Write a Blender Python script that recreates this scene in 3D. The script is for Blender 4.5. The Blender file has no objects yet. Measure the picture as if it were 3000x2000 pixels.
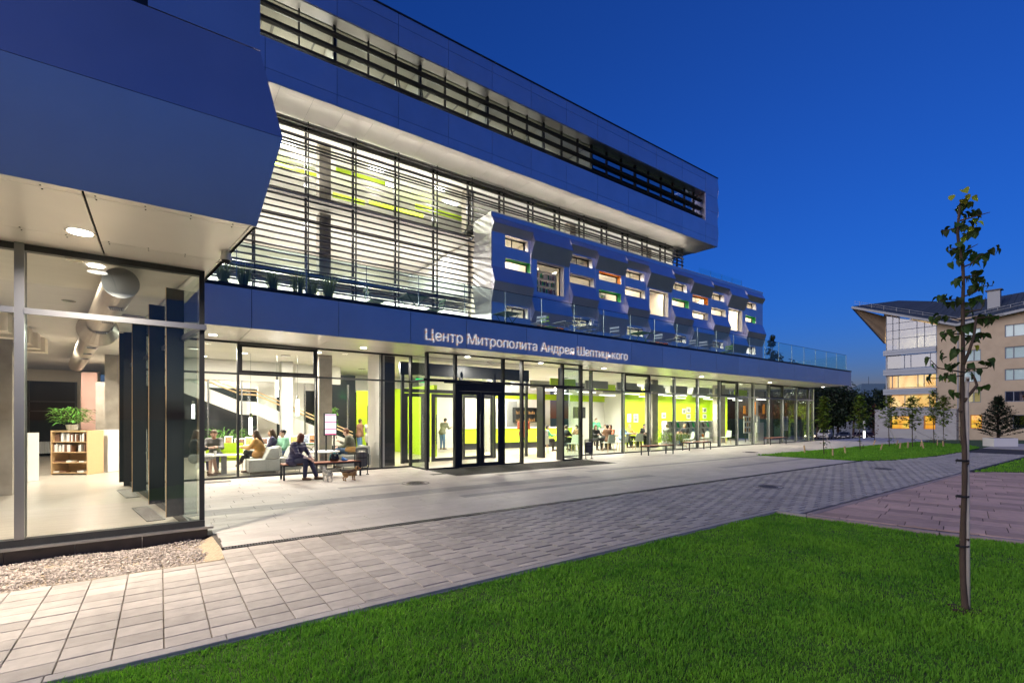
import bpy, math, random
import numpy as np
from mathutils import Vector, Matrix
random.seed(7); np.random.seed(7)
R = math.radians
scene = bpy.context.scene
col = scene.collection

# ---------------------------------------------------------------- camera, sky, exposure
cam_d = bpy.data.cameras.new("camera"); cam = bpy.data.objects.new("camera", cam_d); col.objects.link(cam)
cam.location = (0, 0, 1.65)
cam.rotation_euler = (R(90), 0, R(-36.0))
cam_d.sensor_width = 36; cam_d.lens = 17.004; cam_d.shift_y = 222/3000.0
cam_d.clip_start = 0.1; cam_d.clip_end = 3000
scene.camera = cam
world = bpy.data.worlds.new("World"); scene.world = world; world.use_nodes = True
wn = world.node_tree; wn.nodes.clear()
w_out = wn.nodes.new("ShaderNodeOutputWorld"); w_bg = wn.nodes.new("ShaderNodeBackground")
w_sky = wn.nodes.new("ShaderNodeTexSky"); w_sky.sky_type = 'NISHITA'; w_sky.sun_disc = False
w_sky.sun_elevation = R(2.0); w_sky.sun_rotation = R(262); w_sky.altitude = 0
w_sky.air_density = 1.0; w_sky.dust_density = 0.3; w_sky.ozone_density = 5.8
w_mix = wn.nodes.new("ShaderNodeMix"); w_mix.data_type = 'RGBA'; w_mix.blend_type = 'MULTIPLY'
w_mix.inputs['Factor'].default_value = 1.0
w_mix.inputs['B'].default_value = (1.2, 0.765, 1.09, 1)
w_bg.inputs['Strength'].default_value = 0.092
wn.links.new(w_sky.outputs[0], w_mix.inputs['A']); wn.links.new(w_mix.outputs['Result'], w_bg.inputs[0]); wn.links.new(w_bg.outputs[0], w_out.inputs[0])
sun_d = bpy.data.lights.new("afterglow_sun", 'SUN'); sun = bpy.data.objects.new("afterglow_sun", sun_d); col.objects.link(sun)
sun_d.energy = 0.60; sun_d.angle = R(66); sun_d.color = (1.0, .90, .84); sun.rotation_euler = (R(66), 0, R(-96)); sun_d.specular_factor = 1.0
scene.view_settings.view_transform = 'Standard'; scene.view_settings.look = 'None'
EK = 0.25
scene.view_settings.exposure = 2.0; scene.view_settings.gamma = 1.0
scene.cycles.use_denoising = True
scene.cycles.max_bounces = 7; scene.cycles.diffuse_bounces = 3; scene.cycles.glossy_bounces = 3
scene.cycles.transmission_bounces = 2; scene.cycles.transparent_max_bounces = 24
scene.cycles.caustics_reflective = False; scene.cycles.caustics_refractive = False
scene.cycles.sample_clamp_indirect = 4.0; scene.cycles.sample_clamp_direct = 0

# ---------------------------------------------------------------- materials
MAT = {}
def mat(name, rgb, rough=0.6, metal=0.0, noise=0.0, nscale=8.0, bump=0.0, bscale=60.0, isl=0.0, obr=0.0, emit=None, est=0.0, spec=0.5, stretch=None, coat=0.0, rnoise=0.0):
    m = bpy.data.materials.new(name); m.use_nodes = True; nt = m.node_tree; N = nt.nodes; L = nt.links
    b = N['Principled BSDF']; b.inputs['Roughness'].default_value = rough; b.inputs['Metallic'].default_value = metal
    b.inputs['Specular IOR Level'].default_value = spec; b.inputs['Coat Weight'].default_value = coat
    b.inputs['Base Color'].default_value = (*rgb, 1)
    tc = N.new('ShaderNodeTexCoord'); mp = N.new('ShaderNodeMapping'); L.new(tc.outputs['Object'], mp.inputs[0])
    wpos = N.new('ShaderNodeNewGeometry') if (obr > 0 or isl > 0) else None
    if obr > 0: L.new(wpos.outputs['Position'], mp.inputs[0])
    if stretch: mp.inputs['Scale'].default_value = stretch
    val = None
    if noise > 0:
        n = N.new('ShaderNodeTexNoise'); n.inputs['Scale'].default_value = nscale; n.inputs['Detail'].default_value = 5
        L.new(mp.outputs[0], n.inputs['Vector'])
        r = N.new('ShaderNodeMapRange'); r.inputs['From Min'].default_value = .25; r.inputs['From Max'].default_value = .75
        r.inputs['To Min'].default_value = 1-noise; r.inputs['To Max'].default_value = 1+noise
        L.new(n.outputs['Fac'], r.inputs['Value']); val = r.outputs['Result']
    def mul(a, sock, amt):
        r = N.new('ShaderNodeMapRange'); r.inputs['To Min'].default_value = 1-amt; r.inputs['To Max'].default_value = 1+amt
        L.new(sock, r.inputs['Value'])
        if a is None: return r.outputs['Result']
        mm = N.new('ShaderNodeMath'); mm.operation = 'MULTIPLY'; L.new(a, mm.inputs[0]); L.new(r.outputs['Result'], mm.inputs[1]); return mm.outputs[0]
    if wpos is not None and rough > .5:      # broad stains and wear across neighbouring pieces
        sn = N.new('ShaderNodeTexNoise'); sn.inputs['Scale'].default_value = 1.1; sn.inputs['Detail'].default_value = 6; sn.inputs['Roughness'].default_value = .65; L.new(wpos.outputs['Position'], sn.inputs['Vector'])
        sr = N.new('ShaderNodeMapRange'); sr.inputs['From Min'].default_value = .3; sr.inputs['From Max'].default_value = .7; L.new(sn.outputs['Fac'], sr.inputs['Value']); val = mul(val, sr.outputs['Result'], .11)
    if isl > 0:
        g = N.new('ShaderNodeNewGeometry'); val = mul(val, g.outputs['Random Per Island'], isl)
    if obr > 0:
        g = N.new('ShaderNodeObjectInfo'); val = mul(val, g.outputs['Random'], obr)
    if val is not None:
        vm = N.new('ShaderNodeVectorMath'); vm.operation = 'SCALE'; vm.inputs[0].default_value = rgb
        L.new(val, vm.inputs['Scale']); L.new(vm.outputs[0], b.inputs['Base Color'])
    if bump > 0:
        n2 = N.new('ShaderNodeTexNoise'); n2.inputs['Scale'].default_value = bscale; n2.inputs['Detail'].default_value = 4
        L.new(mp.outputs[0], n2.inputs['Vector'])
        bp = N.new('ShaderNodeBump'); bp.inputs['Strength'].default_value = bump; bp.inputs['Distance'].default_value = 0.01
        L.new(n2.outputs['Fac'], bp.inputs['Height']); L.new(bp.outputs[0], b.inputs['Normal'])
    if rnoise > 0:
        n3 = N.new('ShaderNodeTexNoise'); n3.inputs['Scale'].default_value = 1.3; n3.inputs['Detail'].default_value = 3; L.new(mp.outputs[0], n3.inputs['Vector'])
        r3 = N.new('ShaderNodeMapRange'); r3.inputs['To Min'].default_value = rough-rnoise; r3.inputs['To Max'].default_value = rough+rnoise
        L.new(n3.outputs['Fac'], r3.inputs['Value']); L.new(r3.outputs['Result'], b.inputs['Roughness'])
    if emit:
        b.inputs['Emission Color'].default_value = (*emit, 1); b.inputs['Emission Strength'].default_value = est
    MAT[name] = m; return m

def glass(name, tint=(.86,.93,.9), base=.05, rcol=(1,1,1), mx=.9):
    mx_ = mx; m = bpy.data.materials.new(name); m.use_nodes = True; nt = m.node_tree; N = nt.nodes; L = nt.links; N.clear()
    o = N.new('ShaderNodeOutputMaterial'); mx = N.new('ShaderNodeMixShader'); t = N.new('ShaderNodeBsdfTransparent'); g = N.new('ShaderNodeBsdfGlossy')
    t.inputs[0].default_value = (*tint, 1); g.inputs['Roughness'].default_value = 0.01; g.inputs[0].default_value = (*rcol, 1)
    lw = N.new('ShaderNodeLayerWeight'); p = N.new('ShaderNodeMath'); p.operation = 'POWER'; p.inputs[1].default_value = 5
    L.new(lw.outputs['Facing'], p.inputs[0])
    r = N.new('ShaderNodeMapRange'); r.inputs['To Min'].default_value = base; r.inputs['To Max'].default_value = mx_
    L.new(p.outputs[0], r.inputs['Value']); L.new(r.outputs['Result'], mx.inputs[0])
    L.new(t.outputs[0], mx.inputs[1]); L.new(g.outputs[0], mx.inputs[2]); L.new(mx.outputs[0], o.inputs[0])
    MAT[name] = m; return m

mat('panel', (.61,.60,.685), .38, .9, noise=.05, nscale=1.2, obr=.05, rnoise=.05)
mat('panel_back', (.02,.02,.022), .8)
mat('soffit', (.86,.82,.77), .34, .35, noise=.04, nscale=1.0, obr=.04, rnoise=.06)
mat('coping', (.03,.035,.045), .4, .5)
mat('frame', (.045,.048,.052), .38, .5, noise=.08, nscale=4)
mat('frame_light', (.33,.33,.34), .3, .8)
mat('door_frame', (.016,.017,.02), .5, .2); mat('fin_dark', (.012,.018,.022), .7)
mat('steel', (.55,.54,.52), .25, 1.0, noise=.05, nscale=3)
mat('louvre', (.10,.092,.088), .45, .6, obr=.12, noise=.05, nscale=2)
mat('louvre_dark', (.05,.05,.055), .45, .6, obr=.1)
mat('plaster', (.74,.72,.68), .8, noise=.03, nscale=1.5)
mat('plaster_warm', (.78,.70,.58), .8, noise=.04, nscale=1.5)
mat('ceiling', (.66,.63,.58), .55, noise=.04, nscale=1.0, stretch=(1,6,1))
mat('concrete', (.36,.32,.27), .8, noise=.22, nscale=3.0, bump=.15, bscale=30)
mat('concrete_pale', (.50,.49,.46), .8, noise=.10, nscale=2.5)
mat('floor_in', (.42,.37,.31), .32, noise=.20, nscale=5, stretch=(.35,5,1), rnoise=.08)
mat('lime', (.46,.66,.02), .6, noise=.03)
mat('lime_wall', (.43,.62,.015), .7, noise=.03)
mat('green', (.02,.42,.10), .6)
mat('orange', (.85,.30,.02), .6)
mat('reveal_white', (.75,.71,.66), .6)
mat('pink', (.75,.46,.38), .8, noise=.1, nscale=2)
mat('wood', (.50,.27,.10), .5, noise=.2, nscale=4, stretch=(1,8,8))
mat('wood_pale', (.62,.42,.22), .5, noise=.1, nscale=4, stretch=(1,8,8))
mat('bench_wood', (.34,.12,.06), .45, noise=.25, nscale=6, stretch=(1,12,12), obr=.15)
mat('black', (.015,.015,.017), .5)
mat('white', (.78,.77,.74), .5)
mat('dark_wall', (.02,.023,.026), .15, .0)
mat('grey_panel', (.28,.28,.28), .85, noise=.1, nscale=20)
mat('sofa', (.44,.45,.42), .9, noise=.1, nscale=25, bump=.1, bscale=150)
mat('slab', (.42,.375,.33), .75, noise=.13, nscale=9, bump=.25, bscale=120, obr=.17)
mat('slab_stuff', (.40,.365,.33), .75, noise=.13, nscale=9, bump=.2, bscale=120, isl=.16)
mat('plaza_slab', (.50,.45,.41), .6, noise=.07, nscale=5, bump=.1, bscale=90, obr=.07, stretch=(1,3,1))
mat('plaza_stuff', (.50,.45,.41), .6, noise=.06, nscale=5, isl=.07, stretch=(1,3,1))
mat('plaza_dark', (.30,.28,.27), .65, noise=.07, nscale=5, obr=.1)
mat('plaza_dark_stuff', (.30,.28,.27), .65, noise=.07, nscale=5, isl=.1)
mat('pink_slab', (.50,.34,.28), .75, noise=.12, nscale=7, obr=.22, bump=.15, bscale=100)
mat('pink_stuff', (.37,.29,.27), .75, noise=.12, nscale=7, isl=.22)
mat('joint', (.10,.085,.07), .95, noise=.3, nscale=30)
mat('joint_sand', (.20,.16,.11), .95, noise=.3, nscale=30)
mat('kerb', (.36,.33,.31), .8, noise=.12, nscale=8, obr=.06)
mat('kerb_pink', (.33,.26,.25), .8, noise=.12, nscale=8, obr=.06)
mat('soil', (.05,.10,.016), 1.0, noise=.5, nscale=6)
mat('dirt', (.05,.035,.02), 1.0, noise=.4, nscale=20)
mat('asphalt', (.05,.05,.052), .85, noise=.15, nscale=3)
mat('grass_far', (.06,.10,.02), 1.0, noise=.35, nscale=1.5)
mat('cheek', (.50,.49,.48), .38, .5, noise=.08, nscale=2)
mat('plinth', (.055,.045,.04), .45, noise=.35, nscale=5, obr=.1)
mat('grate', (.10,.095,.09), .5, .5)
mat('hole', (.006,.006,.006), .9)
mat('matting', (.035,.033,.03), .9, noise=.3, nscale=120, bump=.5, bscale=300)
mat('iron', (.42,.38,.35), .6, .4, noise=.2, nscale=10)
mat('sand', (.42,.33,.22), .95, noise=.25, nscale=30, bump=.3)
mat('brick_wall', (.44,.355,.25), .85, noise=.08, nscale=1.2)
mat('concrete_wall', (.36,.355,.35), .85, noise=.10, nscale=1.0, stretch=(1,.4,3))
mat('roof_blue', (.035,.05,.075), .65, .1, obr=.1)
mat('band_grey', (.27,.30,.34), .5, .4)
mat('frame_blue', (.16,.18,.22), .5, .3)
mat('gutter', (.24,.26,.28), .55, .3)
mat('soffit_wood', (.20,.145,.09), .7, noise=.15, obr=.2)
mat('trunk_bark', (.065,.043,.03), .8, noise=.3, nscale=25, bump=.4, bscale=50, stretch=(1,1,.35))
mat('stake', (.46,.42,.37), .7, noise=.15, nscale=15)
mat('peg', (.50,.34,.19), .7, noise=.15, obr=.1)
mat('rope', (.5,.47,.4), .8)
mat('tie', (.02,.02,.02), .7)
mat('far_wall', (.22,.24,.28), .8)
mat('slate', (.10,.16,.20), .6, noise=.12)
mat('rubber', (.02,.02,.02), .8)
mat('van_white', (.62,.60,.55), .3, coat=.4)
mat('car_blue', (.05,.06,.09), .3, .3, coat=.4)
mat('car_red', (.06,.02,.02), .3, .3, coat=.4)
mat('car_glass', (.01,.012,.015), .08)
mat('plate', (.6,.6,.6), .5)
mat('plant_pot', (.5,.48,.44), .6)
mat('screen_dark', (.01,.01,.012), .2)
mat('chair_mint', (.56,.60,.50), .5)
mat('metal_green', (.22,.42,.05), .45, .1)
mat('metal_dkgreen', (.05,.14,.05), .45, .1)
mat('metal_grey', (.42,.46,.50), .4, .3)
mat('teal', (.04,.35,.38), .6); mat('bag_blue', (.02,.18,.6), .4); mat('photo_print', (.25,.25,.25), .6, noise=1.0, nscale=9)
mat('duct', (.46,.39,.31), .35, .55, noise=.04)
glass('glass', (.90,.955,.93), .035)
glass('glass_lobby', (.97,.985,.975), .03)
glass('glass_rail', (.88,.96,.94), .025, mx=.42)
glass('glass_mirror', (.45,.5,.55), .45)
def leafmat(name, rgb, tr=.35):
    m = bpy.data.materials.new(name); m.use_nodes = True; nt = m.node_tree; N = nt.nodes; L = nt.links; b = N['Principled BSDF']
    b.inputs['Roughness'].default_value = .55; b.inputs['Specular IOR Level'].default_value = .3
    g = N.new('ShaderNodeNewGeometry'); oi = N.new('ShaderNodeObjectInfo')
    ad = N.new('ShaderNodeMath'); ad.operation = 'ADD'; L.new(g.outputs['Random Per Island'], ad.inputs[0]); L.new(oi.outputs['Random'], ad.inputs[1])
    fr = N.new('ShaderNodeMath'); fr.operation = 'FRACT'; L.new(ad.outputs[0], fr.inputs[0])
    hs = N.new('ShaderNodeHueSaturation'); hs.inputs['Color'].default_value = (*rgb, 1)
    r = N.new('ShaderNodeMapRange'); r.inputs['To Min'].default_value = .55; r.inputs['To Max'].default_value = 1.55; L.new(fr.outputs[0], r.inputs['Value']); L.new(r.outputs['Result'], hs.inputs['Value'])
    r2 = N.new('ShaderNodeMapRange'); r2.inputs['To Min'].default_value = .47; r2.inputs['To Max'].default_value = .52; L.new(fr.outputs[0], r2.inputs['Value']); L.new(r2.outputs['Result'], hs.inputs['Hue'])
    L.new(hs.outputs[0], b.inputs['Base Color'])
    tl = N.new('ShaderNodeBsdfTranslucent'); L.new(hs.outputs[0], tl.inputs[0]); mx = N.new('ShaderNodeMixShader'); mx.inputs[0].default_value = tr
    L.new(b.outputs[0], mx.inputs[1]); L.new(tl.outputs[0], mx.inputs[2]); L.new(mx.outputs[0], N['Material Output'].inputs[0])
    MAT[name] = m
leafmat('leaf_dark', (.035,.07,.014), .3); leafmat('leaf_yellow', (.30,.36,.03)); leafmat('leaf_small', (.15,.22,.03)); leafmat('leaf_red', (.16,.05,.03))
leafmat('leaf_plant', (.10,.24,.04)); leafmat('leaf_tree', (.014,.028,.012), .15); leafmat('leaf_pine', (.03,.055,.03), .1); leafmat('leaf_tuft', (.22,.26,.10), .5)
# lawn grass with patches
def grassmat(name, lo, hi):
    m = bpy.data.materials.new(name); m.use_nodes = True; nt = m.node_tree; N = nt.nodes; L = nt.links; b = N['Principled BSDF']
    b.inputs['Roughness'].default_value = .6; b.inputs['Specular IOR Level'].default_value = .25
    g = N.new('ShaderNodeNewGeometry'); tc = N.new('ShaderNodeTexCoord'); n = N.new('ShaderNodeTexNoise'); n.inputs['Scale'].default_value = 1.6; n.inputs['Detail'].default_value = 7; n.inputs['Roughness'].default_value = .7
    L.new(tc.outputs['Object'], n.inputs['Vector'])
    r0 = N.new('ShaderNodeMapRange'); r0.inputs['From Min'].default_value = .3; r0.inputs['From Max'].default_value = .7; L.new(n.outputs['Fac'], r0.inputs['Value'])
    a = N.new('ShaderNodeMath'); a.operation = 'MULTIPLY_ADD'; a.inputs[1].default_value = .35; L.new(g.outputs['Random Per Island'], a.inputs[0]); 
    s = N.new('ShaderNodeMath'); s.operation = 'MULTIPLY'; s.inputs[1].default_value = .65; L.new(r0.outputs['Result'], s.inputs[0]); L.new(s.outputs[0], a.inputs[2])
    mx = N.new('ShaderNodeMix'); mx.data_type = 'RGBA'; mx.inputs['A'].default_value = (*lo, 1); mx.inputs['B'].default_value = (*hi, 1); L.new(a.outputs[0], mx.inputs['Factor'])
    L.new(mx.outputs['Result'], b.inputs['Base Color'])
    tl = N.new('ShaderNodeBsdfTranslucent'); L.new(mx.outputs['Result'], tl.inputs[0]); ms = N.new('ShaderNodeMixShader'); ms.inputs[0].default_value = .4
    L.new(b.outputs[0], ms.inputs[1]); L.new(tl.outputs[0], ms.inputs[2]); L.new(ms.outputs[0], N['Material Output'].inputs[0]); MAT[name] = m
grassmat('grass', (.055,.24,.022), (.29,.60,.045))
# letters: small coloured mosaic squares, a glow added to their colour for brightness
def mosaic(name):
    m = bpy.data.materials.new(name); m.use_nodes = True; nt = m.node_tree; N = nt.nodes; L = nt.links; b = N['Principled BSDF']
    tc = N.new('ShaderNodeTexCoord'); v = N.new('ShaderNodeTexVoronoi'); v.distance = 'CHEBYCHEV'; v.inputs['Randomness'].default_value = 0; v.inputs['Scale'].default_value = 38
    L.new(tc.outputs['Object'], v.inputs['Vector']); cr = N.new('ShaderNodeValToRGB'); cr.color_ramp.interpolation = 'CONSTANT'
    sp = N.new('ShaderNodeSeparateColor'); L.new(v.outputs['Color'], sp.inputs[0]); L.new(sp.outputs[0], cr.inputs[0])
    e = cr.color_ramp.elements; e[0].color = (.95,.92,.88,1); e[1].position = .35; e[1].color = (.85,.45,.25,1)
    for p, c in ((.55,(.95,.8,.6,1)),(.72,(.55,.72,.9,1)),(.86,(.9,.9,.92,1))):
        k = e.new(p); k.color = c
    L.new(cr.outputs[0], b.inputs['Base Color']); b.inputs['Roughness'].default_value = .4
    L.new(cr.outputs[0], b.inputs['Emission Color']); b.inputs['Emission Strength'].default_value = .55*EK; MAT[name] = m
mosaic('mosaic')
def emis(name, rgb, s):
    m = bpy.data.materials.new(name); m.use_nodes = True; N = m.node_tree.nodes; b = N['Principled BSDF']
    b.inputs['Base Color'].default_value = (*[min(1,c) for c in rgb], 1); b.inputs['Emission Color'].default_value = (*rgb, 1); b.inputs['Emission Strength'].default_value = s*EK; MAT[name] = m
emis('lamp_disc', (1,.93,.82), 25); emis('lamp_tube', (1,.96,.9), 9); emis('lamp_strip', (1,.93,.82), 7)
emis('headlight', (1,.75,.5), 12); emis('screen_white', (.80,.88,1), 1.6); emis('screen_red', (.75,.02,.16), 1.0); emis('exit_green', (.03,.75,.2), 1.3)
emis('far_glow', (1,.78,.35), 1.0); emis('bollard_glow', (1,.95,.85), 4)
emis('room_orange', (1,.50,.06), 1.0)

# ---------------------------------------------------------------- mesh helpers
class MB:
    def __init__(s): s.v = []; s.f = []; s.m = []
    def face(s, pts, mi=0):
        n = len(s.v); s.v += [tuple(p) for p in pts]; s.f.append(tuple(range(n, n+len(pts)))); s.m.append(mi)
    def hexa(s, p, mi=0):     # p: 4 bottom (ccw from above), 4 top
        n = len(s.v); s.v += [tuple(q) for q in p]
        for f in ((3,2,1,0),(4,5,6,7),(0,1,5,4),(1,2,6,5),(2,3,7,6),(3,0,4,7)):
            s.f.append(tuple(n+i for i in f)); s.m.append(mi)
        return s
    def box(s, x0, y0, z0, x1, y1, z1, mi=0):
        return s.hexa([(x0,y0,z0),(x1,y0,z0),(x1,y1,z0),(x0,y1,z0),(x0,y0,z1),(x1,y0,z1),(x1,y1,z1),(x0,y1,z1)], mi)
    def bar(s, a, b, w, h=None, mi=0, up=(0,0,1)):
        a = Vector(a); b = Vector(b); d = (b-a).normalized(); h = h or w; u = Vector(up)
        if abs(d.dot(u)) > .98: u = Vector((1,0,0))
        r = d.cross(u).normalized()*w/2; t = r.cross(d).normalized()*h/2
        return s.hexa([a-r-t, a+r-t, b+r-t, b-r-t, a-r+t, a+r+t, b+r+t, b-r+t], mi)
    def tube(s, pts, rad, n=8, mi=0, cap=True):
        pts = [Vector(p) for p in pts]; rad = rad if isinstance(rad, (list, tuple)) else [rad]*len(pts)
        base = len(s.v); prev = None
        for i, p in enumerate(pts):
            d = (pts[min(i+1, len(pts)-1)]-pts[max(i-1, 0)]).normalized()
            if prev is None:
                u = Vector((0,0,1)) if abs(d.z) < .9 else Vector((1,0,0)); x = d.cross(u).normalized()
            else:
                x = (prev - d*prev.dot(d)).normalized()
            prev = x; y = d.cross(x)
            for k in range(n):
                a = 2*math.pi*k/n; s.v.append(tuple(p + (x*math.cos(a)+y*math.sin(a))*rad[i]))
        for i in range(len(pts)-1):
            for k in range(n):
                a0 = base+i*n+k; a1 = base+i*n+(k+1) % n; s.f.append((a0, a1, a1+n, a0+n)); s.m.append(mi)
        if cap:
            s.f.append(tuple(base+k for k in range(n))[::-1]); s.m.append(mi)
            s.f.append(tuple(base+(len(pts)-1)*n+k for k in range(n))); s.m.append(mi)
        return s
    def cyl(s, c, r, h, n=16, mi=0, r2=None):
        return s.tube([c, (c[0], c[1], c[2]+h)], [r, r if r2 is None else r2], n, mi)
    def prism(s, poly, z0, z1, mi=0):
        n = len(s.v); k = len(poly); s.v += [(p[0], p[1], z0) for p in poly] + [(p[0], p[1], z1) for p in poly]
        s.f.append(tuple(range(n, n+k))[::-1]); s.m.append(mi); s.f.append(tuple(range(n+k, n+2*k))); s.m.append(mi)
        for i in range(k):
            j = (i+1) % k; s.f.append((n+i, n+j, n+k+j, n+k+i)); s.m.append(mi)
        return s
    def build(s, name, mats, parent=None, world=True, smooth=False, loc=None):
        me = bpy.data.meshes.new(name); off = Vector((0,0,0))
        if world and parent is not None: off = wloc(parent)
        if loc is not None: off = Vector(loc)
        vs = [(v[0]-off.x, v[1]-off.y, v[2]-off.z) for v in s.v] if off.length > 0 else s.v
        me.from_pydata(vs, [], s.f); 
        if not isinstance(mats, (list, tuple)): mats = [mats]
        for mm in mats: me.materials.append(MAT[mm])
        if len(mats) > 1: me.polygons.foreach_set('material_index', s.m)
        if smooth: me.polygons.foreach_set('use_smooth', [True]*len(me.polygons))
        me.update(); o = bpy.data.objects.new(name, me); col.objects.link(o)
        if parent is not None: o.parent = parent
        if loc is not None: o.location = Vector(loc) - (wloc(parent) if parent is not None else Vector((0,0,0)))
        return o
def wloc(o):
    l = Vector((0,0,0))
    while o is not None: l += o.location; o = o.parent
    return l
def tag(o, label, cat=None, group=None, kind=None):
    if label: o['label'] = label
    if cat: o['category'] = cat
    if group: o['group'] = group
    if kind: o['kind'] = kind
    return o
def thing(name, label, cat, loc=(0,0,0), rz=0, group=None, scale=1):
    o = bpy.data.objects.new(name, None); col.objects.link(o); o.location = loc; o.rotation_euler = (0,0,rz); o.scale = (scale,)*3
    o.empty_display_size = .1
    return tag(o, label, cat, group)
def structure(o): o['kind'] = 'structure'; return o
def dup(o, parent=None, loc=None, rz=None, label=None, scale=None):
    c = o.copy(); col.objects.link(c)
    if parent is not None: c.parent = parent
    if loc is not None: c.location = loc
    if rz is not None: c.rotation_euler = (0,0,rz)
    if scale is not None: c.scale = (scale,)*3
    if label: c['label'] = label
    for ch in list(KIDS.get(o.name, [])): 
        n = dup(ch, c); KIDS.setdefault(c.name, []).append(n)
    return c
KIDS = {}
def freeze_kids():
    KIDS.clear()
    for o in col.objects:
        if o.parent is not None: KIDS.setdefault(o.parent.name, []).append(o)
def gz(x, y):
    d = .5878*x+.809*y
    return -min(4.2, max(0, d-36)*.043)
def inside(poly, x, y):
    c = False; n = len(poly)
    for i in range(n):
        x0, y0 = poly[i]; x1, y1 = poly[(i+1) % n]
        if (y0 > y) != (y1 > y) and x < (x1-x0)*(y-y0)/(y1-y0)+x0: c = not c
    return c
def inside_np(poly, x, y):
    c = np.zeros(x.shape, bool); n = len(poly)
    for i in range(n):
        x0, y0 = poly[i]; x1, y1 = poly[(i+1) % n]
        if y1 == y0: continue
        t = ((y0 > y) != (y1 > y)) & (x < (x1-x0)*(y-y0)/(y1-y0)+x0); c ^= t
    return c
def area_light(name, loc, size, power, color=(1,.9,.75), rot=(0,0,0), parent=None, shape='DISK', sy=None, spread=180):
    l = bpy.data.lights.new(name, 'AREA'); l.shape = shape; l.size = size; l.energy = power*EK; l.color = color; l.spread = R(spread)
    if sy: l.size_y = sy
    o = bpy.data.objects.new(name, l); col.objects.link(o); o.location = Vector(loc) - (wloc(parent) if parent else Vector((0,0,0))); o.rotation_euler = rot
    if parent: o.parent = parent
    return o
mat('joint_dark', (.035,.03,.03), .95, noise=.3, nscale=30)
# ================================================================ GROUND
LAWN = [(-6,4.13),(8.72,4.13),(8.74,3.6),(8.92,2.0),(9.24,1.15),(9.9,-1.6),(10.4,-4.5),(-6,-4.5)]
ISLAND = [(21.03,10.79),(21.42,7.2),(23.2,6.5),(26.1,6.13),(31,6.1),(36.1,6.35),(39.5,7.6),(40.6,10.2),(33,10.5),(26.0,10.56)]
RLAWN = [(19.9,3.62),(21.05,2.66),(24,0.1),(29,-4),(46,-4),(44,3.4),(36,3.75),(28,3.6)]
PINKP = [(8.98,3.72),(19.85,3.72),(21.0,2.7),(24,0.0),(28.6,-4.2),(10.6,-4.2),(9.95,-1.0),(9.4,1.2),(9.12,2.0),(8.96,3.1)]
WALK = [(-4,4.25),(8.82,4.25),(8.95,3.76),(19.9,3.74),(28,3.72),(36,3.85),(44,3.5),(44,6.4),(36.3,6.25),(31,6.0),(26.1,6.03),(23.1,6.4),(21.36,7.02),(.64,7.02),(.64,6.62),(-4,6.52)]
def sheet(name, poly, z, m, mx=None):
    b = MB(); b.prism(poly, z-.05, z); return structure(b.build(name, m))
# terrain
gb = MB(); nx, ny = 60, 50
gx = [-60+ i*8 for i in range(nx+1)]; gy = [-40 + j*8 for j in range(ny+1)]
for j in range(ny+1):
    for i in range(nx+1): gb.v.append((gx[i], gy[j], gz(gx[i], gy[j])-.14))
for j in range(ny):
    for i in range(nx):
        a = j*(nx+1)+i; gb.f.append((a, a+1, a+nx+2, a+nx+1)); gb.m.append(0)
structure(gb.build('ground', 'grass_far'))
fb = MB()
for (x0,y0,x1,y1) in ((-1400,-1400,1900,-40),(-1400,360,1900,1900),(-1400,-40,-60,360),(420,-40,1900,360)): fb.box(x0,y0,-6,x1,y1,-4.6)
structure(fb.build('distant_ground', 'grass_far'))

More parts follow.
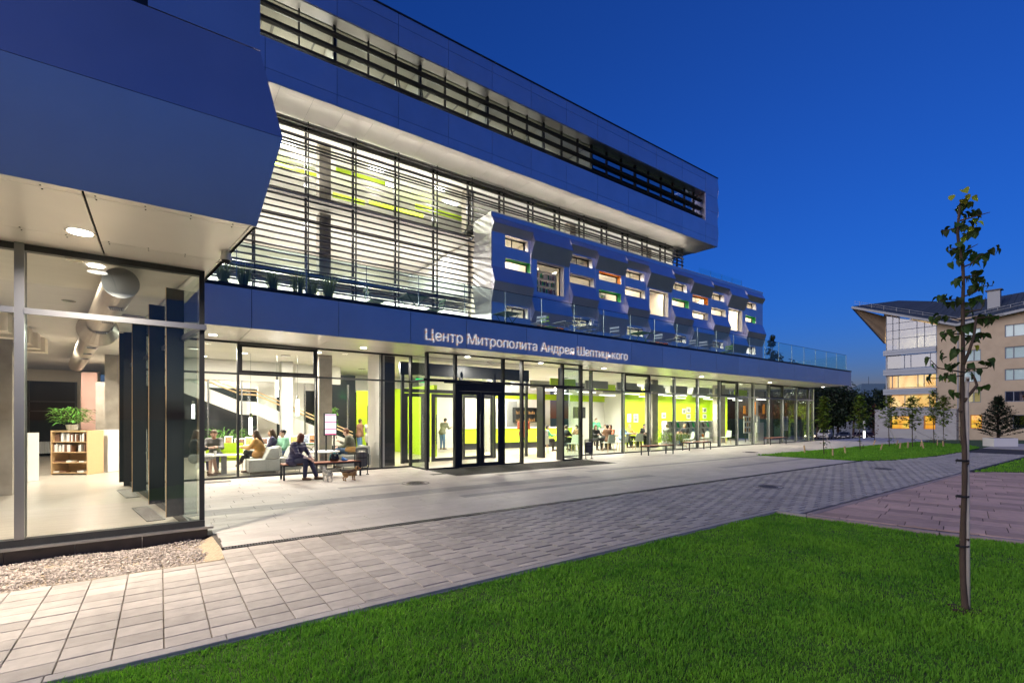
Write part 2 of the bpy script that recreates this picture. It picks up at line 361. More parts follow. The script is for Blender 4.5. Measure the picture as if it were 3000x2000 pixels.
# lawn beds
for nm, P_, z in (('lawn', LAWN, -.03), ('lawn_island', ISLAND, -.005), ('lawn_right', RLAWN, -.005)):
    b = MB(); b.prism(P_, -.14, z); structure(b.build(nm, 'soil'))
def grass(name, poly, dens, label, zb, h=(.03,.055), w=.005, dmin=1.6, dmax=60, wd=.0013, umax=1.35):
    xs = [p[0] for p in poly]; ys = [p[1] for p in poly]; A = (max(xs)-min(xs))*(max(ys)-min(ys))
    n = int(A*dens); x = np.random.uniform(min(xs), max(xs), n); y = np.random.uniform(min(ys), max(ys), n)
    d = .5878*x+.809*y; r = .809*x-.5878*y
    k = inside_np(poly, x, y) & (d > dmin) & (d < dmax) & (np.abs(r/np.maximum(d,.1)) < umax)
    keep = np.random.uniform(0, 1, n) < np.clip(3.4/np.maximum(d, .1), .12, 1)**1.15
    k &= keep; x = x[k]; y = y[k]; d = d[k]; n = len(x)
    a = np.random.uniform(0, 2*np.pi, n); pt = .5*np.sin(x*3.1+y*1.7)*np.cos(y*2.3)+.3*np.sin(x*9.3-y*4.1)*np.sin(y*11.7+x*2)+.3*np.sin(x*21+y*17)*np.cos(x*13-y*23); hh = np.random.uniform(h[0], h[1], n)*(1+.55*pt); ww = (w+wd*d)*np.random.uniform(.7, 1.3, n)*.5
    lean = np.random.uniform(.1, .9, n)*hh; la = a + np.random.uniform(-.6, .6, n) + 1.57
    lx = np.cos(la)*lean; ly = np.sin(la)*lean; cx = np.cos(a)*ww; cy = np.sin(a)*ww
    zb_ = np.full(n, zb); V = np.empty((n, 5, 3))
    V[:,0] = np.stack([x-cx, y-cy, zb_], 1); V[:,1] = np.stack([x+cx, y+cy, zb_], 1)
    V[:,2] = np.stack([x+cx*.8+lx*.35, y+cy*.8+ly*.35, zb_+hh*.6], 1); V[:,3] = np.stack([x-cx*.8+lx*.35, y-cy*.8+ly*.35, zb_+hh*.6], 1)
    V[:,4] = np.stack([x+lx, y+ly, zb_+hh], 1)
    me = bpy.data.meshes.new(name); me.vertices.add(n*5); me.vertices.foreach_set('co', V.reshape(-1))
    base = (np.arange(n)*5)[:, None]; lo = np.concatenate([base+np.array([0,1,2,3]), base+np.array([3,2,4])], 1).reshape(-1)
    me.loops.add(n*7); me.loops.foreach_set('vertex_index', lo.astype(np.int32)); me.polygons.add(n*2)
    st = np.stack([np.arange(n)*7, np.arange(n)*7+4], 1).reshape(-1); me.polygons.foreach_set('loop_start', st.astype(np.int32))
    me.update(calc_edges=True); me.materials.append(MAT['grass']); o = bpy.data.objects.new(name, me); col.objects.link(o)
    return tag(o, label, 'grass', kind='stuff')
grass('grass', LAWN, 8200, 'dense mown green grass of the large lawn in the foreground', -.035, h=(.02,.046), w=.0032, wd=.0011)
grass('grass', ISLAND, 900*4, 'short green grass on the narrow lawn island with the saplings', -.01, h=(.04,.08), w=.008, wd=.0009)
grass('grass', RLAWN, 500*4, 'short green grass of the lawn at the right edge beyond the pink paving', -.01, h=(.04,.08), w=.008, wd=.0009)

# --- walkway of small grey slabs
walk = structure(MB().prism(WALK, -.08, -.036).build('walkway', 'joint_dark'))
MB().prism([(-4,4.26),(2.6,4.26),(2.6,7.01),(.65,7.01),(.65,6.62),(-4,6.5)],-.034,-.018).build('sand_bed','joint_sand',walk)
cand = []
W, Hh = .293, .21
for i in range(-14, 105):
    x0 = .02 + i*W; 
    off = 0 if i < 4 else (.5*Hh if i % 2 else 0)*min(1, (i-3)/5)
    for j in range(-3, 18):
        y0 = 4.25 + j*Hh + off - (0 if i<4 else .0)
        ya = max(y0, 4.256 if x0 < 8.75 else 3.8); yb = min(y0+Hh, 6.995 if x0 > .6 else 6.5)
        if yb-ya < .03: continue
        cx, cy = x0+W/2, (ya+yb)/2
        if not inside(WALK, cx, cy): continue
        cand.append((math.hypot(cx, cy)*(1 if 1 else 1), x0, ya, yb, cx, cy))
cand = [c for c in cand if .5878*c[4]+.809*c[5] > 1 and abs(.809*c[4]-.5878*c[5]) < 1.25*(.5878*c[4]+.809*c[5])]
cand.sort()
def slab_box(b, cx, cy, hx, hy, top, tilt=0, mi=0, g=.005, ang=None, gy=None):
    hx -= g; hy -= (g if gy is None else gy); c = .004
    def P(x, y, z): 
        if ang is not None:
            (ex, ey, fx, fy) = ang; return (cx+x*ex+y*fx, cy+x*ey+y*fy, z)
        return (cx+x, cy+y, z)
    t = [top+random.uniform(-1,1)*tilt for _ in range(4)]
    lo = [P(-hx,-hy,top-.03),P(hx,-hy,top-.03),P(hx,hy,top-.03),P(-hx,hy,top-.03)]
    md = [P(-hx,-hy,t[0]-c),P(hx,-hy,t[1]-c),P(hx,hy,t[2]-c),P(-hx,hy,t[3]-c)]
    up = [P(-hx+c,-hy+c,t[0]),P(hx-c,-hy+c,t[1]),P(hx-c,hy-c,t[2]),P(-hx+c,hy-c,t[3])]
    n = len(b.v); b.v += lo+md+up
    for k in range(4):
        q = (k+1) % 4
        b.f.append((n+k, n+q, n+4+q, n+4+k)); b.m.append(mi); b.f.append((n+4+k, n+4+q, n+8+q, n+8+k)); b.m.append(mi)
    b.f.append((n+8, n+9, n+10, n+11)); b.m.append(mi)
st = MB()
for k, (dd, x0, ya, yb, cx, cy) in enumerate(cand):
    if k < 300:
        b = MB(); slab_box(b, cx, cy, W/2, (yb-ya)/2, random.uniform(-.001,.002), .0012, g=.0035, gy=.0045+.0105*min(1,max(0,(x0-2.2)/2.5))); b.build('paving_slab', 'slab', walk, loc=(cx,cy,0))
    else: slab_box(st, cx, cy, W/2, (yb-ya)/2, random.uniform(-.001,.003), .002, g=.0035, gy=.0155)
tag(st.build('paving_slab', 'slab_stuff', walk), None, kind='stuff')
# --- plaza of large slabs
PLZ = [(.62,7.14),(21.3,7.14),(20.95,10.85),(26,10.66),(33,10.62),(44,10.4),(48,13),(46,15.02),(-.6,15.02),(-.45,13.6),(.50,8.02),(.58,8.02)]
plaza = structure(MB().prism(PLZ, -.08, -.008).build('plaza', 'joint'))
rows = []; y = 7.145; ri = 0
cand = []
while y < 14.98:
    hgt = .298 if y+.3 < 14.98 else 14.985-y
    x = -1.2 - random.random()*.9
    while x < 46:
        L_ = .89; cx, cy = x+L_/2, y+hgt/2; x0c = x; x1c = x+L_
        lim = (.64 if cy < 8.03 else .62-(cy-8.08)*.155)
        if x1c > lim+.05:
            x0c = max(x0c, lim)
            if x0c < 20.95 < x1c and cy < 10.85: x1c = 20.95+ (10.85-cy)*.1-.02
            cx = (x0c+x1c)/2
            if inside(PLZ, cx, cy) and not inside(ISLAND, cx, cy):
                dark = (9.55 < cy < 10.2 and cx < 9.5) or (8.7 < cy < 9.0 and 4.8 < cx < 11.5) or (10.3 < cy < 10.7 and 10.5 < cx < 21) or (8.7 < cy < 9.0 and 15.3 < cx < 21.2) or (11.2<cy<11.5 and 3.4<cx<4.9) or (11.2<cy<11.5 and 8<cx<11)
                if not (6.72 < cx < 13.4 and 11.95 < cy < 13.8):
                    cand.append((math.hypot(cx, cy), x0c, x1c, y, y+hgt, dark))
        x += L_
    y += hgt; ri += 1
cand.sort(); st = MB()
for k, (dd, xa, xb, ya, yb, dark) in enumerate(cand):
    if xb-xa < .03 or yb-ya < .02: continue
    cx, cy = (xa+xb)/2, (ya+yb)/2
    if k < 300:
        b = MB(); slab_box(b, cx, cy, (xb-xa)/2, (yb-ya)/2, random.uniform(-.0005,.001), .0006, g=.0022); b.build('stone_slab', 'plaza_dark' if dark else 'plaza_slab', plaza, loc=(cx,cy,0))
    else: slab_box(st, cx, cy, (xb-xa)/2, (yb-ya)/2, random.uniform(-.0005,.0015), .0006, mi=1 if dark else 0, g=.0025)
tag(st.build('stone_slab', ['plaza_stuff','plaza_dark_stuff'], plaza), None, kind='stuff')
# --- pink footpath, rows along the kerb
pink = structure(MB().prism(PINKP, -.08, -.012).build('footpath', 'joint'))
e1 = (.196,-.98); e2 = (.98,.196); O = (8.9,3.8); cand = []
HP = [((0,3.64),(0,-1)),((9.0,3.1),(.9744,.225)),((9.45,1.2),(.9744,.217)),((19.85,3.6),(-.67,-.742))]   # point, inward normal
def clip_poly(poly):
    for (p, n) in HP:
        out = []
        for i in range(len(poly)):
            A, B_ = poly[i], poly[(i+1) % len(poly)]; da = (A[0]-p[0])*n[0]+(A[1]-p[1])*n[1]; db = (B_[0]-p[0])*n[0]+(B_[1]-p[1])*n[1]
            if da >= 0: out.append(A)
            if (da >= 0) != (db >= 0): f = da/(da-db); out.append((A[0]+(B_[0]-A[0])*f, A[1]+(B_[1]-A[1])*f))
        poly = out
        if len(poly) < 3: return None
    return poly
u = -.3
while u < 22:
    wrow = random.choice((.36,.36,.48)); t = -4.5 - random.random()*.8
    while t < 9:
        ln = random.choice((.45,.6,.75,.9)); g_ = .006
        q = [(u+g_,t+g_),(u+wrow-g_,t+g_),(u+wrow-g_,t+ln-g_),(u+g_,t+ln-g_)]; q = [(O[0]+e2[0]*a+e1[0]*c, O[1]+e2[1]*a+e1[1]*c) for a, c in q]
        q = clip_poly(q)
        if q:
            A_ = abs(sum(q[i][0]*q[(i+1)%len(q)][1]-q[(i+1)%len(q)][0]*q[i][1] for i in range(len(q))))/2
            cx = sum(p[0] for p in q)/len(q); cy = sum(p[1] for p in q)/len(q)
            if A_ > .004 and cy > -4: cand.append((math.hypot(cx,cy), cx, cy, q[::-1]))
        t += ln
    u += wrow
cand = [c for c in cand if abs(.809*c[1]-.5878*c[2]) < 1.25*(.5878*c[1]+.809*c[2])]
cand.sort(key=lambda c: c[0]); st = MB()
for k, (dd, cx, cy, q) in enumerate(cand):
    z = random.uniform(-.001,.004)
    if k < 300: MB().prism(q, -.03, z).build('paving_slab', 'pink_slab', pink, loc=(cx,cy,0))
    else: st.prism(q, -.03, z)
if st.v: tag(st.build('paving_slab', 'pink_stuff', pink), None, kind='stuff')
# border course of the footpath
for i in range(27):
    x = 9.0+i*.4; b = MB(); slab_box(b, x+.2, 3.70, .2, .055, .003, .001, g=.003); b.build('border_stone', 'kerb_pink', pink, loc=(x+.2,3.7,0))
# kerbs
kb = structure(MB().box(-4,4.13,-.16,8.75,4.25,-.02).build('kerb', 'kerb'))
x = -3.6
while x < 8.7:
    x1 = min(x+1.0, 8.82); b = MB(); slab_box(b, (x+x1)/2, 4.195, (x1-x)/2, .052, .004, .0, g=.003); b.build('kerb_stone', 'kerb', kb); x = x1
KP = [(8.80,4.14),(8.80,3.66),(8.86,3.1),(9.0,2.0),(9.32,1.15),(9.9,-1.2),(10.5,-4.2)]
kb2 = structure(MB().box(9.9,-4.3,-.16,9.95,-4.2,-.03).build('footpath_kerb', 'kerb_pink'))
for (ax, ay), (bx, by) in zip(KP[:-1], KP[1:]):
    L_ = math.hypot(bx-ax, by-ay); n = max(1, round(L_/.9)); dx, dy = (bx-ax)/n, (by-ay)/n
    for i in range(n):
        p = Vector((ax+dx*i, ay+dy*i, 0)); q = Vector((ax+dx*(i+1), ay+dy*(i+1), 0)); dv = (q-p).normalized(); nn = Vector((-dv.y, dv.x, 0))*.05; gp = dv*.003
        b = MB(); b.hexa([p+gp-nn+Vector((0,0,-.15)), p+gp+nn+Vector((0,0,-.15)), q-gp+nn+Vector((0,0,-.15)), q-gp-nn+Vector((0,0,-.15)), p+gp-nn+Vector((0,0,.012)), p+gp+nn+Vector((0,0,.012)), q-gp+nn+Vector((0,0,.012)), q-gp-nn+Vector((0,0,.012))]); b.build('kerb_stone', 'kerb_pink' if ay < 3.7 else 'kerb', kb2)
# drain channel
dr = structure(MB().box(.64,7.025,-.12,21.3,7.135,-.03).build('drain_channel', 'hole'))
b = MB(); b.box(.64,7.025,-.03,21.3,7.036,.002); b.box(.64,7.122,-.03,21.3,7.133,.002); b.build('channel_rail', 'grate', dr)
b = MB(); x = .65
while x < 21.2:
    b.box(x, 7.036, -.02, x+.016, 7.122, .0); x += .034
b.build('channel_grate', 'grate', dr)['kind'] = 'stuff'
# gravel bed
GR = [(-9,6.55),(.56,6.66),(.60,7.2),(.56,8.05),(-9,8.05)]
structure(MB().prism([(-9,6.5),(.62,6.6),(.62,8.0),(-9,8.0)], -.16, -.075).build('gravel_bed', 'sand'))
b = MB(); b.hexa([(.36,6.62,-.08),(.63,6.62,-.08),(.60,7.98,-.08),(.36,7.98,-.08),(.42,6.66,-.06),(.63,6.66,-.008),(.60,7.98,-.008),(.5,7.98,-.05)]); structure(b.build('sand_edge', 'sand'))
ico = [(0,0,1),(.894,0,.447),(.276,.851,.447),(-.724,.526,.447),(-.724,-.526,.447),(.276,-.851,.447),(.724,.526,-.447),(-.276,.851,-.447),(-.894,0,-.447),(-.276,-.851,-.447),(.724,-.526,-.447),(0,0,-1)]
icf = [(0,1,2),(0,2,3),(0,3,4),(0,4,5),(0,5,1),(1,6,2),(2,7,3),(3,8,4),(4,9,5),(5,10,1),(1,10,6),(2,6,7),(3,7,8),(4,8,9),(5,9,10),(6,11,7),(7,11,8),(8,11,9),(9,11,10),(10,11,6)]
mat('gravel', (.42,.36,.31), .8, isl=.45, bump=.2, bscale=200)
n = 11000; px = np.random.uniform(-2.6, .5, n); py = np.random.uniform(6.56, 8.0, n); k = px < .5-(np.random.uniform(0,.12,n)); px = px[k]; py = py[k]; n = len(px)
I = np.array(ico); sc_ = np.random.uniform(.008,.021,(n,1,1))*np.random.uniform(.5,1.2,(n,1,3)); J = np.random.uniform(.75,1.2,(n,12,1))
th = np.random.uniform(0,6.28,n); V = I[None]*J*sc_; X = V[:,:,0]*np.cos(th)[:,None]-V[:,:,1]*np.sin(th)[:,None]; Y = V[:,:,0]*np.sin(th)[:,None]+V[:,:,1]*np.cos(th)[:,None]
hb = -.068+.018*np.sin(px*5)*np.cos(py*7)+np.random.uniform(0,.018,n)
V = np.stack([X+px[:,None], Y+py[:,None], V[:,:,2]*.8+hb[:,None]], 2).reshape(-1,3)
F_ = (np.array(icf)[None]+(np.arange(n)*12)[:,None,None]).reshape(-1)
me = bpy.data.meshes.new('gravel'); me.vertices.add(len(V)); me.vertices.foreach_set('co', V.reshape(-1)); me.loops.add(len(F_)); me.loops.foreach_set('vertex_index', F_.astype(np.int32)); me.polygons.add(n*20); me.polygons.foreach_set('loop_start', (np.arange(n*20)*3).astype(np.int32)); me.update(calc_edges=True); me.materials.append(MAT['gravel'])
o = bpy.data.objects.new('gravel', me); col.objects.link(o); tag(o, 'bed of pale crushed gravel along the plinth of the glazed corner', 'gravel', kind='stuff')
# door mat in front of the entrance
mt = structure(MB().box(6.74,11.95,-.04,13.36,13.76,-.012).build('mat_well', 'hole'))
dm = thing('door_mat', 'long dark ribbed mat sunk into the paving before the entrance', 'door mat', (10,12.85,0))
b = MB(); x = 6.78
while x < 13.3: b.box(x, 11.97, -.012, x+.03, 13.74, .004); x += .048
b.build('mat_rib', 'matting', dm)['kind'] = 'stuff'
b = MB(); b.box(6.74,11.94,-.03,13.36,11.965,.006); b.box(6.74,13.745,-.03,13.36,13.77,.006); b.box(6.74,11.965,-.03,6.765,13.745,.006); b.box(13.335,11.965,-.03,13.36,13.745,.006); b.box(10.0,11.965,-.03,10.02,13.745,.006); b.build('mat_frame', 'grate', dm)
# manholes and grates
def manhole(x, y, r, label):
    t = thing('manhole_cover', label, 'manhole cover', (x,y,0)); b = MB(); b.cyl((0,0,-.01), r, .016, 32); b.build('cover_plate', 'iron', t, world=False)
    for rr in (r*.93, r*.62):
        b = MB(); b.tube([(rr*math.cos(2*math.pi*k/32), rr*math.sin(2*math.pi*k/32), .006) for k in range(33)], .007, 4); b.build('raised_ring', 'grate', t, world=False)
    b = MB()
    for i in range(-3,4):
        for j in range(-3,4):
            if math.hypot(i,j) < 3.2: b.box(i*r*.16-.02, j*r*.16-.02, .005, i*r*.16+.02, j*r*.16+.02, .011)
    b.build('stud', 'grate', t, world=False)['kind'] = 'stuff'
manhole(5.17, 11.23, .36, 'round iron manhole cover on the pale paving left of the mat')
manhole(11.68, 5.72, .34, 'round manhole cover in the grey walkway, nearer the lawn corner')
manhole(18.68, 5.54, .36, 'round manhole cover in the grey walkway, farther off toward the right lawn')
manhole(22.6, 11.9, .36, 'faint round cover on the plaza just behind the tip of the lawn island')
def floor_grate(x, y, rz, w, l, label, z=.003, wp=None):
    t = thing('floor_grate', label, 'grate', (x,y,z), rz); b = MB(); b.box(-w/2,-l/2,-.004,w/2,l/2,.002); b.build('grate_well', 'hole', t, world=False)
    b = MB(); b.box(-w/2,-l/2,.002,-w/2+.012,l/2,.012); b.box(w/2-.012,-l/2,.002,w/2,l/2,.012); b.box(-w/2+.012,-l/2,.002,w/2-.012,-l/2+.012,.012); b.box(-w/2+.012,l/2-.012,.002,w/2-.012,l/2,.012); b.build('grate_frame', 'frame_light', t, world=False)
    b = MB(); q = -w/2+.02
    while q < w/2-.015: b.box(q,-l/2+.012,.003,q+.008,l/2-.012,.009); q += .018
    b.build('grate_bar', 'iron', t, world=False)['kind'] = 'stuff'
floor_grate(1.12, 14.42, 0, .7, .3, 'rectangular iron grate in the paving by the glazed corner')
# parking road far off
b = MB()
for i in range(14):
    for j in range(6):
        x0, y0 = 60+i*8, 26+j*8; xs = (x0, x0+8, x0+8, x0); ys = (y0, y0, y0+8, y0+8)
        b.face([(xx, yy, gz(xx, yy)-.06) for xx, yy in zip(xs, ys)])
structure(b.build('car_park', 'asphalt'))
b = MB(); b.prism([(36.3,6.25),(44,6.4),(44,3.5),(36,3.85)], -.05, -.02); 
structure(b.build('path_far', 'slab_stuff'))
# ================================================================ LIBRARY BUILDING
LB = thing('library_building', 'long modern library with blue metal panels, glowing glass ground floor and slatted storeys', 'building', (15,18,0))
def part(name, m, *boxes, parent=None, mi=None):
    b = MB()
    for q in boxes: b.box(*q)
    return b.build(name, m, parent or LB)
def xe(y): return .837-(y-5.83)*.103          # end line of the left wing
# ---- left wing shell
g = .006
# bottom facet / upper facet / vertical panels, jointed along x
ZP = [(.837,5.83,3.70),(1.066,5.68,4.665),(.881,5.90,5.65)]
def strip_panel(x0, x1, a, b_, m='panel', name='facade_panel', th=.03):
    (xa, ya, za), (xb, yb, zb) = a, b_
    if x1 is not None: xa = xb = x1
    d = Vector((0, yb-ya, zb-za)).normalized(); nrm = Vector((0, d.z, -d.y))*th
    p = [(x0,ya,za+.003),(xa,ya,za+.003),(xa-.004,ya+nrm.y,za+nrm.z+.003),(x0,ya+nrm.y,za+nrm.z+.003),(x0,yb,zb-.003),(xb,yb,zb-.003),(xb-.004,yb+nrm.y,zb+nrm.z-.003),(x0,yb+nrm.y,zb+nrm.z-.003)]
    b = MB(); b.hexa([Vector(q) for q in p]); return b.build(name, m, LB)
for (x0, x1) in ((-12,-5.5),(-5.494,None)):
    strip_panel(x0, x1, ZP[0], ZP[1]); strip_panel(x0, x1, ZP[1], ZP[2])
for (A, B_) in ((ZP[0],ZP[1]),(ZP[1],ZP[2])):
    b = MB(); b.hexa([(A[0]-.03,A[1]+.03,A[2]),(A[0],A[1],A[2]),(xe(9)+.12*(A is ZP[1]),9,A[2]),(xe(9)-.05,9,A[2]),(B_[0]-.03,B_[1]+.03,B_[2]-.004),(B_[0],B_[1],B_[2]-.004),(xe(9)+.12*(B_ is ZP[1]),9,B_[2]-.004),(xe(9)-.05,9,B_[2]-.004)]); b.build('facade_panel','panel',LB)
part('facade_panel', 'panel', (-.10,5.90,5.66,.881,5.93,7.9)); part('facade_panel', 'panel', (-.10,5.90,7.906,.881,5.93,12))
part('facade_panel', 'panel', (-12,5.90,7.6,-.106,5.93,12))
part('wall', 'panel_back', (-12,5.94,7.6,.70,6.0,12),(-12,5.93,5.50,.60,20.5,5.6),(-.05,5.94,5.67,.60,6.0,7.6))
part('window', 'dark_wall', (-12,6.03,5.62,-.05,6.05,7.6))
# side cladding of the wing, following the slanted end line
b = MB(); y0, y1 = 6.0, 14.9
b.hexa([(xe(y0)-.05,y0,3.76),(xe(y0)-.01,y0,3.76),(xe(y1)-.01,y1,3.76),(xe(y1)-.05,y1,3.76),(xe(y0)-.05,y0,12),(xe(y0)-.01,y0,12),(xe(y1)-.01,y1,12),(xe(y1)-.05,y1,12)]); b.build('side_wall', 'panel', LB)
# wing soffit panels at z 3.70
def soff(poly, z=3.70, m='soffit', th=.02): 
    b = MB(); b.prism(poly, z, z+th); return b.build('soffit_panel', m, LB)
def yl(y, a=.003): return y
for (xa, xb) in ((-9.5,-5.0),(-4.99,-.585),(-.565,None)):
    for (ya, yb) in ((5.83,5.945),(5.952,7.38),(7.387,8.02)):
        if xb is None: soff([(xa,ya),(xe(ya)-.062,ya),(xe(yb)-.062,yb),(xa,yb)])
        else: soff([(xa,ya),(xb,ya),(xb,yb),(xa,yb)])
soff([(xe(5.83)-.055,5.834),(xe(5.83),5.834),(xe(15.0),15.0),(xe(15.0)-.055,15.0)])
part('wall', 'panel_back', (-9.5,5.95,3.725,.5,8.0,3.74))
b = MB()   # fixing screws on the wing soffit
for x in np.arange(-9, .7, .37):
    for y in (5.90, 5.99, 7.34, 7.43): b.box(x-.006, y-.006, 3.694, x+.006, y+.006, 3.70)
b.build('screw', 'frame', LB)['kind'] = 'stuff'
soff([(.43,8.03),(xe(8.03)-.066,8.03),(xe(15.0)-.066,15.0),(-.62,15.0)])
# ---- glazing of the left wing
part('plinth_panel', 'plinth', (-9,8.02,-.16,-3.2,8.1,.10)); part('plinth_panel', 'plinth', (-3.19,8.02,-.16,-1.48,8.1,.10)); part('plinth_panel', 'plinth', (-1.474,8.02,-.16,-.86,8.1,.10)); part('plinth_panel', 'plinth', (-.854,8.02,-.16,-.2,8.1,.10)); part('plinth_panel', 'plinth', (-.194,8.02,-.16,.535,8.1,.10))
part('sill', 'frame_light', (-9,7.93,.10,.60,8.1,.13))
part('sill_rail', 'frame', (-9,7.99,.13,.50,8.12,.215))
part('mullion', 'frame_light', (-1.385,7.985,.215,-1.30,8.035,3.70)); part('mullion', 'frame', (-1.375,8.036,.215,-1.31,8.2,3.69)); part('mullion', 'frame', (-3.4,7.99,.215,-3.32,8.2,3.69))
part('corner_post', 'door_frame', (.44,8.03,.215,.50,8.12,3.70))
part('transom', 'frame_light', (-1.30,7.975,2.87,.52,8.03,2.94)); part('transom', 'frame_light', (-3.32,7.975,2.87,-1.385,8.03,2.94)); part('head_rail', 'frame', (-9,8.0,3.62,.44,8.1,3.695))
for (xa, xb) in ((-3.32,-1.375),(-1.31,.44)):
    for (za, zb) in ((.215,2.88),(2.93,3.62)): part('glass_pane', 'glass_lobby', (xa,8.055,za,xb,8.067,zb))
# slanted side glazing from (.5,8.08) to (-.6,15)
def sx(y): return .47-(y-8.08)*.155
FINY = [9.35,10.9,12.9,15.0]
ys = [8.12,9.6,11.1,12.6,13.9,14.9]
for i in range(5):
    ya, yb = ys[i], ys[i+1]
    b = MB(); b.hexa([(sx(ya),ya,.1),(sx(ya)+.012,ya,.1),(sx(yb)+.012,yb,.1),(sx(yb),yb,.1),(sx(ya),ya,3.68),(sx(ya)+.012,ya,3.68),(sx(yb)+.012,yb,3.68),(sx(yb),yb,3.68)]); b.build('glass_pane', 'glass', LB)
    b = MB(); b.hexa([(sx(ya)-.02,ya,2.87),(sx(ya)+.05,ya,2.87),(sx(yb)+.05,yb,2.87),(sx(yb)-.02,yb,2.87),(sx(ya)-.02,ya,2.94),(sx(ya)+.05,ya,2.94),(sx(yb)+.05,yb,2.94),(sx(yb)-.02,yb,2.94)]); b.build('transom', 'frame', LB)
for y in FINY:
    b = MB(); x = sx(y); b.hexa([(x-.2,y-.05,.09),(x+.03,y+.0,.09),(x+.03,y+.06,.09),(x-.2,y+.01,.09),(x-.2,y-.05,3.68),(x+.03,y+.0,3.68),(x+.03,y+.06,3.68),(x-.2,y+.01,3.68)]); b.build('fin', 'fin_dark', LB)
    b = MB(); b.box(x-.209,y-.055,.09,x-.2,y+.012,3.68); b.build('fin_edge', 'wood_pale', LB)
b = MB(); b.hexa([(sx(8.1)-.03,8.1,0),(sx(8.1)+.05,8.1,0),(sx(15)+.05,15,0),(sx(15)-.03,15,0),(sx(8.1)-.03,8.1,.1),(sx(8.1)+.05,8.1,.1),(sx(15)+.05,15,.1),(sx(15)-.03,15,.1)]); b.build('sill_rail', 'frame', LB)
part('mullion', 'door_frame', (-.72,14.9,0,-.52,15.1,3.7))
# ---- ground floor main fascia
JX = [-.9,1.70,3.67,5.63,7.43,9.71,12.0,14.9,16.84,18.8,20.8,22.72,24.67,26.62,28.57,30.52,32.48,34.46,36.48]
for i in range(len(JX)-1):
    a, c = JX[i]+.007, JX[i+1]-.007
    part('fascia_panel', 'panel', (a,12.55,3.70,c,12.58,4.60))
    part('soffit_panel', 'soffit', (a,12.60,3.70,c,13.62,3.715)); part('soffit_panel', 'soffit', (a,13.626,3.70,c,14.93,3.715))
part('coping', 'coping', (-.9,12.52,4.615,36.52,12.9,4.68)); part('wall', 'panel_back', (-.9,12.59,3.72,36.44,12.66,4.61),(-.9,12.60,3.72,36.44,15.2,3.74))
part('fascia_panel', 'panel', (36.485,12.55,3.70,36.52,18.5,4.60)); 
b = MB(); b.prism([(-.9,12.66),(36.4,12.66),(39.9,21.4),(-1.5,21.4)], 4.50, 4.66); b.build('terrace_floor', 'plaza_dark', LB)
b = MB(); b.prism([(36.4,15.2),(37.0,15.2),(39.6,21.3),(37.2,21.3)], 3.72, 4.45); b.build('wall', 'panel', LB)
# ---- ground floor glazing Y=14.97
MX = [-.55,1.70,3.73,5.72,6.74]; MX2 = [13.38,15.17,17.25,19.1,21.1,23.13,25.2,27.05,28.85,30.7,32.5,34.4,36.2,36.95]
def mull(x, z0=0.0, z1=3.69, y=14.97, w=.05, light=False, d=.16):
    part('mullion', 'frame_light' if light else 'frame', (x-w/2, y-.03, z0, x+w/2, y+.02, z1)); part('mullion', 'frame', (x-w*.42, y+.021, z0, x+w*.42, y+d, z1))
for x in MX[1:]: mull(x)
for x in MX2: mull(x, light=x > 16)
def bay(x0, x1, y=14.97, tz=2.83, vent=False, light=False, gl='glass'):
    a, c = x0+.025, x1-.025
    part('transom', 'frame_light' if light else 'frame', (a, y-.025, tz-.025, c, y+.04, tz+.025))
    part('sill_rail', 'frame', (a, y-.02, .0, c, y+.05, .05)); part('head_rail', 'frame', (a, y-.02, 3.65, c, y+.05, 3.695))
    part('glass_pane', gl, (a, y+.02, .05, c, y+.032, tz-.025)); part('glass_pane', gl, (a, y+.02, tz+.025, c, y+.032, 3.65))
    if vent:
        v = MB(); w = .07; z0, z1 = tz+.03, 3.64; yy0, yy1 = y-.035, y+.015
        v.box(a,yy0,z0,c,yy1,z0+w); v.box(a,yy0,z1-w,c,yy1,z1); v.box(a,yy0,z0+w,a+w,yy1,z1-w); v.box(c-w,yy0,z0+w,c,yy1,z1-w); v.build('vent_frame', 'door_frame', LB)
for i in range(4): bay(MX[i], MX[i+1], vent=(i == 1), gl='glass_lobby')
for i in range(len(MX2)-1): bay(MX2[i], MX2[i+1], vent=i in (2,6,9,11), light=i > 1)
bay(36.95, 36.97) if False else None
# end glazing of the cafe
for i in range(3):
    ya = 15.0+i*2.2; xa = 36.96; part('glass_pane', 'glass', (xa,ya+.05,.05,xa+.012,ya+2.15,3.65)); part('mullion', 'frame_light', (xa-.03,ya+2.15,0,xa+.05,ya+2.2,3.69))
# ---- entrance vestibule
VX = [6.74,7.75,9.65,10.47,12.41,13.38]; VY = 13.78
for x in VX: part('mullion', 'door_frame', (x-.035,VY-.04,0,x+.035,VY+.02,3.69)); part('mullion', 'frame', (x-.03,VY+.021,0,x+.03,VY+.13,3.69))
part('transom', 'door_frame', (6.6,VY-.05,2.78,13.5,VY-.042,2.86),(6.775,VY-.04,2.78,7.715,VY+.03,2.86),(9.685,VY-.04,2.78,10.435,VY+.03,2.86),(10.505,VY-.04,2.78,12.375,VY+.03,2.86),(12.445,VY-.04,2.78,13.345,VY+.03,2.86),(7.785,VY-.04,2.78,9.615,VY+.03,2.86))
for (a, c, lo) in ((6.775,7.715,1),(7.785,9.615,0),(9.685,10.435,1),(10.505,12.375,0),(12.445,13.345,1)):
    part('glass_pane', 'glass_lobby', (a,VY,2.86,c,VY+.012,3.66)); part('head_rail', 'door_frame', (a,VY-.03,3.66,c,VY+.03,3.695))
    if lo: part('glass_pane', 'glass_lobby', (a,VY,.05,c,VY+.012,2.78)); part('sill_rail', 'door_frame', (a,VY-.03,0,c,VY+.03,.05))
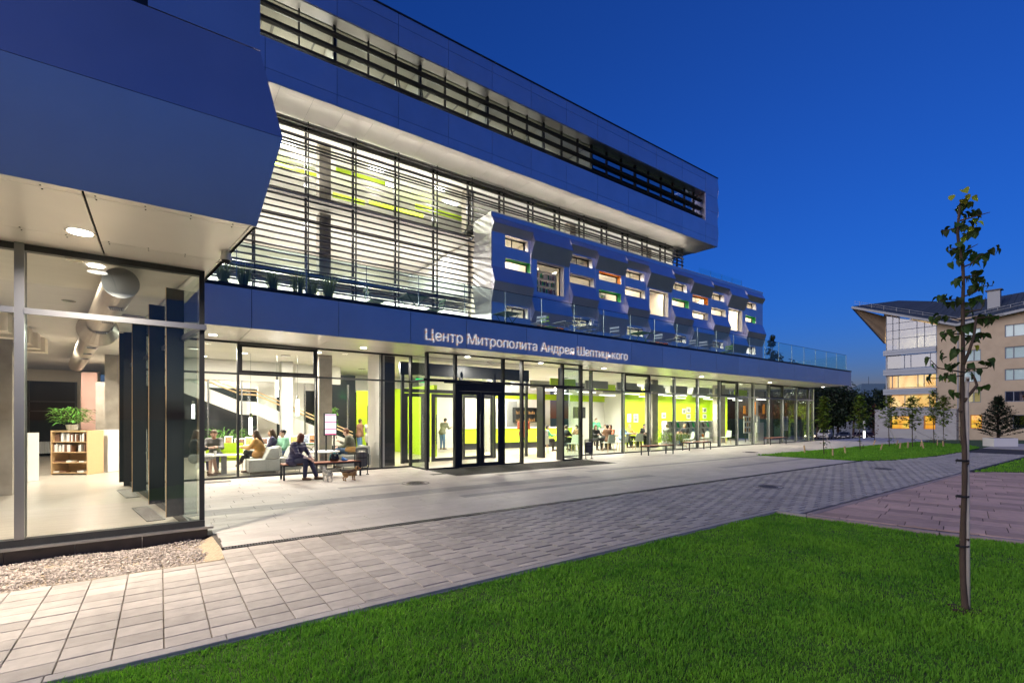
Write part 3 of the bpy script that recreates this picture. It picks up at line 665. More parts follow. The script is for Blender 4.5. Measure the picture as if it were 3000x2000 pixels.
for x in (6.74, 13.38):
    part('glass_pane', 'glass', (x-.006,VY+.14,.05,x+.006,14.93,2.78)); part('glass_pane', 'glass', (x-.006,VY+.14,2.86,x+.006,14.93,3.66)); part('transom', 'frame', (x-.03,VY+.13,2.78,x+.03,14.93,2.86)); part('sill_rail','frame',(x-.03,VY+.13,0,x+.03,14.93,.05))
# double door
DR = part('door_surround', 'door_frame', (7.79,VY-.045,2.52,9.61,VY+.05,2.775),(7.79,VY-.045,0,7.84,VY+.05,2.52),(9.56,VY-.045,0,9.61,VY+.05,2.52))
def door_leaf(x0, x1, y, z1, hx, m='door_frame', fw=.13, gl='glass_lobby'):
    D = MB(); D.box(x0,y,.01,x0+fw,y+.06,z1); D.box(x1-fw,y,.01,x1,y+.06,z1); D.box(x0+fw,y,.01,x1-fw,y+.06,.13); D.box(x0+fw,y,z1-.12,x1-fw,y+.06,z1)
    d = D.build('door', m, LB)
    b = MB(); b.box(x0+fw,y+.025,.13,x1-fw,y+.037,z1-.12); b.build('door_pane', gl, d)
    b = MB(); b.tube([(hx,y-.07,.65),(hx,y-.07,1.75)], .017, 8); b.bar((hx,y-.07,.8),(hx,y,.8),.02); b.bar((hx,y-.07,1.6),(hx,y,1.6),.02); b.build('door_handle', 'steel', d)
door_leaf(7.845,8.69,VY-.03,2.51,8.62); door_leaf(8.71,9.555,VY-.03,2.51,8.78)
# door operators and cable loops above the doors
part('door_closer', 'door_frame', (7.3,VY-.12,2.74,8.2,VY-.051,2.83)); part('door_closer', 'door_frame', (12.0,VY-.12,2.74,12.5,VY-.051,2.83))
b = MB(); b.tube([(8.2,VY-.07,2.84),(8.6,VY-.09,2.80),(9.0,VY-.07,2.86),(9.4,VY-.09,2.80),(9.8,VY-.06,2.83)], .008, 5); b.tube([(10.6,VY-.07,2.86),(11.0,VY-.09,2.81),(11.5,VY-.07,2.86),(12,VY-.08,2.83)], .008, 5); b.build('cable', 'grate', LB)
# inner vestibule line
IY = 16.25
for x in (7.0,8.0,9.4,10.95,12.6): part('mullion', 'frame', (x-.05,IY,0,x+.05,IY+.12,3.4))
part('transom', 'frame', (6.9,IY,3.18,12.7,IY+.14,3.64)); part('transom', 'frame', (7.05,IY+.01,2.55,12.55,IY+.10,2.68))
door_leaf(7.06,7.86,IY+.02,2.52,7.74,'frame'); door_leaf(8.15,9.3,IY+.02,2.52,8.3,'frame'); door_leaf(9.5,10.85,IY+.02,2.52,10.7,'frame',.07)
part('glass_pane', 'glass_lobby', (6.8,IY+.05,2.68,12.6,IY+.06,3.18)); part('glass_pane','glass_lobby',(11.05,IY+.05,.05,12.5,IY+.06,2.55))
part('jamb', 'frame', (12.45,13.95,0,12.60,14.2,2.78)); part('jamb','door_frame',(12.6,15.2,0,12.72,15.6,2.9))
# ---- interior ground floor
b = MB(); b.prism([(-9,8.12),(.42,8.12),(-.62,15.02),(36.9,15.02),(36.9,31),(-9,31)], -.10, -.002); b.build('floor', 'floor_in', LB)
b = MB(); b.prism([(-9,8.12),(.42,8.12),(-.62,15.02),(36.9,15.02),(36.9,31),(-9,31)], 3.735, 3.76); b.build('ceiling', 'ceiling', LB)
part('wall', 'plaster', (-9.2,8.2,0,-9,31,3.7)); 
for (x, y, w, m) in ((-1.50,20.9,.42,'concrete'),(-2.9,14.55,.35,'concrete'),(4.27,16.8,.42,'concrete'),(3.63,19.5,.38,'concrete_pale'),(12.6,19.4,.4,'concrete_pale'),(21.9,17.0,.5,'concrete'),(29.0,17.2,.55,'concrete'),(37-1.4,18.4,.5,'concrete_pale')):
    part('column', m, (x,y,0,x+w,y+w,3.73))
part('column', 'plaster', (5.78,15.3,0,5.95,16.4,3.73)); part('column', 'frame', (6.08,15.78,0,6.5,16.1,3.73))
# left wing back wall
part('wall', 'plaster_warm', (-9,28.6,0,-4.9,28.7,3.7),(-3.0,28.6,0,-2.2,28.7,3.7)); part('window', 'dark_wall', (-4.9,28.6,0,-3.0,28.65,3.2)); part('wall', 'pink', (-2.5,25.0,0,-2.02,25.1,3.4))
part('wall', 'concrete', (-2.0,24.2,0,-1.35,24.3,3.0)); part('wall','plaster_warm',(-1.35,24.2,0,.5,24.3,3.7)); part('wall','plaster_warm',(-4.9,28.55,3.2,-2.2,28.6,3.7))
part('window_bar', 'frame', (-4.9,28.5,2.3,-3.0,28.56,2.36),(-4.9,28.5,1.9,-3.0,28.56,1.94),(-4.55,28.5,0,-4.48,28.56,3.2),(-3.05,28.5,0,-2.98,28.56,3.2))
b = MB()
for i in range(7): b.box(-4.6, 11.0+i*.9, 3.25, -2.3, 11.35+i*.9, 3.6)
b.build('ceiling_baffle', 'plaster_warm', LB)
part('wall', 'plaster_warm', (-.9,20.5,0,-.75,24.2,3.7))
# lobby rear: dark glazing, pale piers
part('wall', 'dark_wall', (-.6,24.0,0,12.2,24.1,2.9)); part('wall', 'plaster', (-.6,23.9,2.9,12.2,24.1,3.73)); part('wall','plaster',(4.8,23.8,0,5.4,23.95,2.9),(3.2,22,0,3.9,22.2,2.9))
for x in (1.35,2.4,4.6,6.3): part('mullion', 'steel', (x,20.3,0,x+.05,20.4,3.0))
part('wall', 'plaster', (-.6,20.28,3.0,6.0,20.42,3.73))
part('wall', 'lime_wall', (7.4,22.5,0,9.2,22.6,2.9)); part('wall', 'dark_wall', (6.2,22.7,0,7.4,22.8,3.6)); part('door', 'door_frame', (7.9,22.42,0,8.3,22.49,2.2)); part('wall','lime_wall',(9.2,18.2,0,9.35,22.6,3.0)) 
part('wall', 'plaster', (11.0,23.4,0,20.0,23.5,3.73)); part('wall', 'lime_wall', (9.2,23.38,2.75,24.0,23.39,3.1)); part('door', 'wood_pale', (10.9,23.3,0,11.3,23.37,2.6)); part('wall','lime_wall',(9.35,23.38,0,10.4,23.39,2.7))
part('wall', 'grey_panel', (16.6,23.3,0,17.3,23.36,2.6)); part('wall', 'plaster', (20.0,21.6,0,23.1,21.7,3.73)); part('wall', 'lime_wall', (23.1,20.0,0,32.3,20.1,3.2)); part('wall','plaster',(23.1,20.0,3.2,32.3,20.1,3.73)); part('wall','plaster',(23.0,20.0,0,23.1,21.7,3.73))
part('wall', 'dark_wall', (32.3,20.6,0,36.9,20.7,3.4)); part('wall', 'lime_wall', (32.3,18.7,0,32.4,20.6,3.2)); part('wall','plaster',(20,21.58,2.7,23.1,21.59,3.1)) if False else None
part('wall', 'lime_wall', (20.0,21.56,2.62,23.0,21.59,3.0))
part('tv_screen', 'black', (19.2,20.4,1.6,20.15,20.46,2.25))
# hanging grey acoustic baffles in the cafe
for k in range(9):
    for r_ in range(3):
        x = 14.2+k*2.2; y = 16.6+r_*1.5
        if y < 19.8: part('acoustic_baffle', 'grey_panel' if (k*3+r_) % 7 else 'lime', (x,y,3.05,x+1.55,y+.05,3.42))
# linear pendant bars in the cafe
for x in (16.2,19.5,22.8,26.1,29.4,33.0):
    for y in (16.9,18.6): part('linear_light', 'lamp_strip', (x,y,2.86,x+1.2,y+.06,2.89))
# reception counter
def counter():
    t = thing('reception_counter', 'long lime green reception counter on a grey base beyond the entrance doors', 'counter', (14.5,21.5,0))
    b = MB(); b.hexa([(12.2,21.2,.32),(19.0,20.4,.32),(19.0,21.0,.32),(12.2,21.8,.32),(12.2,21.1,1.07),(19.0,20.3,1.07),(19.0,21.0,1.07),(12.2,21.8,1.07)]); b.build('front', 'lime', t)
    b = MB(); b.hexa([(12.3,21.3,0),(18.9,20.5,0),(18.9,21.0,0),(12.3,21.8,0),(12.3,21.3,.315),(18.9,20.5,.315),(18.9,21.0,.315),(12.3,21.8,.315)]); b.build('base', 'frame', t)
    b = MB(); b.hexa([(12.15,21.05,1.075),(19.05,20.25,1.075),(19.05,21.05,1.075),(12.15,21.85,1.075),(12.15,21.05,1.11),(19.05,20.25,1.11),(19.05,21.05,1.11),(12.15,21.85,1.11)]); b.build('worktop', 'white', t)
counter()
sh = thing('back_bar_shelf', 'dark shelf unit with cups and bottles on the wall behind the counter', 'shelf', (17.5,23.2,1.4))
b = MB(); b.box(17.0,23.0,1.35,18.6,23.28,1.4); b.box(17.0,23.0,1.8,18.6,23.28,1.84); b.box(17.0,23.0,2.2,18.6,23.28,2.24); b.box(16.96,23.0,1.35,17.0,23.28,2.24); b.box(18.6,23.0,1.35,18.64,23.28,2.24); b.box(17,23.26,1.4,18.6,23.28,2.2); b.build('carcass', 'frame', sh)
b = MB()
for i in range(12):
    for z in (1.4,1.84): b.cyl((17.1+i*.125,23.12,z), .035, .12+.1*random.random(), 8)
b.build('bottle', 'wood', sh)['kind'] = 'stuff'
# ---- lights of the ground floor
fix = []
def downlight(x, y, z, p, r=.09, spread=150, color=(1,.88,.73)):
    b = MB(); b.tube([(x,y,z-.004),(x,y,z+.02)], [r+.025,r+.02], 20); b.build('downlight_ring', 'steel', LB)
    b = MB(); b.tube([(x,y,z-.008),(x,y,z-.005)], r, 20); b.build('downlight', 'lamp_disc', LB)
    if p: area_light('downlight_lamp', (x,y,z-.012), r*2, p, color, parent=LB, spread=spread)
for x, p in ((1.05,70),(4.84,70),(8.4,45),(11.6,45),(15.02,80),(18.5,0),(22.08,90),(29.03,90),(36.31,60)):
    if x not in (18.5,): downlight(x, 14.12, 3.70, p)
downlight(-.72, 7.15, 3.70, 210, .11)
downlight(-4.6, 7.15, 3.70, 210, .11)
for x, y in ((-.92,8.6),(-1.33,11.66),(-1.0,15.5)): 
    b = MB(); b.tube([(x,y,3.731),(x,y,3.727)], .1, 20); b.build('downlight_ring', 'steel', LB)
b = MB(); b.tube([(-.72,8.75,3.73),(-.72,8.75,3.725)], .09, 16); b.build('downlight', 'lamp_disc', LB)
for x, y in ((4.1,16.2),(2.2,17.8),(6.9,18.5),(1.2,19.5),(5.2,19.0)): downlight(x, y, 3.73, 0, .08)
def ceil_light(x, y, sx_, sy_, p, z=3.69, color=(1,.91,.79)):
    b = MB(); b.tube([(x,y,z+.01),(x,y,z+.045)],[.16,.15],20); b.build('ceiling_lamp', 'steel', LB)
    area_light('ceiling_lamp_light', (x,y,z), .28, p, color, parent=LB)
KL = 1.25
for (x, y, sx_, sy_, p) in ((-2.2,10.2,.3,1.6,150),(-2.6,17.5,.3,2.0,240),(-2.2,22.8,.3,2,200),(.8,17.3,1.2,.3,260),(3.4,17.6,1.2,.3,260),(6.4,17.6,1.2,.3,200),(2.2,22.0,1.2,.3,200),(7.0,20.6,1.2,.3,200),(10.0,15.1,1.4,.3,140),(10.6,18.6,1.4,.3,330),(13.6,19.2,1.4,.3,330),(17.2,18.9,1.6,.3,330),(15.5,22.6,3,.2,260)):
    ceil_light(x, y, sx_, sy_, p*KL)
for (x, p) in ((15.5,150),(19.4,270),(23.6,290),(27.4,270),(31.0,130)): area_light('cafe_lamp', (x,17.9,2.84), 1.2, p*KL, (1,.93,.80), parent=LB, shape='RECTANGLE', sy=.4); 
for (x, p) in ((24.2,60),(26.2,60),(28.6,60),(30.6,50)): area_light('wall_washer_lamp', (x,19.1,3.6), .3, p, (1,.93,.80), rot=(R(25),0,0), parent=LB)

# ---- upper box
Z0, Z1, Z2, Z3, Z4, Z5 = 14.0, 14.47, 15.59, 17.58, 18.47, 18.97
UX = [.9,3.1,5.68,8.26,10.68,13.08,15.50,17.95,20.38,23.02,25.73,28.47,31.22]; YU = 19.65
for i in range(len(UX)-1):
    a, c = UX[i]+.008, UX[i+1]-.008
    for (za, zb) in ((Z0,Z1),(Z1,Z2),(Z3,Z4),(Z4,Z5)): part('facade_panel', 'panel', (a,YU,za+.007,c,YU+.03,zb-.007))
for (za, zb) in ((Z0,Z1),(Z1,15.4),(15.4,16.4),(16.4,17.5),(17.5,Z5)): part('facade_panel', 'panel', (31.228,YU,za+.007,32.73,YU+.03,zb-.007))
part('coping', 'coping', (.8,YU-.03,Z5,32.8,YU+.3,Z5+.06)); part('wall', 'panel_back', (.9,YU+.04,Z0+.03,32.6,YU+.12,Z2-.01),(.9,YU+.04,Z3+.01,32.6,YU+.12,Z5-.01),(31.25,YU+.04,Z2,32.6,YU+.12,Z3))
part('reveal', 'panel', (.9,YU+.035,Z3-.02,31.2,YU+.6,Z3-.002)); part('reveal', 'panel', (.9,YU+.035,Z2,31.2,YU+.6,Z2+.02)); part('reveal', 'panel', (31.19,YU+.035,Z2+.02,31.22,YU+.6,Z3-.02))
# faceted end wall
EP = [(Z0,0),(15.0,.12),(15.9,-.02),(16.6,.16),(17.4,-.02),(18.2,.14),(Z5,0)]
for (za, oa), (zb, ob) in zip(EP[:-1], EP[1:]):
    b = MB(); b.hexa([(32.70,YU+.03,za),(32.73+oa,YU,za),(31.5+oa,29,za),(31.4,29,za),(32.70,YU+.03,zb-.01),(32.73+ob,YU,zb-.01),(31.5+ob,29,zb-.01),(31.4,29,zb-.01)]); b.build('facade_panel', 'panel', LB)
# soffit under the upper box
sxs = [1.2+i*1.208 for i in range(27)]
for i in range(26):
    a, c = sxs[i]+.006, sxs[i+1]-.006
    if a > 32.5: break
    c = min(c, 32.62)
    part('soffit_panel', 'soffit', (a,19.66,Z0,c,19.99,Z0+.02)); part('soffit_panel', 'soffit', (a,20.0,Z0,c,21.45,Z0+.02))
    if a > 29: part('soffit_panel', 'soffit', (a,21.46,Z0,min(c,32.3),23.2,Z0+.02)); part('soffit_panel', 'soffit', (a,23.21,Z0,min(c,32.1),25.0,Z0+.02))
part('wall', 'panel_back', (.9,19.7,Z0+.03,32.5,28,Z0+.06)); part('roof', 'panel_back', (.9,YU+.3,Z5-.1,32,29,Z5))
# ribbon window
for x in [2.9+.0]+[4.37,5.72,7.13,8.36,9.51,10.78,12.0,13.14,14.43,15.64,16.76,18.08,19.30,20.41,21.7,23.0,24.3,25.6,26.9,28.2,29.5,30.6]:
    w = .05 if (round((x-2.9)/1.25) % 3) != 2 else .11
    part('mullion', 'frame', (x-w/2,20.12,Z2+.02,x+w/2,20.26,Z3-.02))
part('transom', 'frame', (.9,20.13,16.5,31.2,20.19,16.56))
for (a, c) in ((1.0,3.0),(3.0,5.72),(5.72,9.51),(9.51,13.14),(13.14,16.76),(16.76,20.41)): part('glass_pane', 'glass', (a,20.2,Z2+.02,c-.005,20.212,Z3-.02))
for (a, c) in ((20.41,24.3),(24.3,28.2),(28.2,31.19)): part('glass_pane', 'glass_mirror', (a,20.2,Z2+.02,c-.005,20.212,Z3-.02))
# tilted open vents in the ribbon
for x in (8.42, 14.5):
    D = MB(); zt, zb = 16.5, 15.95
    D.bar((x,20.08,zt),(x+1.1,20.08,zt),.05); D.bar((x,19.9,zb),(x+1.1,19.9,zb),.05); D.bar((x,20.08,zt),(x,19.9,zb),.05); D.bar((x+1.1,20.08,zt),(x+1.1,19.9,zb),.05); D.build('vent_frame', 'door_frame', LB)
# room behind ribbon
part('ceiling', 'plaster', (.9,20.4,17.62,20.4,27,17.7)); part('wall', 'plaster', (.9,25.4,Z2,20.4,25.5,17.6)); part('floor','floor_in',(.9,20.4,15.45,20.4,27,15.5)); part('wall','plaster',(20.4,20.3,15.5,20.5,25.4,17.6)); part('wall','panel_back',(20.6,21.3,15.5,31.2,21.4,17.6))
for x in (5.8,9.6,13.2,16.9): part('wall', 'plaster', (x,20.5,15.5,x+.12,25.4,17.6))
for x, w in ((2.5,.9),(4.5,.9),(7.6,.8),(11.4,.65),(15.0,.42),(18.5,.15)):
    area_light('office_lamp', (x,22.4,17.55), 1.2, 110*w, (1,.95,.8), parent=LB, shape='RECTANGLE', sy=.3)
    part('ceiling_lamp', 'lamp_strip', (x-.6,22.25,17.57,x+.6,22.55,17.6)); part('cable_tray', 'frame_light', (x-.9,21.0,17.35,x-.8,24.5,17.4)); part('cable_tray','frame_light',(x+.7,21.0,17.35,x+.76,24.5,17.4))
def blade(x0, x1, y, z, w, th, tilt, m, name='louvre', n=6, e0=True):
    b = MB(); c, s = math.cos(tilt), math.sin(tilt); pr = []
    for k in range(n):
        a = 2*math.pi*k/n; p = math.cos(a)*w/2; q = math.sin(a)*th/2; pr.append((y+p*c-q*s, z+p*s+q*c))
    nn = len(b.v)
    for x in (x0, x1): b.v += [(x, p[0], p[1]) for p in pr]
    for k in range(n): q = (k+1) % n; b.f.append((k, q, n+q, n+k)[::-1]); b.m.append(0)
    b.f.append(tuple(range(n))); b.f.append(tuple(range(n, 2*n))[::-1]); b.m += [0,0]
    return b.build(name, m, LB)
for z in (15.85,16.42,16.99):
    xs = [.95,4.37,8.36,12.0,15.64,19.3,23.0,26.9,31.05]
    for a, c in zip(xs[:-1], xs[1:]): blade(a+.004, c-.004, YU+.24, z, .30, .13, R(-8), 'louvre_dark')
# ---- middle storeys: louvred facade
YL = 21.4
for x in range(-1, 32, 2):
    z0 = 4.66 if x < 13 else 11.6
    part('louvre_post', 'frame', (x-.022,YL-.04,z0,x+.022,YL+.06,13.99)); part('mullion', 'frame', (x-.04,YL+.38,z0,x+.04,YL+.5,13.99))
zs = [4.9+i*.262 for i in range(35)]
for z in zs:
    for x in (-1,3,7,11): 
        x1 = min(x+4, 13.2)
        blade(x+.004, x1-.004, YL-.05, z, .24, .085, R(24), 'louvre')
    if z > 11.75:
        for x in (13,17,21,25,29): blade((x if x > 13 else 13.2)+.004, min(x+4, 31.0)-.004, YL-.05, z, .24, .085, R(24), 'louvre')
GXs = [-1,1,3,5,7,9,11,13,15,17,19,21,23,25,27,29,30.6]
for a, c in zip(GXs[:-1], GXs[1:]):
    for (za, zb) in ((4.66,7.3),(7.85,10.95),(11.15,13.98)):
        if a >= 13 and za < 11: continue
        part('glass_pane', 'glass_lobby', (a+.06,YL+.42,za,c-.06,YL+.432,zb))
part('transom', 'frame', (-1,YL+.37,13.1,30.6,YL+.45,13.16)); part('transom', 'frame', (-1,YL+.37,9.95,13,YL+.45,10.01)); part('slab_edge', 'plaster', (-1,YL+.3,10.96,13,YL+.5,11.10)); part('slab_edge', 'band_grey', (13.2,YL+.3,10.96,30.6,YL+.5,11.10))
b = MB(); b.tube([(-1,YL+.12,7.62),(12.85,YL+.12,7.62)], .14, 14); b.build('round_fascia', 'steel', LB, smooth=True)
for x in (0,3,6,9,12): area_light('added_lower_uplight', (x,22.6,5.0), .9, 260, (1,.94,.85), rot=(R(-165),0,0), parent=LB)  # added lamps aimed up, only to brighten the low ceiling
part('floor', 'plaster', (-1,YL+.5,7.35,13,30,7.6)); part('floor', 'plaster', (-1,YL+.5,10.95,30.6,30,11.1)); part('ceiling', 'plaster', (-1,YL+.5,13.9,30.6,30,13.98)); part('ceiling','plaster',(-1,YL+.52,10.90,13,30,10.94)); part('ceiling','plaster',(-1,YL+.52,7.2,13,30,7.3))
part('wall', 'plaster', (-1,29.5,4.6,13.5,29.6,7.3)); part('wall', 'plaster_warm', (-1,29.5,7.6,13.5,29.6,10.8)); part('wall', 'plaster', (-1,29.5,11.1,30.6,29.6,13.95)); part('wall', 'plaster', (30.5,YL+.5,11.1,30.6,29.5,13.95)); part('wall','plaster',(13.1,YL+.6,7.6,13.2,29.5,10.8)); part('wall','plaster',(-1.2,YL+.5,4.6,-1.0,29.6,13.9)); part('wall','plaster',(13.1,YL+.6,4.66,13.2,29.5,7.3))
for x in (5.95,13.5,21.0,28.5): part('column', 'concrete', (x-.25,22.4,11.1,x+.25,22.9,13.9))
part('column', 'concrete', (5.7,22.4,7.6,6.2,22.9,10.74)); part('column', 'concrete', (5.7,22.4,4.66,6.2,22.9,7.2)); 
for i, (xa, xb, y, z) in enumerate(((4.2,6.3,25,13.55),(6.9,9.4,24,13.55),(7.3,9.0,26,13.2),(8.9,12.0,25,12.9),(11.3,14.5,24.5,13.1),(12.4,14.8,26.6,12.7),(4.0,5.2,26.5,12.8),(19.3,20.6,24.5,13.2),(20.9,22.0,25,13.0))):
    part('lime_beam', 'lime', (xa,y,z,xb,y+.1,z+.24))
for x in (2,5,8,11,14.2,17.2,20.2,23.2,26.2,29.2): area_light('added_uplight', (x,22.1,11.6), .9, 110, (1,.93,.82), rot=(R(-150),0,0), parent=LB)  # extra lamps put in to lighten ceiling and outer soffit
for x in (1.5,4.5,8.0,11.5,15.5,19.5,23.5,27.5): area_light('study_lamp', (x,24.6,13.84), 1.6, 165, (1,.96,.89), parent=LB, shape='RECTANGLE', sy=.6)
for x in (1.5,5.0,8.5,11.8): area_light('reading_lamp', (x,24.6,10.85), 1.8, 270, (1,.95,.88), parent=LB, shape='RECTANGLE', sy=.8); area_light('lower_lamp', (x,23,7.15), 1.8, 420, (1,.94,.85), parent=LB, shape='RECTANGLE', sy=.8)
for (x, y, z) in ((5.3,24.2,13.78),(4.6,23.4,13.78),(9.6,24.4,13.78),(8.6,23.2,13.78),(13.4,24.4,13.78),(12.0,23.2,13.78),(2.2,24,10.6),(3.0,26.5,10.6)):
    part('ceiling_lamp', 'lamp_disc', (x-.35,y-.09,z,x+.35,y+.09,z+.03))
for x in range(1, 31, 3): area_light('added_soffit_glow', (x+1.5,21.22,13.2), 2.9, 11, (1,.90,.76), rot=(R(-155),0,0), parent=LB, shape='RECTANGLE', sy=.06)  # added strip lamps that give the upper soffit its glow
part('added_glow_strip', 'frame', (1,21.19,13.14,30.9,21.25,13.19))  # made-up strip carrying the added soffit lamps
# ---- folded window block
YB = 19.65
mods = [13.03,15.48,18.18,20.2,22.72,24.76,27.31,29.4,31.9,34.05,36.5,39.24]
PA = [(11.47,0),(11.10,.22),(10.74,0),(9.04,0),(8.26,.30),(7.30,0),(4.6,0)]
PB1 = [(11.47,0),(10.69,.34),(9.86,0),(8.02,0),(7.1,.32),(6.55,0),(4.6,0)]
PB2 = [(11.47,0),(10.85,.30),(10.16,0),(8.45,0),(7.5,.30),(6.6,0),(4.6,0)]
wins = {0:[(13.86,15.3,10.15,10.70,'panel'),(13.86,15.46,9.07,9.57,'green'),(13.92,15.3,6.70,7.22,'panel')],
 1:[(15.89,17.78,8.20,9.83,'reveal_white'),(15.89,17.8,6.0,6.5,'orange')],
 2:[(18.27,19.95,10.14,10.66,'panel'),(18.20,20.09,9.07,9.59,'reveal_white'),(18.4,19.9,6.70,7.2,'panel')],
 3:[(20.48,22.38,9.61,10.12,'orange'),(20.49,22.38,8.53,9.05,'green')],
 4:[(22.81,24.5,10.14,10.64,'panel'),(22.76,24.6,9.07,9.58,'reveal_white'),(22.9,24.4,6.66,7.16,'panel')],
 5:[(25.03,26.96,8.20,9.80,'reveal_white'),(25.03,26.96,6.0,6.5,'orange')],
 6:[(27.5,29.0,10.12,10.64,'panel'),(27.35,29.25,9.07,9.57,'green'),(27.5,28.9,6.68,7.14,'panel')],
 7:[(29.64,31.55,9.60,10.12,'orange'),(29.64,31.55,8.53,9.03,'reveal_white')],
 8:[(32.0,33.6,10.13,10.62,'panel'),(31.95,33.84,9.05,9.56,'reveal_white'),(32.1,33.5,6.68,7.14,'panel')],
 9:[(34.21,36.14,8.20,9.80,'reveal_white'),(34.21,36.14,5.9,6.4,'orange')],
 10:[(36.8,38.2,10.13,10.65,'panel'),(36.6,38.17,9.06,9.55,'green'),(36.7,38.1,6.6,7.2,'panel')]}
for k in range(11):
    x0, x1 = mods[k]+.006, mods[k+1]-.006; pr = PA if k % 2 == 0 else (PB1 if k % 4 == 1 else PB2)
    for (za, oa), (zb, ob) in zip(pr[:-1], pr[1:]):     # from the top down
        ws = [w for w in wins[k] if w[2] > zb-.3 and w[3] < za+.3 and oa == 0 and ob == 0] if oa == ob == 0 else []
        if ws:
            xs = sorted({x0, x1, *[max(x0, w[0]) for w in ws], *[min(x1, w[1]) for w in ws]}); zz = sorted({za, zb, *[w[2] for w in ws], *[w[3] for w in ws], (za+zb)/2})
            zz = [z for z in zz if zb-1e-6 <= z <= za+1e-6]
            for zi in range(len(zz)-1):
                zm = (zz[zi]+zz[zi+1])/2; run = None
                segs = []
                for xi in range(len(xs)-1):
                    xm = (xs[xi]+xs[xi+1])/2; hole = any(w[0] < xm < w[1] and w[2] < zm < w[3] for w in ws)
                    if not hole:
                        if segs and abs(segs[-1][1]-xs[xi]) < 1e-6: segs[-1][1] = xs[xi+1]
                        else: segs.append([xs[xi], xs[xi+1]])
                for (sa, sb) in segs: part('facade_panel', 'panel', (sa, YB, zz[zi]+(.0), sb, YB+.03, zz[zi+1]-.0))
        else:
            b = MB(); b.hexa([(x0,YB-ob,zb+.004),(x1,YB-ob,zb+.004),(x1,YB+.05,zb+.004),(x0,YB+.05,zb+.004),(x0,YB-oa,za-.004),(x1,YB-oa,za-.004),(x1,YB+.05,za-.004),(x0,YB+.05,za-.004)]); b.build('facade_panel', 'panel', LB)
    for (xa, xb, za, zb, m) in wins[k]:
        xa = max(xa, x0); xb = min(xb, x1); dp = .38
        f = MB(); f.box(xa,YB+.031,zb,xb,YB+dp,zb+.015); f.box(xa,YB+.031,za-.015,xb,YB+dp,za); f.box(xa-.015,YB+.031,za,xa,YB+dp,zb); f.box(xb,YB+.031,za,xb+.015,YB+dp,zb); wf = f.build('window', m, LB)
        g_ = MB(); yy = YB+dp-.06; w_ = .05
        for q in ((xa,yy,za,xb,yy+.05,za+w_*.6),(xa,yy,zb-w_,xb,yy+.05,zb),(xa,yy,za+w_*.6,xa+w_*.6,yy+.05,zb-w_),(xb-w_,yy,za+w_*.6,xb,yy+.05,zb-w_)): g_.box(*q)
        if m == 'panel': xm = (xa+xb)/2-.08; g_.box(xm-.012,yy,za+.03,xm+.012,yy+.05,zb-w_)
        g_.build('frame', 'door_frame', wf); p_ = MB(); p_.box(xa+.03,yy+.02,za+.03,xb-w_,yy+.03,zb-w_); p_.build('pane', 'glass_lobby', wf)
b_ = part('facade_panel', 'panel', (13.03,YB,11.476,39.24,YB+.03,11.66)); part('roof', 'soffit', (13.03,YB-.01,11.665,39.3,YB+.25,11.70)); part('roof','panel_back',(13.2,YB+.25,11.5,39.2,27,11.62))
# folded left cheek of the block, pale metal triangles
cz = [4.66,5.5,6.55,7.3,8.26,9.0,9.8,10.6,11.1,11.66]; co = [0,-.06,.03,.07,-.09,.02,-.05,.06,-.03,0]
for i in range(len(cz)-1):
    a, b2 = cz[i], cz[i+1]; oa, ob = co[i], co[i+1]; fo = .04 if i % 2 else -.04
    for tri in ([(13.03,YB,a),(13.03,YB,b2),(13.03+ob,YL-.1,b2)], [(13.03,YB,a),(13.03+ob,YL-.1,b2),(13.03+oa,YL-.1,a)]):
        t = MB(); t.v = list(tri)+[(p[0]+.03,p[1],p[2]) for p in tri]; t.f = [(0,1,2),(5,4,3),(0,3,4,1),(1,4,5,2),(2,5,3,0)]; t.m = [0]*5; t.build('cheek_panel', 'cheek', LB)
part('facade_panel', 'panel', (39.22,YB+.03,4.6,39.26,27,11.66))
# rooms behind the folded block
part('wall', 'plaster_warm', (13.3,24.5,4.6,39,24.6,11.4)); part('floor', 'plaster', (13.3,20.1,7.55,39,24.5,7.8)); part('ceiling', 'plaster', (13.3,20.1,10.79,39,24.5,10.84)); part('wall', 'plaster_warm', (13.25,20.1,4.6,13.3,24.5,11.2))
for x in (15.6,20.3,24.9,29.5,34.1,38.9): part('wall', 'plaster_warm', (x,20.1,7.8,x+.08,24.5,10.79))
for x in (14.6,17.6,20.9,23.3,26.2,29.0,31.6,33.6,36.0,38.1): area_light('block_lamp', (x,21.6,10.74), 1.2, 125, (1,.88,.70), parent=LB, shape='RECTANGLE', sy=.5); area_light('block_lower_lamp', (x,22.2,7.45), 1.2, 110, (1,.88,.70), parent=LB, shape='RECTANGLE', sy=.5)
# stack shelves with books seen through the big windows
def book_stack(x, y, n=5, z0=7.8, L_=2.6, label='', lvls=5):
    t = thing('bookcase', label, 'bookcase', (x,y,z0)); 
    b = MB(); b.box(-.02,0,0,.02,.4,2.3)
    for q in (L_/2, L_): b.box(q-.02,0,0,q+.02,.4,2.3)
    b.build('upright', 'white', t, world=False)
    for k in range(6):
        s_ = MB(); s_.box(.02,0,.1+k*.4,L_/2-.02,.4,.13+k*.4); s_.box(L_/2+.02,0,.1+k*.4,L_-.02,.4,.13+k*.4); s_.build('shelf', 'white', t, world=False)
    b = [MB(), MB(), MB(), MB()]
    for k in range(5):
        q = .05
        while q < L_-.1:
            w = random.uniform(.02,.05); h = random.uniform(.2,.3); c = random.choice(b)
            if random.random() < .72: c.box(q,.04,.135+k*.4,q+w*.92,.28,.135+k*.4+h)
            q += w
    for bb, m in zip(b, ('bench_wood','white','green','car_blue')): 
        if bb.v: bb.build('book', m, t, world=False)['kind'] = 'stuff'
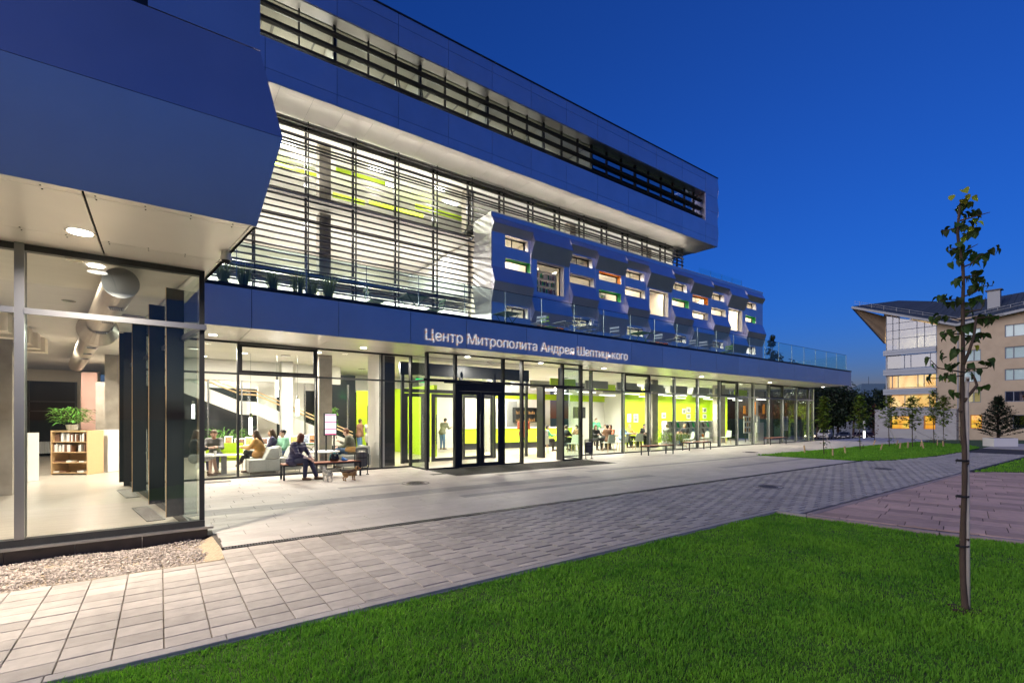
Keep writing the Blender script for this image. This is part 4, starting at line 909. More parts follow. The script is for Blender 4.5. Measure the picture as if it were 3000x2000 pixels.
book_stack(16.0,21.2,label='library bookcase seen through the first big window of the folded block')
book_stack(20.6,21.6,label='library bookcase seen behind the orange and green windows')
book_stack(25.0,22.8,label='library bookcase seen through the second big window of the folded block')
# ---- glass balustrades
def rail(xs, y, z0, z1, tag_, nm='glass_panel'):
    for a, c in zip(xs[:-1], xs[1:]):
        b = MB(); b.box(a+.008,y,z0,c-.008,y+.018,z1); b.build('glass_panel', 'glass_rail', tag_)
        b = MB(); b.box(c-.007,y-.001,z0,c+.007,y+.019,z1); b.build('panel_edge', 'steel', tag_)
bl = thing('glass_balustrade', 'frameless glass balustrade running along the terrace edge above the lettering', 'balustrade', (18,12.75,4.68))
rail([-.1+1.517*i for i in range(25)], 12.75, 4.68, 5.70, bl)
b = MB()
for i in range(24): b.box(-.1+1.517*i+.01,12.745,5.70,-.1+1.517*(i+1)-.01,12.773,5.712)
b.build('top_edge', 'coping', bl)
for i in range(5):
    ya = 12.78+i*1.3; xa = 36.3+i*.42
    b = MB(); b.hexa([(xa,ya,4.68),(xa+.018,ya,4.68),(xa+.42,ya+1.28,4.68),(xa+.40,ya+1.28,4.68),(xa,ya,5.70),(xa+.018,ya,5.70),(xa+.42,ya+1.28,5.70),(xa+.40,ya+1.28,5.70)]); b.build('glass_panel', 'glass_rail', bl)
bl2 = thing('glass_balustrade', 'short glass balustrade on the roof of the folded window block', 'balustrade', (35,20.65,11.66))
rail([31.95,33.5,35.0,36.45,37.86], 20.65, 11.66, 12.64, bl2)
# ---- lettering
sg = thing('building_sign', 'sparkling mosaic lettering in Cyrillic on the blue fascia above the entrance', 'sign', (6.08,12.53,3.82))
TXT = "Центр Митрополита Андрея Шептицького"
letters = []; xx = 0
for ch in TXT:
    if ch == ' ': xx += .30; continue
    cu = bpy.data.curves.new('letter', 'FONT'); cu.body = ch; cu.size = 1; cu.extrude = .01; cu.resolution_u = 4; cu.offset = 0.0; cu.fill_mode = 'FRONT' if False else 'BOTH'
    o = bpy.data.objects.new('tmp', cu); col.objects.link(o); bpy.context.view_layer.update()
    me = bpy.data.meshes.new_from_object(o.evaluated_get(bpy.context.evaluated_depsgraph_get())); bpy.data.objects.remove(o)
    if ch == 'н':       # the built-in glyph fills badly: two stems and a bar
        vx = [v.co.x for v in me.vertices]; vy = [v.co.y for v in me.vertices]; xa, xb, yt = min(vx), max(vx), max(vy); s_ = .088; q = MB(); e = .01
        for (a, b0, c, d) in ((xa,0,xa+s_,yt),(xb-s_,0,xb,yt),(xa+s_,yt*.46,xb-s_,yt*.46+.075)): q.box(a,b0,-e,c,d,e)
        me = bpy.data.meshes.new('letter'); me.from_pydata(q.v, [], q.f); me.update()
    co_ = np.empty(len(me.vertices)*3); me.vertices.foreach_get('co', co_); co_ = co_.reshape(-1,3)
    mn, mx_ = co_[:,0].min(), co_[:,0].max(); letters.append((me, co_, xx-mn, co_[:,1].max())); xx += mx_-mn+.085
cap = max(l[3] for l in letters if True); sc_x = 8.57/(xx-.085); sc_z = .315/.73
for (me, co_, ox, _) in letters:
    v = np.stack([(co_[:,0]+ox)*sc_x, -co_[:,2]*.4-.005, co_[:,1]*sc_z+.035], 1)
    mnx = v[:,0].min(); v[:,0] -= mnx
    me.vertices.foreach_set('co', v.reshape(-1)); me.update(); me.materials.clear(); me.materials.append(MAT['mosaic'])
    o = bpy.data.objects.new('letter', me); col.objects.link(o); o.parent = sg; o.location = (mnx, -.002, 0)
# dome camera under the wing soffit
dc = thing('security_camera', 'small white dome camera under the soffit edge of the left wing', 'camera', (.66,6.96,3.70))
b = MB(); b.tube([(0,0,0),(0,0,-.06)], .055, 16); b.tube([(0,0,-.06),(0,0,-.10)], [.065,.06], 16); b.build('housing', 'white', dc, world=False)
b = MB(); b.tube([(0,0,-.10),(0,0,-.135),(0,0,-.15)], [.05,.035,.012], 16); b.build('dome', 'black', dc, world=False)
ORD = ['first','second','third','fourth','fifth','sixth','seventh','eighth','ninth','tenth','eleventh','twelfth','thirteenth']
# ================================================================ implicit-surface bodies (one continuous skin)
def sdf_mesh(prims, h, k=.02):
    lo = np.array([1e9]*3); hi = -lo
    for p in prims:
        a = np.array(p[1]); b_ = np.array(p[2]) if p[0] == 'c' else a; r = max(p[3:5]) if p[0] == 'c' else max(p[2])
        lo = np.minimum(lo, np.minimum(a, b_)-r); hi = np.maximum(hi, np.maximum(a, b_)+r)
    lo -= 2.5*h+k*.5; hi += 2.5*h+k*.5; n = np.ceil((hi-lo)/h).astype(int)+1
    ax = [lo[i]+h*np.arange(n[i]) for i in range(3)]; F = np.full(n, 1e3, np.float32)
    for p in prims:
        if p[0] == 'c':
            a = np.array(p[1], float); b_ = np.array(p[2], float); ra, rb = p[3], p[4]; r = max(ra, rb)+4*h+k*2
            l0 = np.minimum(a, b_)-r; h0 = np.maximum(a, b_)+r
        else:
            a = np.array(p[1], float); r = max(p[2])+4*h+k*2; l0 = a-r; h0 = a+r
        i0 = np.clip(((l0-lo)/h).astype(int), 0, n-1); i1 = np.clip(((h0-lo)/h).astype(int)+2, 1, n)
        sl = tuple(slice(i0[q], i1[q]) for q in range(3)); X, Y, Z = np.meshgrid(*[ax[q][sl[q]] for q in range(3)], indexing='ij')
        if p[0] == 'c':
            d = b_-a; L2 = max(d.dot(d), 1e-9); t = np.clip(((X-a[0])*d[0]+(Y-a[1])*d[1]+(Z-a[2])*d[2])/L2, 0, 1)
            D = np.sqrt((X-a[0]-t*d[0])**2+(Y-a[1]-t*d[1])**2+(Z-a[2]-t*d[2])**2)-(ra+(rb-ra)*t)
        else:
            e = p[2]; q = np.sqrt(((X-a[0])/e[0])**2+((Y-a[1])/e[1])**2+((Z-a[2])/e[2])**2); D = (q-1)*min(e)
        G = F[sl]; hh = np.clip(.5+.5*(D-G)/k, 0, 1); F[sl] = D*(1-hh)+G*hh-k*hh*(1-hh) if True else 0
        # smooth union keeps the smaller field
    S = F < 0; nx, ny, nz = n
    c = np.zeros((nx-1, ny-1, nz-1), np.uint8)
    for dx in (0,1):
        for dy in (0,1):
            for dz in (0,1): c += S[dx:nx-1+dx, dy:ny-1+dy, dz:nz-1+dz]
    M = (c > 0) & (c < 8); idx = np.full(M.shape, -1, np.int64); cells = np.argwhere(M); idx[M] = np.arange(len(cells))
    acc = np.zeros((len(cells), 3)); cnt = np.zeros(len(cells))
    ci = cells.T
    E_ = [((0,0,0),(1,0,0)),((0,1,0),(1,1,0)),((0,0,1),(1,0,1)),((0,1,1),(1,1,1)),((0,0,0),(0,1,0)),((1,0,0),(1,1,0)),((0,0,1),(0,1,1)),((1,0,1),(1,1,1)),((0,0,0),(0,0,1)),((1,0,0),(1,0,1)),((0,1,0),(0,1,1)),((1,1,0),(1,1,1))]
    for a, b_ in E_:
        fa = F[ci[0]+a[0], ci[1]+a[1], ci[2]+a[2]]; fb = F[ci[0]+b_[0], ci[1]+b_[1], ci[2]+b_[2]]; cr = (fa < 0) != (fb < 0)
        t = np.where(cr, fa/np.where(cr, fa-fb, 1), 0)
        for q in range(3): acc[:,q] += np.where(cr, a[q]+t*(b_[q]-a[q]), 0)
        cnt += cr
    V = lo + h*(cells + acc/cnt[:,None]); faces = []
    for axq in range(3):
        o1, o2 = [(1,2),(2,0),(0,1)][axq]
        A = [slice(None)]*3; B = [slice(None)]*3; A[axq] = slice(0,-1); B[axq] = slice(1,None); s0 = S[tuple(A)]; s1 = S[tuple(B)]
        e = np.argwhere(s0 != s1); e = e[(e[:,o1] > 0) & (e[:,o2] > 0) & (e[:,o1] < n[o1]-1) & (e[:,o2] < n[o2]-1)]
        fl = s0[tuple(e.T)]
        def cell(d1, d2):
            q = e.copy(); q[:,o1] -= d1; q[:,o2] -= d2; return idx[tuple(q.T)]
        Q = np.stack([cell(1,1), cell(0,1), cell(0,0), cell(1,0)], 1); Q[~fl] = Q[~fl][:,::-1]; faces.append(Q)
    Fc = np.concatenate(faces); Fc = Fc[(Fc >= 0).all(1)]
    return V, Fc
def sdf_obj(name, prims, h, m, parent, k=.02):
    V, Fc = sdf_mesh(prims, h, k); me = bpy.data.meshes.new(name); me.vertices.add(len(V)); me.vertices.foreach_set('co', V.reshape(-1)); me.loops.add(Fc.size); me.loops.foreach_set('vertex_index', Fc.reshape(-1).astype(np.int32))
    me.polygons.add(len(Fc)); me.polygons.foreach_set('loop_start', (np.arange(len(Fc))*4).astype(np.int32)); me.update(calc_edges=True); me.polygons.foreach_set('use_smooth', np.ones(len(Fc), bool)); me.materials.append(MAT[m])
    o = bpy.data.objects.new(name, me); col.objects.link(o); o.parent = parent; return o
mat('skin', (.52,.30,.21), .55); mat('skin_pale', (.60,.38,.29), .55); mat('hair_brown', (.07,.035,.018), .5, noise=.2, nscale=60, stretch=(6,6,.6)); mat('hair_dark', (.018,.012,.01), .45); mat('hair_fair', (.42,.27,.12), .5, noise=.2, nscale=50, stretch=(6,6,.6)); mat('hair_auburn', (.16,.055,.025), .5, noise=.2, nscale=50, stretch=(6,6,.6))
def quilt(name, rgb):
    m = mat(name, rgb, .5, noise=.12, nscale=12); nt = m.node_tree; N = nt.nodes; L = nt.links; b = N['Principled BSDF']; tc = N.new('ShaderNodeTexCoord'); w = N.new('ShaderNodeTexWave'); w.bands_direction = 'Z'; w.inputs['Scale'].default_value = 4.2; w.inputs['Distortion'].default_value = 1.2; w.inputs['Detail'].default_value = 2; L.new(tc.outputs['Object'], w.inputs['Vector'])
    bp = N.new('ShaderNodeBump'); bp.inputs['Strength'].default_value = .45; bp.inputs['Distance'].default_value = .02; L.new(w.outputs['Fac'], bp.inputs['Height']); L.new(bp.outputs[0], b.inputs['Normal'])
quilt('navy', (.03,.028,.085))
for nm_, c_ in (('print_warm',(.42,.18,.08)),('print_dark',(.16,.08,.05)),('print_blue',(.25,.30,.38)),('print_gold',(.50,.33,.10)),('print_grey',(.3,.3,.3))): mat(nm_, c_, .6, noise=.95, nscale=16)
mat('navy_trousers', (.03,.032,.075), .75); mat('tan', (.50,.27,.08), .7, noise=.08, nscale=10); mat('grey_cloth', (.13,.125,.12), .8); mat('mint', (.25,.52,.36), .8); mat('denim', (.10,.19,.36), .8, noise=.12, nscale=20); mat('olive', (.16,.16,.115), .8, noise=.2, nscale=14); mat('coat_grey', (.33,.32,.31), .8); mat('black_cloth', (.018,.018,.02), .8); mat('shoe_brown', (.10,.05,.03), .5); mat('jacket_orange', (.50,.12,.05), .7); mat('cuff', (.62,.52,.54), .8); mat('white_cloth', (.62,.58,.54), .8); mat('brown_cloth', (.20,.10,.06), .8); mat('blue_cloth', (.25,.36,.5), .8); mat('green_cloth', (.08,.36,.18), .8); mat('check_skirt', (.4,.4,.38), .8, noise=.6, nscale=40); mat('yellow_cloth', (.55,.4,.08), .8); mat('eye', (.02,.015,.012), .2); mat('lip', (.40,.13,.11), .5)
def V3(*a): return Vector(a)
def person(label, loc, face, pose='sit', seat=.45, lean=.1, skin='skin', hair='hair_brown', hairstyle='short', top='grey_cloth', legs='denim', shoes='shoe_brown', height=1.70, yaw=0, nod=0, arms='lap', res=.02, coat=0, fingers=False, legpose='normal', collar=None, cuffs=None, group=None, ground=0, bulk=1.0, skirt=None):
    """local frame: +X is where the body faces, +Y its left"""
    t = thing('person', label, 'person', (loc[0], loc[1], ground), R(face), group); s = height/1.70
    hz = .90*s if pose == 'stand' else seat+.09
    hip = V3(0,0,hz); cl, sl = math.cos(lean), math.sin(lean)
    up = V3(sl,0,cl); fw = V3(cl,0,-sl)
    chest = hip+up*.36*s; neck = hip+up*.50*s+V3(.01,0,0); sh_l = hip+up*.455*s+V3(0,.175*s*bulk,0); sh_r = hip+up*.455*s+V3(0,-.175*s*bulk,0)
    nl = lean*.5+nod; hd = neck+V3(math.sin(nl)*.16*s,0,math.cos(nl)*.15*s)
    yw = R(yaw); hf = V3(math.cos(yw)*math.cos(nl), math.sin(yw), -math.sin(nl)).normalized(); hs = V3(-math.sin(yw), math.cos(yw), 0); hu = hf.cross(hs).normalized()
    B = []; C = lambda a, b, ra, rb: ('c', tuple(a), tuple(b), ra*s, rb*s)
    B += [C(hip+V3(0,.075,0), hip+V3(0,-.075,0), .115, .115), C(hip+up*.02, chest+V3(0,.0,0), .125, .125), C(chest+V3(0,.07*s,0), chest+V3(0,-.07*s,0), .125, .125), C(sh_l, sh_r, .072, .072), C(chest, neck, .09, .055), C(neck-up*.02, hd-hu*.02, .052, .055)]
    # head: skull, jaw, nose, ears, chin
    B += [('e', tuple(hd+hu*.035*s-hf*.012*s), (.078*s,.075*s,.092*s)), ('e', tuple(hd+hf*.028*s-hu*.028*s), (.056*s,.052*s,.066*s)), C(hd+hf*.075*s+hu*.03*s, hd+hf*.098*s-hu*.008*s, .010, .014), C(hd+hf*.06*s-hu*.075*s, hd+hf*.055*s-hu*.07*s, .022, .022)]
    for q in (-1,1): B.append(('e', tuple(hd+hs*.077*s*q+hu*.005*s), (.018*s,.014*s,.03*s)))
    # legs
    J = {}
    for q, nm in ((1,'l'),(-1,'r')):
        hj = hip+V3(0,.09*q*s,-.02)
        if pose == 'stand':
            kx = .03+ (.06 if legpose == 'stride' and q > 0 else 0) - (.04 if legpose == 'stride' and q < 0 else 0)
            kn = V3(kx,.10*q*s,.49*s); an = V3(kx*2-.03,.11*q*s,.085*s)
        else:
            kn = V3(.43*s,.12*q*s,hz+.02); an = V3(.44*s+(.06 if q > 0 else -.03),.11*q*s,.085)
            if legpose == 'crossed' and q > 0: kn = V3(.42*s,.03,hz+.10); an = V3(.62*s,-.16,hz-.18)
            if legpose == 'forward': kn = V3(.42*s,.10*q*s,hz+.015); an = V3((.62 if q > 0 else .40)*s,.11*q*s,.085)
            if legpose == 'tucked': an = V3(.30,.10*q*s,.085)
        J[nm] = (hj, kn, an); B += [C(hj, kn, .088, .056), C(kn, an+V3(0,0,0), .054, .036)]
        fd = V3(1,0,0) if not (legpose == 'crossed' and q > 0) else V3(.7,-.2,-.5).normalized()
        J['f'+nm] = (an, fd)
        B += [C(an-fd*.02-V3(0,0,.03), an+fd*.14-V3(0,0,.045), .034, .026)]
    # arms
    for q, sh, nm in ((1,sh_l,'l'),(-1,sh_r,'r')):
        if arms == 'lap': el = sh+V3(.12,.06*q,-.25)*s; wr = (J[nm][0]+J[nm][1])*.5+V3(.06,-.05*q,.12)*1
        elif arms == 'clasp': el = sh+V3(.14,.05*q,-.24)*s; wr = sh+V3(.33,-.10*q,-.36)*s
        elif arms == 'table': el = sh+V3(.18,.06*q,-.21)*s; wr = el+V3(.22,-.08*q,.03)*s
        elif arms == 'phone': el = sh+V3(.10,.04*q,-.25)*s; wr = el+V3(.20,-.09*q,.12)*s if q < 0 else el+V3(.20,-.09,-.03)*s
        elif arms == 'fold': el = sh+V3(.10,.04*q,-.26)*s; wr = el+V3(.16,-.20*q,.02)*s
        elif arms == 'hang': el = sh+V3(-.01,.05*q,-.27)*s; wr = el+V3(.06,.01*q,-.24)*s
        elif arms == 'forward': el = sh+V3(.12,.05*q,-.22)*s; wr = el+V3(.22,-.04*q,.04)*s
        J['a'+nm] = (sh, el, wr); hd_ = (wr-el).normalized()
        B += [C(sh, el, .050, .040), C(el, wr, .039, .026)]
        side = hd_.cross(V3(0,0,1)).normalized() if abs(hd_.z) < .9 else V3(0,1,0); dn = V3(0,0,-1)
        B += [C(wr, wr+hd_*.075, .026, .030)]
        if fingers or res <= .013:
            for i, L_ in enumerate((.062,.072,.068,.052)):
                b0 = wr+hd_*.078+side*(.024-.016*i); b1 = b0+hd_*L_*.55+dn*.012; B += [C(b0, b1, .0095, .009), C(b1, b1+hd_*L_*.35+dn*L_*.4, .009, .0075)]
            b0 = wr+hd_*.03+side*.028*(1 if q < 0 else -1); b1 = b0+side*.02*(1 if q < 0 else -1)+hd_*.03; B += [C(b0, b1, .012, .0105), C(b1, b1+hd_*.03+dn*.01, .0105, .008)]
        else: B += [C(wr+hd_*.08, wr+hd_*.13+dn*.03, .026, .016)]
    sdf_obj('body', B, res, skin, t, k=.018)
    # clothes over the body
    T_ = [C(hip+V3(0,.08,0)-up*.01, hip+V3(0,-.08,0)-up*.01, .135*bulk, .135*bulk), C(hip, chest, .15*bulk, .145*bulk), C(chest+V3(0,.08*s,0), chest+V3(0,-.08*s,0), .138*bulk, .138*bulk), C(sh_l, sh_r, .086*bulk, .086*bulk), C(chest+up*.04, neck-up*.045, .10, .072)]
    if coat:
        for q, nm in ((1,'l'),(-1,'r')):
            hj, kn, an = J[nm]; e = hj+(kn-hj)*coat if pose != 'stand' else hj+V3(0,0,-coat*s)
            T_ += [C(hj, e, .135*bulk, .125)]
    for nm in 'lr':
        sh, el, wr = J['a'+nm]; w2 = wr-(wr-el).normalized()*(.055 if cuffs else .01)
        T_ += [C(sh, el, .066*bulk, .054), C(el, w2, .054, .038)]
    sdf_obj('jacket' if (coat or bulk > 1) else 'jumper', T_, res, top, t, k=.025)
    if skirt:
        hj = hip; sdf_obj('skirt', [C(J['l'][0], J['l'][1]-V3(.03,0,0), .12, .10), C(J['r'][0], J['r'][1]-V3(.03,0,0), .12, .10), C(hip+V3(0,.08,0), hip-V3(0,.08,0), .13, .13)], res, skirt, t, k=.06)
    else:
        Lg = [C(hip+V3(0,.08,0), hip+V3(0,-.08,0), .124, .124)]
        for nm in 'lr':
            hj, kn, an = J[nm]; Lg += [C(hj, kn, .100, .070), C(kn, an+(kn-an).normalized()*.03, .070, .056)]
        sdf_obj('trousers', Lg, res, legs, t, k=.02)
    for nm in 'lr':
        an, fd = J['f'+nm]; sdf_obj('shoe', [C(an-fd*.035-V3(0,0,.045), an+fd*.16-V3(0,0,.052), .042, .034), C(an-V3(0,0,.03), an-fd*.02-V3(0,0,.045), .046, .04)], max(res*.8, .01), shoes, t, k=.02)
    if cuffs:
        for nm in 'lr': sh, el, wr = J['a'+nm]; dd = (wr-el).normalized(); sdf_obj('cuff', [C(wr-dd*.10, wr-dd*.015, .043, .037)], res, cuffs, t)
    if collar: sdf_obj('collar', [C(neck+V3(-.05,-.06,-.015)*s, neck+V3(-.07,.03,.0)*s, .028, .028), C(neck+V3(-.05,-.06,-.015)*s, neck+V3(.03,-.10,-.05)*s, .028, .022)], res, collar, t)
    H = [('e', tuple(hd+hu*.055*s-hf*.028*s), (.088*s,.086*s,.088*s)), ('e', tuple(hd+hu*.012*s-hf*.048*s), (.062*s,.078*s,.085*s))]
    if hairstyle == 'bob': H += [C(hd-hf*.05*s+hu*.02*s, hd-hf*.055*s-hu*.095*s, .078, .06), C(hd+hs*.055*s+hu*.02*s, hd+hs*.062*s-hu*.085*s, .036, .03), C(hd-hs*.055*s+hu*.02*s, hd-hs*.062*s-hu*.085*s, .036, .03)]
    if hairstyle == 'long': H += [C(hd-hf*.05*s, chest-fw*.145*s-V3(0,0,.02), .072, .045), C(hd-hf*.05*s+hs*.04*s, chest-fw*.14*s+V3(0,.05,.03), .055, .03), C(hd+hs*.055*s+hu*.02*s, hd+hs*.065*s-hu*.15*s, .032, .02), C(hd-hs*.055*s+hu*.02*s, hd-hs*.065*s-hu*.15*s, .032, .02)]
    if hairstyle == 'bun': H += [C(hd-hf*.10*s+hu*.05*s, hd-hf*.11*s+hu*.055*s, .038, .038)]
    sdf_obj('hair', H, min(res, .016), hair, t, k=.02)
    if res <= .016:
        b = MB()
        for q in (-1,1): c = hd+hf*.073*s+hs*.026*q*s+hu*.022*s; b.tube([c-hs*.011, c+hs*.011], .0065, 8)
        b.build('eye', 'eye', t, world=False)
        b = MB(); c = hd+hf*.083*s-hu*.042*s; b.tube([c-hs*.02, c, c+hs*.02], [.003,.006,.003], 6); b.build('mouth', 'lip', t, world=False)
    t['_hand'] = 0; del t['_hand']
    return t, J
# ================================================================ people
person('woman in navy quilted jacket slumped on the near bench with her hands clasped', (2.86,13.80), -44, seat=.42, lean=.30, hair='hair_auburn', hairstyle='bob', top='navy', legs='navy_trousers', yaw=88, nod=.25, arms='clasp', res=.0105, bulk=1.13, legpose='forward', collar='cuff', cuffs='cuff', skin='skin_pale', height=1.62, coat=.12)
person('young man in grey jacket behind the low white table by the lime chair', (1.34,17.15), -105, seat=.42, lean=.25, top='grey_cloth', legs='navy_trousers', arms='table', res=.014, nod=.2, legpose='tucked')
person('woman in patterned skirt holding a cup, half hidden by the corner post', (.78,16.25), -20, seat=.42, lean=.1, skin='skin_pale', top='black_cloth', skirt='check_skirt', hairstyle='long', arms='forward', res=.014)
person('woman with long brown hair in a tan trench coat on the pale sofa', (2.45,16.10), 160, seat=.44, lean=.30, hairstyle='long', hair='hair_brown', top='tan', legs='black_cloth', shoes='shoe_brown', coat=.35, arms='table', res=.012, skin='skin_pale', legpose='crossed', height=1.64)
person('woman with dark hair and navy top leaning close on the sofa', (2.95,16.85), 170, seat=.44, lean=.2, hairstyle='long', hair='hair_brown', top='navy', res=.016, arms='lap', skin='skin_pale', height=1.66)
person('woman in mint green pullover on the sofa behind the bench', (3.22,16.6), 200, seat=.44, lean=.22, hairstyle='bun', hair='hair_dark', top='mint', res=.016, arms='lap', skin='skin_pale', height=1.62)
person('man in olive jacket and jeans looking at his phone on the grey pouf', (5.08,15.92), 152, seat=.44, lean=.22, hair='hair_auburn', top='olive', legs='denim', nod=.35, arms='phone', res=.011, skin='skin_pale', legpose='crossed', bulk=1.05)
person('fair haired woman in a grey coat standing with her back turned by the screen', (7.55,21.2), 55, pose='stand', lean=.03, hairstyle='long', hair='hair_fair', top='coat_grey', legs='black_cloth', shoes='black_cloth', arms='fold', coat=.22, res=.018, height=1.58, skin='skin_pale')
person('blurred passer-by in dark clothes near the lime doors at the rear', (7.35,22.0), 10, pose='stand', top='brown_cloth', legs='denim', arms='hang', res=.02, height=1.6)
person('man in jeans and grey jacket stooping at the reception counter', (11.75,22.3), 20, pose='stand', lean=.35, nod=.3, hair='hair_dark', top='olive', legs='denim', arms='forward', res=.018, height=1.66)
person('man in orange jacket standing at the bar seen through the open entrance bay', (13.25,17.35), 50, pose='stand', lean=.04, hair='hair_dark', top='jacket_orange', legs='grey_cloth', arms='forward', res=.018, height=1.74, bulk=1.08)
person('seated woman in a grey top on a white chair next to the entrance glazing', (14.1,17.0), 60, seat=.45, lean=.1, hairstyle='bob', top='white_cloth', legs='grey_cloth', arms='lap', res=.018, height=1.64)
CAFE = [((15.2,18.2),-20,'green_cloth','hair_dark','short','cafe guest in green, first seated behind the glass right of the entrance'),
 ((16.2,17.9),-10,'black_cloth','hair_brown','short','man in black leaning on his elbows at the first cafe table'),
 ((16.7,18.7),-60,'white_cloth','hair_brown','bob','woman in a cream hooded top at the first cafe table'),
 ((17.2,17.9),170,'brown_cloth','hair_dark','short','cafe guest in dark brown facing left at the first table'),
 ((18.0,17.6),-100,'black_cloth','hair_brown','long','woman with long wavy hair in black facing the plaza'),
 ((18.3,16.9),70,'brown_cloth','hair_dark','short','guest in a brown jacket seen from behind at the middle table'),
 ((19.2,17.5),190,'jacket_orange','hair_brown','bob','guest in a rust top turning left at the middle table'),
 ((19.6,18.4),-110,'grey_cloth','hair_brown','short','guest in grey at the far side of the middle table'),
 ((20.4,17.9),-70,'blue_cloth','hair_dark','short','guest in a light blue shirt between two mullions'),
 ((21.4,18.3),-90,'yellow_cloth','hair_fair','long','fair haired guest in yellow before the lime wall'),
 ((22.2,17.7),200,'black_cloth','hair_dark','short','guest in black bending over the table by the lime wall'),
 ((22.9,18.4),-120,'brown_cloth','hair_brown','long','long haired guest in brown by the palm plant')]
for (p, f, tp, hr, hs_, lb_) in CAFE: person(lb_, p, f, seat=.44, lean=.25, top=tp, hair=hr, hairstyle=hs_, legs='black_cloth', arms='table', res=.022, skin='skin_pale', height=1.64)
person('waiter in a green shirt standing behind the cafe tables', (20.6,20.0), -110, pose='stand', top='green_cloth', legs='black_cloth', arms='forward', res=.022, height=1.62)
person('woman in a black coat reading at the small round table by the magazine shelf', (25.0,17.0), 170, seat=.44, lean=.2, hair='hair_fair', hairstyle='bob', top='black_cloth', legs='denim', coat=.3, arms='table', res=.018, skin='skin_pale', height=1.62)
person('faint seated guest in grey opposite the woman in the black coat', (23.9,17.6), -10, seat=.44, lean=.2, top='grey_cloth', legs='black_cloth', arms='table', res=.022, height=1.6)
# ---- the two small dogs on the paving
def dog(label, x, y, rz, m, m2):
    t = thing('dog', label, 'dog', (x, y, 0), R(rz)); C = lambda a, b, ra, rb: ('c', a, b, ra, rb)
    B = [C((-.13,0,.185),(.02,0,.19),.062,.066), C((.02,0,.19),(.12,0,.20),.07,.076), C((.13,0,.22),(.20,0,.29),.05,.045), ('e',(.225,0,.315),(.055,.05,.05)), C((.26,0,.305),(.315,0,.29),.026,.017)]
    for q in (-1,1):
        B += [C((.12,.045*q,.17),(.115,.05*q,.085),.028,.017), C((.115,.05*q,.085),(.125,.05*q,.012),.015,.012), C((.125,.05*q,.012),(.145,.05*q,.01),.014,.012),
              C((-.12,.045*q,.18),(-.085,.055*q,.115),.042,.022), C((-.085,.055*q,.115),(-.145,.055*q,.075),.019,.012), C((-.145,.055*q,.075),(-.135,.055*q,.012),.012,.011), C((-.135,.055*q,.012),(-.115,.055*q,.01),.014,.012)]
    sdf_obj('body', B, .009, m, t, k=.02)
    sdf_obj('tail', [C((-.17,0,.21),(-.24,0,.26),.016,.012), C((-.24,0,.26),(-.25,0,.32),.014,.008)], .008, m2, t)
    for q in (-1,1): sdf_obj('ear', [C((.21,.045*q,.35),(.20,.065*q,.30),.014,.018)], .006, m2, t)
    b = MB(); b.tube([(.325,-.006,.295),(.325,.006,.295)], .009, 8); b.build('nose', 'black', t, world=False)
    sdf_obj('coat_fur', [C((-.12,0,.205),(.04,0,.215),.062,.066), C((.10,0,.23),(.14,0,.24),.062,.056)], .009, m2, t)
mat('fur_white', (.50,.47,.43), .9, noise=.25, nscale=40, bump=.3, bscale=120); mat('fur_grey', (.22,.21,.20), .9, noise=.3, nscale=40); mat('fur_gold', (.42,.24,.10), .9, noise=.3, nscale=40, bump=.3, bscale=120); mat('fur_dark', (.09,.05,.03), .9, noise=.3, nscale=40)
dog('small white and grey dog on the paving in front of the bench', 3.5, 12.95, 100, 'fur_white', 'fur_grey')
dog('small golden brown dog on the paving, nearer the litter bin', 4.0, 12.75, 10, 'fur_gold', 'fur_dark')
# ================================================================ outdoor furniture
def bench(label, x0, x1, y0, y1, group='benches along the facade', z=.42, loc=None):
    t = thing('bench', label, 'bench', ((x0+x1)/2, (y0+y1)/2, 0), 0, group); w = (x1-x0)/2; d = (y1-y0)/2
    for (a, b_) in ((-w,-d),(w-.04,-d),(-w,d-.04),(w-.04,d-.04)): b = MB(); b.box(a,b_,0,a+.04,b_+.04,z-.03); b.build('leg', 'coping', t, world=False)
    b = MB(); b.box(-w,-d,z-.06,w,-d+.04,z-.02) ; b.box(-w,d-.04,z-.06,w,d,z-.02); b.box(-w,-d+.04,z-.06,-w+.04,d-.04,z-.02); b.box(w-.04,-d+.04,z-.06,w,d-.04,z-.02); b.build('frame', 'coping', t, world=False)
    n = 5; ww = (2*d-.01*(n-1))/n
    for i in range(n): b = MB(); yb = -d+i*(ww+.01); b.box(-w+.002,yb,z-.018,w-.002,yb+ww,z+.004); b.build('seat_slat', 'bench_wood', t, world=False)
bench('low wooden bench with thin black legs, under the seated woman', 2.58, 4.62, 13.66, 14.08)
bench('empty wooden bench just right of the second litter bin', 16.98, 18.75, 13.38, 13.80)
bench('empty wooden bench in front of the magazine shelf', 21.1, 22.98, 14.15, 14.57)
bench('empty wooden bench farthest right, before the dark end bays', 29.5, 31.5, 14.3, 14.72)
